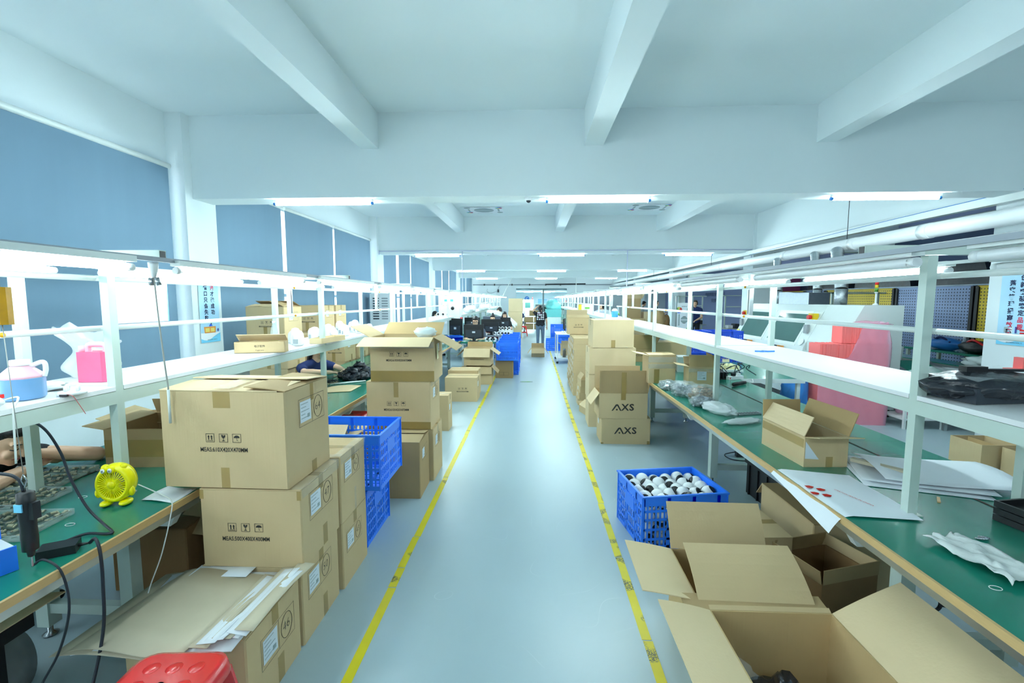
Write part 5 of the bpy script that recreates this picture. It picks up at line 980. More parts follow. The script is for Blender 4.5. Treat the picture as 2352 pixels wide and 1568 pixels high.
t = thing('psu_unit', 'white metal power unit with a fan grille behind the open carton', 'power supply', (2.10, 6.1, LB), -12); MB().box(-.17, .17, -.12, .12, 0, .2).build('case', 'white_metal', t); MB().lathe([(.05, 0), (.05, .006)], 20, M=Matrix.Translation((.02, -.12, .1)) @ Matrix.Rotation(math.pi / 2, 4, 'X')).build('fan_grille', 'dark_plastic', t)
t = thing('red_folder', 'red and white carton with a cream note behind the rack', 'box', (1.84, 6.2, LB)); MB().box(-.08, .08, -.05, .05, 0, .12).build('box', 'red_plastic', t); MB().box(-.078, .078, -.052, -.05, .05, .13).build('note', 'paper_cream', t)
t = thing('parts_tray', 'clear tray of white components near the second right post', 'tray', (2.52, 6.2, LB), 0); MB().box(-.25, .25, -.16, .16, 0, .03).build('tray', 'white_plastic', t)
cpm = MB().box(-.012, .012, -.03, .03, 0, .05).mesh('component', 'paper_cream')
for i in range(9):
    for j in range(3): link('component', cpm, t, (-.2 + i * .05, -.1 + j * .1, .03))
mb = MB(); rr = random.Random(4)
for i in range(10):
    x, y = 2.45 + rr.uniform(-.2, .25), 5.85 + rr.uniform(-.2, .3); mb.tube(crm([(x, y, LB + .1), (x + rr.uniform(-.1, .1), y + rr.uniform(-.1, .1), LB + .15 * rr.random() + .05), (x + rr.uniform(-.1, .1), y + rr.uniform(-.1, .1), LB + .1), (x + rr.uniform(-.14, .14), y + rr.uniform(-.14, .14), LB + .02)], 5), .006, 5)
o = tag(mb.build('cable_tangle', 'wire_black'), 'tangle of black power leads under the right shelf', 'cables'); o['kind'] = 'stuff'
t = thing('side_table', 'low green-topped table with white legs behind the right bench', 'table', (3.0, 6.35, 0)); MB().box(-.48, .30, -.75, .75, .70, .74).build('top', 'mat_green', t); MB().box(-.485, .305, -.755, -.75, .69, .742).build('edge', 'white_metal', t)
for x in (-.42, .25):
    for y in (-.7, .7): MB().box(x - .02, x + .02, y - .02, y + .02, 0, .7).build('leg', 'white_metal', t)
t = thing('pliers', 'blue-handled pliers on the right shelf', 'pliers', (1.83, 3.65, SH), 0)
for s in (-1, 1): MB().tube(crm([(0, 0, .006), (s * .02, -.012, .006), (s * .055, -.004, .006), (s * .075, .0, .006)]), .006, 6).build('handle', 'blue_plastic', t)
MB().box(-.008, .008, 0, .035, 0, .01).build('jaw', 'steel', t)
t = thing('film_pack', 'dark parts wrapped in clear film on the right shelf', 'bag', (1.92, 1.98, SH), 8); MB().box(-.20, .24, -.12, .12, 0, .06).build('contents', 'dark_plastic', t); blob((0, 0, .05), (.27, .16, .06), .25, 17, 30, 14, 3, 0).build('film', 'foil_dark', t); MB().sheet(lambda u, v: (-.25 + u * .5, -.16 + v * .32, .098 + .012 * math.sin(u * 9 + v * 5)), 14, 8).build('film_top', 'film_clear', t)
t = thing('black_brush', 'black brush on top of the film-wrapped parts', 'brush', (1.96, 1.96, SH + .112), -3); MB().box(-.16, -.08, -.02, .02, 0, .022).build('head', 'black_plastic', t); MB().box(-.08, .2, -.012, .012, .002, .012).build('handle', 'black_plastic', t)
t = thing('pink_bracket', 'small pink plastic piece standing on the film pack', 'part', (2.08, 2.02, SH + .11)); MB().box(-.05, .0, -.02, .02, 0, .008).build('base', 'foam_pink', t); MB().box(-.008, .008, -.02, .02, 0, .055).build('upright', 'foam_pink', t)
# floor on the right
t = thing('storage_bin', 'black ribbed plastic bin on the floor under the right bench', 'bin', (2.12, 3.76, 0), 4); w, d, h = .40, .50, .30
b = MB(); b.box(-w / 2, w / 2, -d / 2, d / 2, 0, .006)
for e in ((-w / 2, w / 2, -d / 2, -d / 2 + .006), (-w / 2, w / 2, d / 2 - .006, d / 2), (-w / 2, -w / 2 + .006, -d / 2, d / 2), (w / 2 - .006, w / 2, -d / 2, d / 2)): b.box(*e, 0, h)
b.build('body', 'black_plastic', t); b = MB()
for e in ((-w / 2 - .015, w / 2 + .015, -d / 2 - .015, -d / 2), (-w / 2 - .015, w / 2 + .015, d / 2, d / 2 + .015), (-w / 2 - .015, -w / 2, -d / 2, d / 2), (w / 2, w / 2 + .015, -d / 2, d / 2)): b.box(*e, h - .03, h)
b.build('rim', 'black_plastic', t)
for k in range(4): MB().box(-w / 2 - .012, -w / 2, -d / 2 + .06 + k * .13 - .006, -d / 2 + .06 + k * .13 + .006, 0, h - .03).build('rib', 'black_plastic', t); MB().box(-w / 2 + .06 + k * .09 - .006, -w / 2 + .06 + k * .09 + .006, -d / 2 - .012, -d / 2, 0, h - .03).build('rib', 'black_plastic', t)
t = thing('power_adapter', 'black power adapter with a green light under the right bench', 'adapter', (2.32, 4.92, 0), -6); MB().box(-.1, .1, -.04, .04, .03, .075).build('brick', 'black_plastic', t); MB().box(-.07, -.055, -.042, -.04, .04, .05).build('indicator', 'led_green', t); MB().tube(crm([(-.1, 0, .05), (-.22, -.02, .02), (-.18, -.14, .01), (0, -.16, .01), (.15, -.08, .02)]), .006, 5).build('lead', 'wire_black', t)
MB().box(-.1, .1, -.03, .03, 0, .03).build('foot_pad', 'black_plastic', t)
cable('thick black cables looping on the floor at the lower right', [(1.72, 2.2, .01), (1.8, 2.3, .05), (1.98, 2.28, .10), (2.1, 2.3, .14), (2.05, 2.34, .3), (2.02, 2.36, .5)], .009, 'wire_black'); cable('second black cable curling under the right bench corner', [(2.1, 2.3, .14), (2.3, 2.22, .13), (2.42, 2.1, .03), (2.5, 2.0, .01)], .009, 'wire_black')
tag(blob((0.93, 1.53, .15), (.155, .2, .14), .4, 40, 30, 18, 3, .008).build('cable_bag', 'foil_dark'), 'dark bag of cables inside the nearest open carton', 'bag')
o = MB(); o.sheet(lambda u, v: (.80 + .10 * u + .03 * math.sin(v * 5), 1.66 + .06 * v, .18 + .15 * v * (1 - .5 * u)), 6, 6); tag(o.build('clear_film', 'film_clear'), 'torn clear film sticking up inside the nearest open carton', 'film')
# ------------------------------------------------------------------ middle of the right rack and trolley
t = thing('parts_trolley', 'small grey trolley with parts right of the aisle tape', 'trolley', (.92, 12.6, 0)); 
for x in (-.25, .25):
    for y in (-.5, .5): MB().box(x - .015, x + .015, y - .015, y + .015, .04, .78).build('leg', 'white_metal', t); MB().cyl((x, y - .03, .03), (x, y + .03, .03), .03, n=10).build('caster', 'black_plastic', t)
for z in (.14, .77): MB().box(-.28, .28, -.53, .53, z, z + .02).build('deck', 'white_metal', t)
t = thing('thermos', 'steel thermos on the lower deck of the grey trolley', 'flask', (.86, 12.2, .16)); MB().lathe([(.04, 0), (.042, .005), (.042, .17), (.03, .19), (.028, .23), (.0, .235)], 14).build('body', 'kettle', t); MB().lathe([(.031, .19), (.031, .235), (0, .236)], 12).build('lid', 'steel', t)
t = carton('carton with a raised flap on the lower deck of the trolley', .98, 12.75, .16, .36, .4, .3, 0, opened=True, flaps=[('F', 60, .12), ('L', 150, .12)])
def monitor(label, x, y, z, rz, w=.46, h=.29, name='monitor', back=True):
    t = thing(name, label, 'monitor', (x, y, z), rz); MB().box(-w / 2, w / 2, -.012, .012, .09, .09 + h).build('panel', 'black_plastic', t); MB().box(-w * .4, w * .4, -.034, -.012, .10, .10 + h * .55).build('back_shell', 'dark_plastic', t)
    MB().box(-.03, .03, -.03, .0, 0, .14).build('neck', 'black_plastic', t); MB().prism([(-.11, -.08), (.11, -.08), (.08, .07), (-.08, .07)], 0, .012).build('foot', 'black_plastic', t); MB().box(-.035, .035, -.036, -.034, .1 + h * .32, .1 + h * .45).build('rating_label', 'label_white', t); return t
monitor('black monitor seen edge-on atop the grey trolley', .90, 12.9, .79, 80)
mb = MB(); rr = random.Random(8)
for i in range(5): tag(blob((.80 + i * .06, 12.25 + .07 * (i % 2), .83), (.03, .03, .035), .15, i, 14, 10).build('white_part', 'white_plastic'), '%s white camera part on the grey trolley' % ORD[i], 'part', 'white parts on the trolley')
t = thing('wrapped_rack', 'stack wrapped in teal film behind the standing woman', 'pallet', (.97, 21.5, 0)); MB().box(-.35, .35, -.4, .4, 0, 1.15).build('load', 'film_white', t); MB().prism([(-.36, .9), (.36, .9), (.37, 1.25), (-.37, 1.25)], -.42, .42, 'y').build('lower_film', 'film_teal', t); blob((0, 0, 1.35), (.36, .42, .36), .25, 9, 28, 16, 2, 1.2).build('top_film', 'film_teal', t)
t = thing('kitting_cart', 'wire cart of brown cartons past the red stool', 'cart', (.12, 24.0, 0))
for x in (-.55, .45):
    for y in (-.3, .3): MB().cyl((x, y, .05), (x, y, 1.1), .015, n=8).build('upright', 'steel', t); MB().ball((x, y, .04), .04, 10, 6).build('caster', 'black_plastic', t)
for z in (.15, .5, .85): MB().box(-.57, .47, -.32, .32, z, z + .02).build('deck', 'steel', t)
for k, (x, z) in enumerate(((-.3, .17), (.2, .17), (-.3, .52), (.2, .52), (-.05, .87))): carton('brown carton on the wire cart, %s' % ['lower left', 'lower right', 'middle left', 'middle right', 'top'][k], .12 + x, 24.0, z, .46, .5, .26, m='card_dark')
for k in range(3): carton('large carton in the column at the end of the hall, %s' % ['bottom', 'middle', 'top'][k], -.78 + .02 * k, 20.4, k * .585, .62, .5, .575, m='card_light'); 
for x, y, l, w in ((-1.12, 17.75, 'white film draped over the machine left of the far cartons', 1),):
    t = thing('draped_machine', l, 'machine', (x, y, 0)); MB().box(-.5, .35, -1.2, .9, 0, .8).build('cabinet', 'machine_paint', t)
    MB().sheet(lambda u, v: (-.55 + u * 1.05, -1.3 + v * 2.3, 1.28 - .55 * u ** 2 + .06 * math.sin(v * 7) - .1 * abs(v - .5) + .02 * wob((u, v, 0), 9, 1)), 18, 18, .01).build('drape', 'film_white', t)
for i, (x, y, l) in enumerate(((-1.66, 15.2, 'blue-grey bench machine beside the white drape'),)):
    t = thing('bench_machine', l, 'machine', (-1.32, 15.0, .736)); MB().box(-.28, .28, -.3, .3, 0, .42).build('case', 'cloth_grey', t); MB().lathe([(.05, 0), (.05, .02), (.03, .03)], 16, M=Matrix.Translation((.12, -.3, .25)) @ Matrix.Rotation(math.pi / 2, 4, 'X')).build('dial', 'black_plastic', t)
# desks with monitors left of the aisle
for i, (y, l) in enumerate(((10.75, 'grey desk with monitors nearest, left of the blue crates'), (12.7, 'second grey desk with monitors left of the aisle'), (14.9, 'third grey desk left of the aisle'))):
    t = thing('desk', l, 'desk', (-1.40, y, 0)); MB().box(-.24, .55, -.42, .42, .70, .735).build('top', 'mat_green' if i == 0 else 'grey_plastic', t)
    for x in (-.2, .5):
        for yy in (-.38, .38): MB().box(x - .02, x + .02, yy - .02, yy + .02, 0, .7).build('leg', 'white_metal', t)
    MB().box(-.2, .5, -.02, .02, .15, .19).build('stretcher', 'white_metal', t)
monitor('black monitor in front of the man with glasses', -1.36, 10.5, .735, 2, .46, .30); monitor('black monitor right behind the man with glasses', -1.12, 12.4, .735, -4, .40, .26); monitor('wide black monitor before the woman in maroon', -1.15, 12.75, .735, 3, .56, .33); monitor('black monitor turned away near the white drape', -.95, 14.8, .735, -5, .48, .30); monitor('blue-grey monitor left of the woman in maroon', -1.95, 14.7, .755, 5, .5, .28); monitor('dark slanted screen at the end of the left bench', -1.86, 11.0, .755, -30, .4, .4)
def cam_ptz(label, x, y, z, rz, group):
    global PTZ
    if PTZ is None:
        t = thing('ptz_camera', label, 'camera', (x, y, z), rz, group); MB().lathe([(.032, 0), (.036, .004), (.034, .02), (.02, .03)], 16).build('base', 'white_plastic', t); MB().ball((0, 0, .062), .04, 16, 10).build('head', 'white_plastic', t); f = MB().lathe([(0, .0415), (.014, .040), (.026, .034), (.028, .030)], 14, M=Matrix.Translation((0, 0, .062)) @ M90).build('black_face', 'black_plastic', t); PTZ = t
    else: t = copy_tree(PTZ, label, (x, y, z), rz); t['group'] = group
    return t
PTZ = None; rr = random.Random(2)
for i in range(3): cam_ptz('white dome camera on the front desk by the crates, %s' % ['left one', 'middle one', 'right one'][i], -1.06 + i * .10, 10.42, .735, rr.uniform(-50, 50), 'cameras on the front desk')
for i in range(10): cam_ptz('white camera in the double row on the second desk, %s' % ORD[i], -1.02 + (i % 5) * .095, 12.35 + (i // 5) * .25, .735 + (i // 5) * .12, rr.uniform(-40, 40), 'cameras on the second desk')
tag(MB().box(-1.1, -.55, 12.48, 12.72, .735, .852).build('camera_box', 'white_plastic'), 'white carton carrying the raised camera row', 'box')
for i in range(3): cam_ptz('white camera with a black eye on the left shelf end, %s' % ['left', 'centre', 'right'][i], -2.28 + i * .12, 10.9, SH, 25, 'cameras on the left shelf end')
for i in range(8): cam_ptz('white camera among the clutter at the left bench end, %s' % ORD[i], -2.0 + (i % 4) * .09, 9.6 + (i // 4) * .25, LB, rr.uniform(-60, 60), 'cameras at the left bench end')
for i in range(3): t = crate('shallow blue tray on the far left bench, %s' % ['left', 'middle', 'right'][i], -2.5 + .34 * i, 10.4 + .1 * i, LB, 10 * i, .3, .4, .1, name='shallow_tray', group='blue trays on the left bench')
# floor-standing air conditioners
for i, (x, y, l) in enumerate(((-3.72, 11.2, 'tall white air conditioner cabinet by the window blinds'),)):
    t = thing('air_conditioner', l, 'air conditioner', (x, y, 0)); MB().box(-.26, .26, -.18, .18, 0, 1.85).build('cabinet', 'white_plastic', t)
    for k in range(9):
        for s in (-1, 1): MB().box(s * .11 - .075, s * .11 + .075, -.186, -.18, 1.22 + k * .062, 1.25 + k * .062).build('louvre', 'dark_plastic' if s < 0 else 'grey_plastic', t)
    MB().box(-.06, .06, -.186, -.18, .98, 1.06).build('display', 'dark_plastic', t); MB().box(.16, .19, -.184, -.18, .75, 1.0).build('blue_flash', 'sky_blue', t)
t = thing('white_cabinet', 'white instrument with red knobs on the far left rack', 'machine', (-2.25, 12.4, 1.05)); MB().box(-.28, .28, -.2, .2, 0, .8).build('case', 'white_plastic', t); MB().ball((.1, -.2, .42), .05, 12, 8).build('knob', 'black_plastic', t)
for s in (-1, 1): MB().cyl((s * .34, 0, .12), (s * .28, 0, .12), .05, n=12).build('red_knob', 'red_plastic', t); MB().box(s * .08 - .04, s * .08 + .04, -.205, -.2, .6, .66).build('blue_label', 'sky_blue', t)
MB().box(-.22, .22, -.15, .15, -.3, 0).build('plinth', 'white_metal', t)
rr = random.Random(21)
for i in range(12):
    tag(blob((-2.2 + rr.uniform(-.25, .4), 13.4 + i * .85, SH + .09), (.16, .18, .12), .35, 50 + i, 18, 12, 2.5, SH).build('white_bundle', 'film_white'), 'white film bundle on the distant left rack shelf, %s from the front' % ORD[i], 'bundle', 'white bundles on the distant left rack')
# things on the far right shelf
t = thing('water_jug', 'white and blue water jug on the distant right shelf', 'jug', (1.95, 10.9, SH)); MB().lathe([(.07, 0), (.075, .01), (.075, .14)], 16).build('body', 'sky_blue', t); MB().lathe([(.075, .14), (.07, .17), (.03, .2), (0, .2)], 16).build('lid', 'white_plastic', t)
t = thing('box_set', 'yellow and white carton on the distant right shelf', 'box', (1.9, 16.4, SH)); MB().box(-.25, .25, -.15, .15, 0, .24).build('box', 'white_plastic', t); MB().box(-.252, -.16, -.152, .152, 0, .241).build('yellow_end', 'yellow_paint', t); MB().box(-.05, .12, -.154, -.15, .08, .15).build('logo', 'green_print', t)
bottle('small clear bottle on the distant right shelf', 2.08, 11.2, SH, 1.1)
t = thing('clear_case', 'clear plastic lid on the distant right shelf', 'case', (1.9, 12.4, SH)); blob((0, 0, .05), (.25, .2, .1), .1, 5, 20, 12, 2, 0).build('lid', 'film_clear', t)
monitor('dark blue screen on the distant right bench behind the slim cartons', 1.75, 11.2, .755, 0, .5, .3)
# ------------------------------------------------------------------ machine bay on the right
t = thing('soldering_machine', 'long white soldering machine with two tinted windows on the right', 'machine', (4.75, 8.2, 0))
x0, x1, y0, y1 = -.45, .45, -1.58, 1.72; H = 1.62
MB().box(x0 + .04, x1, y0 + .05, y1 - .05, .12, .9).build('lower_body', 'machine_paint', t)
MB().prism([(x0, .86), (x0 + .02, .95), (x0 + .30, H - .12), (x0 + .40, H), (x1, H), (x1, .86)], -.78, y1, 'y').build('hood', 'machine_paint', t)
MB().prism([(x0 + .06, .62), (x0 + .06, 1.05), (x0 + .36, H), (x1, H), (x1, .62)], y0, -.80, 'y').build('end_tower', 'machine_paint', t)
MB().box(x0 - .02, x0 + .1, -.78, y1, .80, .86).build('sill', 'machine_paint', t)
def win(ya, yb):
    za, zb = 1.0, H - .16; f = lambda z: x0 + .02 + (z - .95) / (H - .12 - .95) * .28
    def quad(y_a, y_b, z_a, z_b, e): return [(f(z_a) - e, y_a, z_a), (f(z_a) - e, y_b, z_a), (f(z_b) - e, y_b, z_b), (f(z_b) - e, y_a, z_b)]
    q = quad(ya - .05, yb + .05, za - .05, zb + .05, .006) + quad(ya - .05, yb + .05, za - .05, zb + .05, -.004); d = MB().add(q, BOXF).build('door', 'white_metal', t)
    q = quad(ya, yb, za, zb, .010) + quad(ya, yb, za, zb, .004); MB().add(q, BOXF).build('window_glass', 'machine_glass', d)
    MB().box(x0 - .05, x0 - .02, (ya + yb) / 2 - .2, (ya + yb) / 2 + .12, .885, .915).build('handle', 'black_plastic', d); MB().box(x0 - .056, x0 - .016, (ya + yb) / 2 - .24, (ya + yb) / 2 - .1, .88, .92).build('orange_grip', 'orange_print', d)
win(.62, 1.52); win(-.48, .40); MATS['orange_print'].node_tree.nodes['Principled BSDF'].inputs['Roughness'].default_value = .4
for y in (-.66, 1.63):
    b = MB().box(x0 + .18, x0 + .26, y - .07, y + .07, 1.36, 1.48).build('stop_guard', 'yellow_paint', t); MB().cyl((x0 + .13, y, 1.42), (x0 + .20, y, 1.42), .035, n=12).build('stop_button', 'red_plastic', b)
    MB().box(x0 + .10, x0 + .14, y - .05, y + .05, 1.16, 1.30).build('switch_plate', 'grey_plastic', t)
MB().lathe([(.06, 0), (.06, .004)], 16, M=Matrix.Translation((x0 + .035, -.68, 1.02)) @ Matrix.Rotation(-math.pi / 2 + .5, 4, 'Y')).build('round_sticker', 'paper', t); MB().lathe([(.07, 0), (.07, .004)], 16, M=Matrix.Translation((x0 + .045, 1.64, 1.03)) @ Matrix.Rotation(-math.pi / 2 + .5, 4, 'Y')).build('round_sticker', 'yellow_print', t)
MB().box(-.05, .3, y0 - .004, y0, .95, 1.18).build('keyboard_hatch', 'machine_paint', t); MB().box(.0, .06, y0 - .03, y0 - .004, 1.0, 1.12).build('black_screen', 'black_plastic', t)
MB().box(x0 + .06, x1 - .02, y0 + .1, y1 - .1, 0, .12).build('plinth', 'black_plastic', t); text('SOLDERING SYSTEM', .05, 'ink', t, (x0 + .036, -.5, .55), 'L')
for i, (y, r) in enumerate(((-.7, .09), (-.1, .07), (1.15, .07))):
    d = MB().cyl((.15, y, H), (.15, y, H + .25), r, n=18).build('exhaust_collar', 'foil', t); pts = crm([(.15, y, H + .25), (.17, y + .05, H + .4), (.22, y + .2, H + .62), (.3, y + .4, H + .9)], 10)
    MB().tube(pts, [r * (1.06 if k % 2 else .94) for k in range(len(pts))], 16).build('flexible_duct', 'foil', t)
MB().prism([(-.45, 0), (.3, 0), (.3, .22), (-.05, .22), (-.22, .2)], -.12, .35, 'x').build('sheet_hood', 'galvanised', t, (.1, .5, H)); MB().box(-.05, .3, -.2, .3, H, H + .2).build('duct_box', 'galvanised', t)
t = thing('signal_tower', 'signal lamp tower with green and amber tiers on the white machine', 'lamp', (4.92, 6.78, H)); MB().lathe([(.04, 0), (.03, .02), (.011, .03), (.011, .17)], 12).build('pole', 'white_plastic', t)
for z, m in ((.17, 'white_plastic'), (.19, 'green_print'), (.245, 'yellow_paint'), (.29, 'red_plastic')): MB().lathe([(.022, 0), (.022, .05), (0, .051)], 14, (0, 0, z)).build('tier', m, t)
P('green_print').inputs['Base Color'].links and None
# pink foam sheets in a bag
t = thing('foam_bundle', 'tall bundle of pink foam sheets in a torn pink bag', 'foam', (4.34, 6.3, 0), -3)
rr = random.Random(6); x = -.43
while x < .43:
    w = rr.uniform(.016, .034); MB().box(x, x + w - .002, rr.uniform(0, .015), .29, 0, 1.10 - (0 if x < -.0 else .0) + rr.uniform(-.006, .006)).build('foam_sheet', 'foam_pink', t); x += w
x = -.14
while x < .42:
    w = rr.uniform(.018, .036); MB().box(x, x + w - .002, .04 + rr.uniform(0, .015), .28, 1.11, 1.36 + rr.uniform(-.006, .006)).build('foam_sheet', 'foam_pink', t); x += w
def bagf(u, v):    # front and right side wrapped by film, open at the upper left
    a = u * 1.5; s = .46 + .012 * math.sin(v * 9 + u * 14); z = v * 1.40
    if a < 1: p = Vector((-.45 + .91 * a, -.012 - .012 * abs(math.sin(u * 23 + v * 6)), z))
    else: p = Vector((.46 + .01 * math.sin(v * 11), -.01 + (a - 1) * .6, z))
    p.z = min(z, (.86 + .30 * min(1, max(0, (a - .15)) / .5) ** 2 * 1.0 + (.24 if a > .62 else .24 * max(0, (a - .42) / .2))) + .015 * math.sin(u * 40))
    if p.z > 1.12: p.y += (p.z - 1.12) * .25
    return p
MB().sheet(bagf, 40, 26).build('bag_film', 'film_pink', t); MB().sheet(lambda u, v: (.05 + .42 * u + .02 * math.sin(v * 8), .0 + .28 * v, 1.385 + .035 * math.sin(u * 5) * math.sin(v * 4) - .05 * max(0, u - .8)), 12, 10).build('bag_top', 'film_pink', t)
MB().sheet(lambda u, v: (-.46 + .42 * u, -.03 - .02 * math.sin(u * 8), .86 - .28 * v * (1 - .4 * abs(u - .5)) + .1 * (u - .3) ** 2), 12, 8).build('bag_fold', 'film_pink', t)
tag(blob((3.72, 6.55, .40), (.16, .16, .42), .3, 77, 26, 18, 2.6, 0).build('blue_bag', 'film_blue'), 'blue plastic bag standing before the pink foam', 'bag')
t = thing('wire_stand', 'white frame stand with pink film behind the near right post', 'stand', (5.14, 6.3, 0)); 
for x in (-.24, .24):
    for y in (-.2, .2): MB().box(x - .015, x + .015, y - .015, y + .015, 0, .5).build('leg', 'white_metal', t)
MB().box(-.26, .26, -.22, .22, .12, .14).build('deck', 'white_metal', t); blob((0, 0, .26), (.22, .18, .12), .3, 5, 18, 12, 2.5, .14).build('pink_film', 'film_pink', t)
# conveyor and belts
t = thing('belt_conveyor', 'aluminium belt conveyor with green belt beyond the near right post', 'conveyor', (6.6, 7.4, 0), 0); MB().box(-.22, .22, -1.6, 1.5, .60, .70).build('frame', 'alu', t); MB().box(-.19, .19, -1.62, 1.52, .695, .712).build('belt', 'mat_green', t)
for y in (-1.4, .2, 1.3):
    for x in (-.2, .2): MB().box(x - .03, x + .03, y - .03, y + .03, 0, .6).build('leg', 'alu', t)
MB().cyl((-.26, -1.5, .65), (-.22, -1.5, .65), .05, n=14).build('drive_wheel', 'dark_plastic', t); MB().box(-.24, -.22, -1.62, -1.35, .57, .72).build('end_plate', 'alu', t)
t = thing('feed_ramp', 'sloping green belt ramp right of the pink foam', 'ramp', (5.62, 6.55, 0)); Mx = Matrix.Translation((0, 0, .62)) @ Matrix.Rotation(math.radians(18), 4, 'X'); MB().box(-.25, .25, -.6, .55, -.03, .0, Mx).build('belt', 'mat_green', t)
for x in (-.28, .28): MB().box(x - .03, x + .03, -.62, .57, -.05, .02, Mx).build('side_rail', 'alu', t)
for x in (-.25, .25):
    for y, z in ((-.5, .43), (.45, .72)): MB().box(x - .02, x + .02, y - .02, y + .02, 0, z).build('leg', 'alu', t)
t = thing('control_console', 'white sloped control console right of the machine', 'console', (5.62, 7.75, 0)); MB().prism([(-.25, 0), (.25, 0), (.35, .95), (-.35, 1.02)], -.2, .2, 'y').build('cabinet', 'machine_paint', t); MB().box(-.18, .18, -.1, .12, .99, 1.01).build('panel', 'grey_plastic', t)
tag(blob((6.6, 6.75, .78), (.2, .42, .10), .35, 61, 26, 16, 2.6, .713).build('net_bundle', 'film_white'), 'white netting bundle lying on the belt conveyor', 'bundle')
t = thing('storage_tote', 'grey plastic tote with a white lid under the conveyor', 'tote', (6.15, 7.7, 0)); MB().box(-.2, .2, -.3, .3, 0, .36).build('body', 'grey_plastic', t); MB().box(-.22, .22, -.32, .32, .36, .40).build('lid', 'white_plastic', t)
# perforated panels on the right wall
pn = [(3.3, 5.2, 'perf_yellow', 'yellow perforated panel partly hidden by the right column'), (5.3, 7.2, 'perf_blue', 'blue perforated panel behind the right column'), (7.3, 9.12, 'perf_yellow', 'yellow perforated panel beside the poster column'), (9.22, 11.05, 'perf_blue', 'large blue-grey perforated panel behind the near right post'), (11.15, 13.6, 'perf_yellow', 'wide yellow perforated panel beyond the signal tower'), (13.7, 14.6, 'perf_blue', 'narrow blue perforated panel left of the silver duct'), (14.7, 17.2, 'perf_yellow', 'far yellow perforated panel')]
for a, b, m, l in pn:
    t = thing('perforated_panel', l, 'panel', (8.5, (a + b) / 2, 0)); L = (b - a) / 2
    MB().box(-.01, .01, -L + .04, L - .04, .35, 1.94).build('sheet', m, t)
    for s in (-1, 1): MB().box(-.03, .03, s * L - .03, s * L + .03, 0, 1.96).build('post', 'black_plastic', t)
    MB().box(-.02, .02, -L, L, 1.94, 1.97).build('top_bar', 'yellow_paint' if 'yellow' in m else 'lilac_metal', t); MB().box(-.02, .02, -L, L, .3, .35).build('bottom_bar', 'yellow_paint' if 'yellow' in m else 'lilac_metal', t)
for i, (y, w, h, m) in enumerate(((6.8, 1.2, .4, 'foil_dark'), (9.6, 1.4, .45, 'foil_dark'), (11.6, 1.8, .7, 'foil_dark'), (13.8, 1.5, .6, 'foil_dark'))):
    tag(MB().prism([(-w / 2, 0), (w / 2, 0), (w / 2 - .1, h), (-w / 2 + .15, h * .9)], -.22, .22, 'x').build('wrapped_goods', m, None, (8.72, y, 2.0)), 'dark film-wrapped goods above the panels, %s from the front' % ORD[i], 'goods', 'wrapped goods above the panels')
tag(MB().box(8.50, 8.98, 5.9, 14.8, 1.975, 1.998).build('goods_shelf', 'galvanised'), 'long galvanised shelf above the perforated panels', 'shelf')
tag(MB().box(-.4, .4, -.9, .9, 0, .5).build('magenta_block', 'magenta_paint', None, (8.3, 16.2, 1.98)), 'magenta crate above the far yellow panel', 'crate'); 
t = thing('side_bench', 'green-topped bench with grey frame by the yellow panels', 'workbench', (7.9, 8.3, 0)); MB().box(-.35, .35, -1.3, 1.3, .72, .76).build('top', 'mat_green', t); MB().box(-.36, .36, -1.31, -1.3, .71, .765).build('edge', 'card_dark', t)
for x in (-.3, .3):
    for y in (-1.2, 1.2): MB().box(x - .025, x + .025, y - .025, y + .025, 0, .72).build('leg', 'rack_paint', t)
for i, (x, y, m, l) in enumerate(((7.8, 8.9, 'tape_blue', 'blue bag lying on the bench by the yellow panels'), (7.75, 8.2, 'black_plastic', 'dark bag with a red strap on the bench by the yellow panels'))):
    t = thing('work_bag', l, 'bag', (x, y, .76)); blob((0, 0, .11), (.18, .34, .12), .15, 30 + i, 24, 14, 2, 0).build('body', m, t); MB().tube(crm([(-.1, -.2, .15), (-.12, 0, .24), (-.08, .2, .15)]), .02, 6).build('strap', 'red_plastic' if i else 'cloth_navy', t)
bottle('clear bottle between the bags on the side bench', 7.8, 8.55, .76, 1.2, False)
for i, (x, y, l) in enumerate(((6.55, 9.6, 'grey lamp frame standing before the blue panel'), (7.3, 12.8, 'second grey lamp frame farther into the machine bay'), (6.9, 15.6, 'grey workstation frame behind the chart stand'), (6.2, 18.2, 'far grey workstation frame in the machine bay'))):
    t = thing('workstation_frame', l, 'frame', (x, y, 0))
    for sx in (-.45, .45): MB().box(sx - .02, sx + .02, -.02, .02, 0, 1.85).build('upright', 'rack_paint', t); MB().box(sx - .02, sx + .02, -.4, .4, 0, .04).build('foot', 'rack_paint', t)
    for z in (.75, 1.15, 1.45, 1.82): MB().box(-.6 if z > 1.5 else -.45, .6 if z > 1.5 else .45, -.02, .02, z, z + .03).build('rail', 'rack_paint', t)
    MB().box(-.5, .5, -.35, .35, .72, .75).build('worktop', 'grey_plastic', t)
    if i > 1:
        for k in range(4): MB().box(-.4 + k * .22, -.25 + k * .22, -.2, .1, .75, .85 + .05 * (k % 2)).build('fixture', 'dark_plastic' if k % 2 else 'white_plastic', t)
for i, (x, y, z, w, d, h, l) in enumerate(((4.6, 11.1, .5, .9, .6, .38, 'carton on a low pile left of the white machine'), (4.65, 11.1, 0, .95, .7, .49, 'wide carton at the base of the pile left of the white machine'), (7.2, 11.0, .76, .5, .6, .22, 'brown wrapped parcel behind the lamp frame'))): carton(l, x, y, z, w, d, h, m='card_dark' if i == 2 else 'card')
t = thing('parcel_table', 'plain grey table holding the brown parcel', 'table', (7.2, 11.0, 0)); MB().box(-.4, .4, -.5, .5, .72, .76).build('top', 'grey_plastic', t)
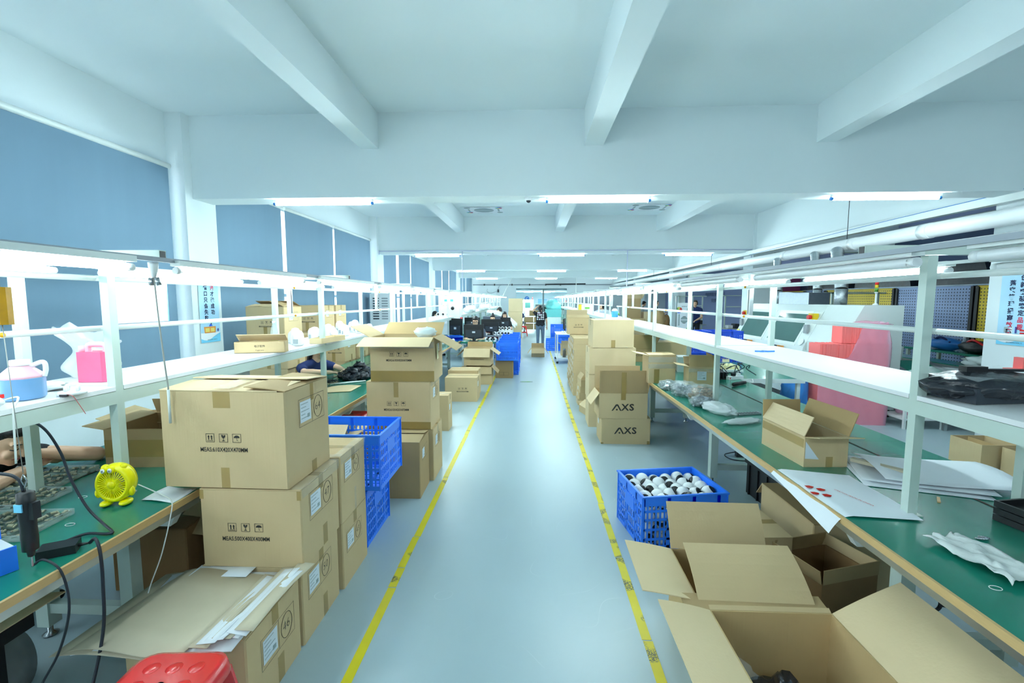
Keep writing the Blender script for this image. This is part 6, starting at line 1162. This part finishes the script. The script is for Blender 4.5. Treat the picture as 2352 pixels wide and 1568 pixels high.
for x in (-.35, .35):
    for y in (-.45, .45): MB().box(x - .02, x + .02, y - .02, y + .02, 0, .72).build('leg', 'rack_paint', t)
t = thing('paper_sacks', 'crumpled brown paper sacks on a table beside the chart stand', 'sack', (4.3, 15.6, .72)); blob((0, 0, .3), (.2, .2, .32), .35, 3, 20, 14, 3, 0).build('sack', 'card_dark', t); blob((.2, .1, .22), (.18, .2, .24), .35, 8, 18, 12, 3, 0).build('sack', 'card_brown', t)
t = thing('sack_table', 'grey table under the brown paper sacks', 'table', (4.4, 15.7, 0)); MB().box(-.5, .6, -.4, .4, .68, .72).build('top', 'grey_plastic', t)
for x in (-.45, .55):
    for y in (-.35, .35): MB().box(x - .02, x + .02, y - .02, y + .02, 0, .68).build('leg', 'rack_paint', t)
t = thing('sack_pile', 'tall pile of open brown cartons beside the leaning worker', 'box', (4.6, 21.2, 0)); MB().box(-.5, .5, -.4, .4, 0, .85).build('carton_body', 'card', t); MB().box(-.42, .3, -.3, .3, .85, 1.75).build('carton_body', 'card_dark', t); 
for s, a in (('F', 100), ('R', 120)): o = flap(t, s, .7, .6, 1.75, a, .25, 'card')
MB().box(.45, .95, -.3, .3, .5, 1.15).build('carton_body', 'card_light', t)
# hanging sign and slogans
t = thing('hanging_sign', 'blue lettered slogan sign high on the right wall', 'sign', (8.98, 20.3, 2.35)); MB().box(-.02, 0, -1.6, 1.6, 0, .42).build('board', 'paper', t); 
for k, (b, y) in enumerate((('安全', 1.0), ('节约', -.3))): text(b, .34, 'navy_ink', t, (-.024, y, .23), 'L', .008); MB().box(-.025, -.021, y - .45, y + .45, -.14, -.02).build('red_band', 'red_plastic' if k == 0 else 'sky_blue', t)
t = thing('wall_slogan', 'row of small dark characters painted on the right wall', 'sign', (8.985, 23.0, 1.95)); text('提高效率是企业生存的保证', .2, 'navy_ink', t, (0, 0, 0), 'L'); text('安全第一', .2, 'navy_ink', t, (0, 0, -.3), 'L')
t = thing('grey_cabinet', 'tall grey partition cabinets at the end of the right bay', 'cabinet', (3.9, 30.4, 0))
for k in range(4): MB().box(-1.0 + k * .5, -.52 + k * .5, -.25, .25, 0, 2.1).build('door', 'grey_paint', t)
# far room
t = thing('round_logo', 'round blue sign on the far room wall', 'sign', (-.65, 53.96, 1.82)); MB().lathe([(.28, 0), (.28, .03)], 24, M=Matrix.Rotation(math.pi / 2, 4, 'X')).build('disc', 'tape_blue', t); text('C', .4, 'paper', t, (0, -.035, 0), 'F')
for i, x in enumerate((1.2, 3.0)):
    t = thing('notice_board', 'pale blue notice board on the far wall, %s' % ['left', 'right'][i], 'notice board', (x, 53.95, 1.0)); MB().box(-.75, .75, -.02, 0, 0, .85).build('board', 'paper', t)
    for k in range(5): MB().box(-.55, -.1, -.024, -.02, .1 + k * .14, .2 + k * .14).build('text_block', 'cyan_print', t); MB().box(.15, .5, -.024, -.02, .1 + k * .14, .18 + k * .14).build('text_block', 'cyan_print', t)
for i, (x, y, w, h) in enumerate(((-.4, 44, 1.0, 1.7), (1.0, 40, 1.5, 1.3), (2.6, 42, 1.2, 1.4))):
    t = thing('placement_machine', 'white production machine in the far room, %s' % ['left', 'centre', 'right'][i], 'machine', (x, y, 0)); MB().box(-w / 2, w / 2, -.5, .5, 0, h).build('body', 'machine_paint', t); MB().box(-w * .3, w * .2, -.51, -.5, h * .55, h * .85).build('window_glass', 'machine_glass', t); MB().cyl((w * .4, 0, h), (w * .4, 0, h + .25), .03, n=8).build('lamp_pole', 'red_plastic', t)
tag(MB().cyl((.85, 36, 0), (.85, 36, 2.5), .05, n=16).build('white_post', 'white_metal'), 'slim white post in the far room opening', 'post')
# ------------------------------------------------------------------ people
def V(*a): return Vector(a)
class Flesh:
    """closed volumes that a voxel remesh grows into one continuous skin"""
    def __init__(s): s.mb = MB()
    def limb(s, p, r, n=10):
        p = [Vector(q) for q in p]
        for i, q in enumerate(p): s.mb.ball(q, r[i], n, 7)
        for a, b, ra, rb in zip(p, p[1:], r, r[1:]): s.mb.cyl(a, b, ra, rb, n)
        return s
    def ell(s, c, r, M): s.mb.ball((0, 0, 0), r, 16, 11, Matrix.Translation(c) @ M.to_4x4()); return s
    def build(s, name, m, parent, vox, smooth=6):
        o = s.mb.build(name, m, parent); r = o.modifiers.new('skin', 'REMESH'); r.mode = 'VOXEL'; r.voxel_size = vox; r.use_smooth_shade = True
        k = o.modifiers.new('soft', 'SMOOTH'); k.factor = .5; k.iterations = smooth; return o
def frame(f, up=(0, 0, 1)):
    f = Vector(f).normalized(); r = f.cross(Vector(up)).normalized(); u = r.cross(f); return f, r, u
def hand(F, wrist, d, nrm, side, curl=.5, sc=1.0):
    """palm and five fingers: d points along the hand, nrm out of its back"""
    d = Vector(d).normalized(); nrm = Vector(nrm); nrm = (nrm - d * nrm.dot(d)).normalized(); w = d.cross(nrm) * side
    M = Matrix((w, d, nrm)).transposed(); c = Vector(wrist) + d * .045 * sc; F.ell(c, (.038 * sc, .05 * sc, .016 * sc), M)
    for i, (off, L) in enumerate(((-.028, .062), (-.010, .072), (.010, .068), (.028, .052))):
        p = Vector(wrist) + d * .085 * sc + w * off * sc; a = curl; q = [p]
        for k in range(3): q.append(q[-1] + (d * math.cos(a) - nrm * math.sin(a)) * L * sc * (.42, .33, .25)[k]); a += curl * .9
        F.limb(q, [.0098 * sc, .0092 * sc, .0085 * sc, .0072 * sc], 8)
    p = Vector(wrist) + d * .025 * sc - w * .03 * sc; F.limb([p, p + (d * .5 - w * .8 - nrm * .2).normalized() * .04 * sc, p + (d * .5 - w * .8 - nrm * .2).normalized() * .04 * sc + (d * .9 - w * .2 - nrm * .4).normalized() * .032 * sc], [.013 * sc, .0105 * sc, .0085 * sc], 8)
def head(F, t, c, f, up, hair='short', sc=1.0, feats=True, glasses=False, mask=False, closed=False):
    f, r, u = frame(f, up); c = Vector(c); M = Matrix((r, f, u)).transposed()
    at = lambda a, b, d: c + (r * a + f * b + u * d) * sc
    F.ell(at(0, -.012, .018), (.074 * sc, .092 * sc, .098 * sc), M); F.ell(at(0, .025, -.045), (.056 * sc, .062 * sc, .068 * sc), M)
    F.ell(at(0, .06, -.088), (.026 * sc, .022 * sc, .022 * sc), M)                       # chin
    F.limb([at(0, .083, .022), at(0, .098, -.012), at(0, .104, -.026)], [.007 * sc, .0095 * sc, .012 * sc], 8)      # nose
    for s in (-1, 1):
        F.ell(at(s * .076, -.008, -.005), (.010 * sc, .018 * sc, .03 * sc), M); F.ell(at(s * .04, .066, -.03), (.026 * sc, .018 * sc, .024 * sc), M); F.ell(at(s * .032, .075, .035), (.028 * sc, .014 * sc, .010 * sc), M)
    R4 = M.to_4x4()
    if feats:
        for s in (-1, 1):
            if closed:
                MB().tube([at(s * .016, .084, .008), at(s * .032, .087, .003), at(s * .05, .074, .008)], .0022 * sc, 5).build('eyelashes', 'hair', t); MB().tube([at(s * .016, .091, .036), at(s * .034, .091, .042), at(s * .052, .077, .036)], .003 * sc, 5).build('eyebrow', 'hair', t); continue
            e = MB().ball((0, 0, 0), (.011 * sc, .006 * sc, .0045 * sc), 10, 6, Matrix.Translation(at(s * .032, .081, .012)) @ R4).build('eye', 'eye_white', t); MB().ball((0, 0, 0), (.006 * sc, .004 * sc, .006 * sc), 8, 6, Matrix.Translation(at(s * .032, .085, .011)) @ R4).build('iris', 'eye_dark', e)
            MB().tube([at(s * .016, .090, .034), at(s * .034, .090, .041), at(s * .052, .076, .035)], .0036 * sc, 5).build('eyebrow', 'hair', t)
        if not mask: MB().tube([at(-.024, .078, -.057), at(-.008, .087, -.054), at(0, .088, -.056), at(.008, .087, -.054), at(.024, .078, -.057)], [.002 * sc, .0055 * sc, .005 * sc, .0055 * sc, .002 * sc], 6).build('mouth', 'lips', t)
    if glasses:
        g = MB()
        for s in (-1, 1): g.tube([at(s * .034 + .026 * math.cos(k * .5236), .100, .010 + .02 * math.sin(k * .5236)) for k in range(12)], .0022, 5, True); g.tube([at(s * .06, .1, .014), at(s * .08, .0, .012)], .002, 5)
        g.tube([at(-.008, .102, .014), at(.008, .102, .014)], .002, 5); g.build('glasses', 'black_plastic', t)
    if mask: MB().ball((0, 0, 0), (.062 * sc, .045 * sc, .055 * sc), 14, 9, Matrix.Translation(at(0, .062, -.05)) @ R4).build('face_mask', 'cloth_white', t)
    H = Flesh(); H.ell(at(0, -.03, .040), (.083 * sc, .092 * sc, .096 * sc), M)
    for s in (-1, 1): H.ell(at(s * .06, -.02, .0), (.026 * sc, .05 * sc, .05 * sc), M)
    H.ell(at(0, .03, .088), (.064 * sc, .05 * sc, .030 * sc), M); H.ell(at(0, -.075, -.02), (.06 * sc, .035 * sc, .06 * sc), M)
    if hair == 'ponytail': H.limb([at(0, -.11, .03), at(0, -.14, -.02), at(0, -.12, -.12), at(0, -.10, -.2)], [.03 * sc, .038 * sc, .034 * sc, .014 * sc])
    if hair == 'bun': H.ell(at(0, -.06, .135), (.035 * sc, .035 * sc, .03 * sc), M)
    if hair == 'long':
        for s in (-1, 1): H.limb([at(s * .075, -.02, 0), at(s * .08, -.02, -.12), at(s * .07, .0, -.22)], [.026 * sc, .028 * sc, .015 * sc])
        H.limb([at(0, -.09, 0), at(0, -.09, -.2)], [.06 * sc, .05 * sc])
    H.build('hair', 'hair', t, .011 * sc, 3)
def person(label, J, shirt, trousers, f, up=(0, 0, 1), hair='short', vox=.011, sleeves=.55, glasses=False, mask=False, feats=True, hands=True, sc=1.0, hnd=None, legs=True, group=None, closed=False):
    """J: joints in world space; sleeves = share of the upper arm the shirt covers (1 = to the elbow, 2 = to the wrist)"""
    base = V(J['pelvis'].x, J['pelvis'].y, min(v.z for v in J.values())); t = thing('person', label, 'person', (0, 0, 0), 0, group)
    F = Flesh(); S = Flesh(); c, p, nk = J['chest'], J['pelvis'], J['neck']
    F.limb([J['head'] + (nk - J['head']) * .45, nk], [.05 * sc, .056 * sc]); head(F, t, J['head'], f, up, hair, sc, feats, glasses, mask, closed)
    ax = (J['sr'] - J['sl']).normalized()
    for q, w, k in ((c, .125, .92), ((c + p) / 2, .115, .9), (p, .125, .85)): F.limb([q - ax * .06 * sc, q + ax * .06 * sc], [w * k * sc * .8] * 2)
    F.limb([c, p], [.1 * sc, .11 * sc])
    S.limb([nk + (c - nk) * .18, c], [.068 * sc, .13 * sc]); S.limb([c - ax * .07 * sc, c + ax * .07 * sc], [.122 * sc] * 2); S.limb([(c + p) / 2 - ax * .06, (c + p) / 2 + ax * .06], [.12 * sc] * 2); S.limb([p - ax * .07 * sc, p + ax * .07 * sc], [.125 * sc] * 2); S.limb([c, p], [.13 * sc, .13 * sc]); S.limb([J['sl'], nk + (J['sl'] - nk) * .3, nk + (J['sr'] - nk) * .3, J['sr']], [.068 * sc, .064 * sc, .064 * sc, .068 * sc])
    for s in 'lr':
        sh, el, wr = J['s' + s], J['e' + s], J['w' + s]
        F.limb([sh, el, el + (wr - el) * .3, wr], [.052 * sc, .041 * sc, .042 * sc, .027 * sc])
        if sleeves <= 1: S.limb([sh, sh + (el - sh) * sleeves], [.068 * sc, .058 * sc])
        else: S.limb([sh, el, wr], [.066 * sc, .052 * sc, .042 * sc])
        if hands:
            dd, nn, cu = (hnd or {}).get(s, ((wr - el).normalized(), V(0, 0, 1), .45)); hand(F, wr, dd, nn, 1 if s == 'r' else -1, cu, sc * .95)
    if legs:
        T = Flesh(); 
        for s in 'lr':
            F.limb([J['h' + s], J['k' + s], J['a' + s]], [.075 * sc, .052 * sc, .034 * sc]); T.limb([J['h' + s], J['k' + s], J['a' + s] + V(0, 0, .03)], [.096 * sc, .068 * sc, .055 * sc])
            a = J['a' + s]; fd = V(f[0], f[1], 0).normalized() if abs(f[0]) + abs(f[1]) > .05 else V(0, -1, 0); sh_ = Flesh(); sh_.limb([a + V(0, 0, -.03) - fd * .03, a + V(0, 0, -.04) + fd * .13], [.04 * sc, .034 * sc]); sh_.build('shoe', 'black_plastic', t, .014, 2)
        T.limb([J['hl'], J['hr']], [.11 * sc] * 2); T.limb([p, p - V(0, 0, .06)], [.12 * sc] * 2); T.build('trousers', trousers, t, .014, 4)
    F.build('body', 'skin', t, vox, 4); S.build('shirt', shirt, t, max(.011, vox), 6)
    return t
def seated(label, x, y, yaw, hz, shirt, hair='short', look=-.25, lean=.1, trousers='cloth_grey', sleeves=.6, vox=.014, reach=.36, hands=True, wz=None, **k):
    """yaw: facing direction in degrees, 0 = towards the camera (-Y), 90 = towards +X"""
    a = math.radians(yaw); f = V(math.sin(a), -math.cos(a), 0); r = V(math.cos(a), math.sin(a), 0); o = V(x, y, 0); u = V(0, 0, 1)
    A = lambda s, fw, z: o + r * s + f * fw + u * z
    J = dict(head=A(0, lean + .06, hz), neck=A(0, lean, hz - .17), chest=A(0, lean * .7, hz - .36), pelvis=A(0, -.05, hz - .70), sl=A(.18, lean * .8, hz - .24), sr=A(-.18, lean * .8, hz - .24), el=A(.24, lean + .10, hz - .46), er=A(-.24, lean + .10, hz - .46), wl=A(.10, lean + reach, hz - .42), wr=A(-.10, lean + reach, hz - .42),
             hl=A(.09, 0, hz - .72), hr=A(-.09, 0, hz - .72), kl=A(.10, .42, hz - .68), kr=A(-.10, .42, hz - .68), al=A(.10, .36, .07), ar=A(-.10, .36, .07))
    if wz: J['wl'].z = J['wr'].z = wz; J['el'].z = J['er'].z = max(J['el'].z, wz)
    t = person(label, J, shirt, trousers, f + u * look, (0, 0, 1), hair, vox, sleeves, hands=hands, **k)
    st = tag(None or MB().lathe([(.17, 0), (.18, .01), (.17, .03)], 18, (x, y, hz - .875)).box(x - .14, x - .11, y - .14, y - .11, 0, hz - .87).box(x + .11, x + .14, y - .14, y - .11, 0, hz - .87).box(x - .14, x - .11, y + .11, y + .14, 0, hz - .87).box(x + .11, x + .14, y + .11, y + .14, 0, hz - .87).build('round_stool', 'dark_plastic'), 'dark round stool under the %s' % label.split(' ', 1)[-1].replace('person ', '')[:60].rsplit(' ', 0)[0], 'stool')
    return t, st
# the worker resting on folded arms at the front of the left bench
J = dict(head=V(-2.66, 2.13, .985), neck=V(-2.80, 2.16, .93), chest=V(-2.95, 2.19, .78), pelvis=V(-3.16, 2.2, .52), sr=V(-2.88, 2.01, .86), sl=V(-2.86, 2.33, .85), er=V(-2.60, 1.93, .80), el=V(-2.56, 2.50, .797), wr=V(-2.69, 2.17, .798), wl=V(-2.70, 2.31, .862),
         hl=V(-3.12, 2.29, .5), hr=V(-3.12, 2.1, .5), kl=V(-2.78, 2.32, .5), kr=V(-2.78, 2.06, .5), al=V(-2.82, 2.32, .07), ar=V(-2.82, 2.06, .07))
J['wr'] = V(-2.70, 2.27, .80)
t = person('person in black dozing on folded arms at the left bench', J, 'cloth_black', 'cloth_denim', (.88, .06, -.46), (.46, 0, .88), 'ponytail', .007, .3, closed=True, hnd={'l': (V(-.75, -.5, .25), V(.1, .2, .95), .55), 'r': (V(-.15, .95, 0), V(0, 0, 1), .25)})
MB().lathe([(.033, -.012), (.035, -.008), (.035, .008), (.033, .012)], 18, M=Matrix.Translation((-2.688, 2.215, .80)) @ Matrix.Rotation(math.pi / 2, 4, 'X') @ Matrix.Rotation(.1, 4, 'Y')).build('watch_strap', 'white_plastic', t); MB().box(-2.70, -2.672, 2.198, 2.232, .832, .842).build('watch_face', 'black_plastic', t)
MB().ball((-2.675, 2.05, .965), .008, 8, 6).build('earring', 'eye_white', t)
tag(MB().lathe([(.17, 0), (.18, .01), (.17, .03)], 18, (-3.16, 2.2, .36)).box(-3.30, -3.27, 2.06, 2.09, 0, .37).box(-3.05, -3.02, 2.06, 2.09, 0, .37).box(-3.30, -3.27, 2.31, 2.34, 0, .37).box(-3.05, -3.02, 2.31, 2.34, 0, .37).build('round_stool', 'dark_plastic'), 'dark round stool under the dozing worker', 'stool')
seated('person in a navy t-shirt working under the left shelf', -2.98, 5.85, 62, 1.07, 'cloth_navy', 'long', -.45, .18, vox=.010, reach=.42, wz=.80)
t, s = seated('person with glasses and grey shirt behind the front monitor', -1.42, 11.38, 4, 1.16, 'cloth_grey', 'short', -.35, .12, glasses=True, vox=.012)
seated('person with tied hair and maroon top behind the wide monitor', -1.17, 13.55, 0, 1.14, 'cloth_maroon', 'bun', -.25, .08, vox=.013)
seated('person with dark hair just behind the one in maroon', -.98, 15.75, 10, 1.16, 'cloth_black', 'long', -.3, .1, vox=.016)
seated('person in olive bending over the bench by the tall cartons', -1.02, 18.9, -70, 1.26, 'cloth_olive', 'short', -.6, .3, vox=.018)
seated('person with short dark hair left of the one in olive', -1.2, 19.7, -60, 1.2, 'cloth_black', 'short', -.6, .2, vox=.018)
seated('person in a dark blue jacket sitting past the far cartons', -.72, 25.8, 150, 1.1, 'cloth_navy', 'short', -.2, .1, sleeves=2, vox=.02)
seated('person in black behind the cameras on the left shelf end', -3.15, 13.9, 60, 1.22, 'cloth_black', 'short', -.4, .15, vox=.018)
seated('person in a navy jacket with red stripe behind the right rack', 2.95, 19.3, -60, 1.38, 'cloth_navy', 'bun', .15, .0, sleeves=2, vox=.016)
def standing(label, x, y, yaw, h, shirt, trousers, hair, arms=None, vox=.014, look=0.0, lean=0.0, **k):
    a = math.radians(yaw); f = V(math.sin(a), -math.cos(a), 0); r = V(math.cos(a), math.sin(a), 0); o = V(x, y, 0); u = V(0, 0, 1); s = h / 1.7
    A = lambda q, fw, z: o + r * q * s + f * (fw + lean * max(0, z - .9)) * s + u * z * s
    J = dict(head=A(0, .02, 1.58), neck=A(0, -.01, 1.43), chest=A(0, 0, 1.24), pelvis=A(0, 0, .95), sl=A(.185, -.01, 1.37), sr=A(-.185, -.01, 1.37), el=A(.25, -.03, 1.10), er=A(-.25, -.03, 1.10), wl=A(.26, .04, .86), wr=A(-.26, .04, .86), hl=A(.09, 0, .92), hr=A(-.09, 0, .92), kl=A(.10, .03, .50), kr=A(-.10, .05, .50), al=A(.10, 0, .09), ar=A(-.10, -.05, .09))
    for q, v in (arms or {}).items(): J[q] = A(*v)
    return person(label, J, shirt, trousers, f + u * look, (0, 0, 1), hair, vox, sc=s, **k)
t = standing('person in a black t-shirt walking down the aisle, one hand at the head', .28, 16.0, 176, 1.49, 'cloth_black', 'cloth_denim', 'ponytail', dict(el=(.30, .02, 1.50), wl=(.12, .05, 1.66)), vox=.012, feats=False)
g = MB(); rr = random.Random(5)
P0 = V(.28, 16.0, 0)
for i in range(4):
    for j in range(4):
        if rr.random() < .12: continue
        cx, cz = .28 + (i - 1.5) * .062 + rr.uniform(-.01, .01), 1.17 - (j - 1) * .075; w, h = .026, .032
        q = [(cx + rr.uniform(-.3, .3) * w + w * math.cos(k * 1.05), 15.878 + .02 * abs(i - 1.5) * .3, cz + h * math.sin(k * 1.05) * rr.uniform(.6, 1.1)) for k in range(6)]; g.add(q, [tuple(range(6))])
g.build('back_print', 'paper', t); g = MB()
for i in range(7): cx, cz = .28 + rr.uniform(-.1, .1), 1.17 - rr.uniform(-.08, .17); g.add([(cx + .018 * math.cos(k * 1.25), 15.872, cz + .012 * math.sin(k * 1.25)) for k in range(5)], [tuple(range(5))])
g.build('back_print', 'cloth_pink', t)
standing('person in a pale shirt leaning by the tall carton pile', 5.1, 21.9, 70, 1.62, 'cloth_white', 'cloth_denim', 'short', vox=.018, look=-.4, lean=.25, sleeves=2)
standing('person in black standing at the far workstation', 5.35, 20.0, 80, 1.66, 'cloth_black', 'cloth_black', 'short', dict(el=(.2, .2, 1.1), wl=(.15, .45, 1.15)), vox=.018)
standing('person in dark navy standing behind the chart stand', 5.75, 16.4, -30, 1.68, 'cloth_navy', 'cloth_black', 'short', dict(el=(.25, .1, 1.1), wl=(.1, .3, 1.0), er=(-.25, .1, 1.1), wr=(-.1, .3, 1.0)), vox=.016)
bpy.context.view_layer.update()
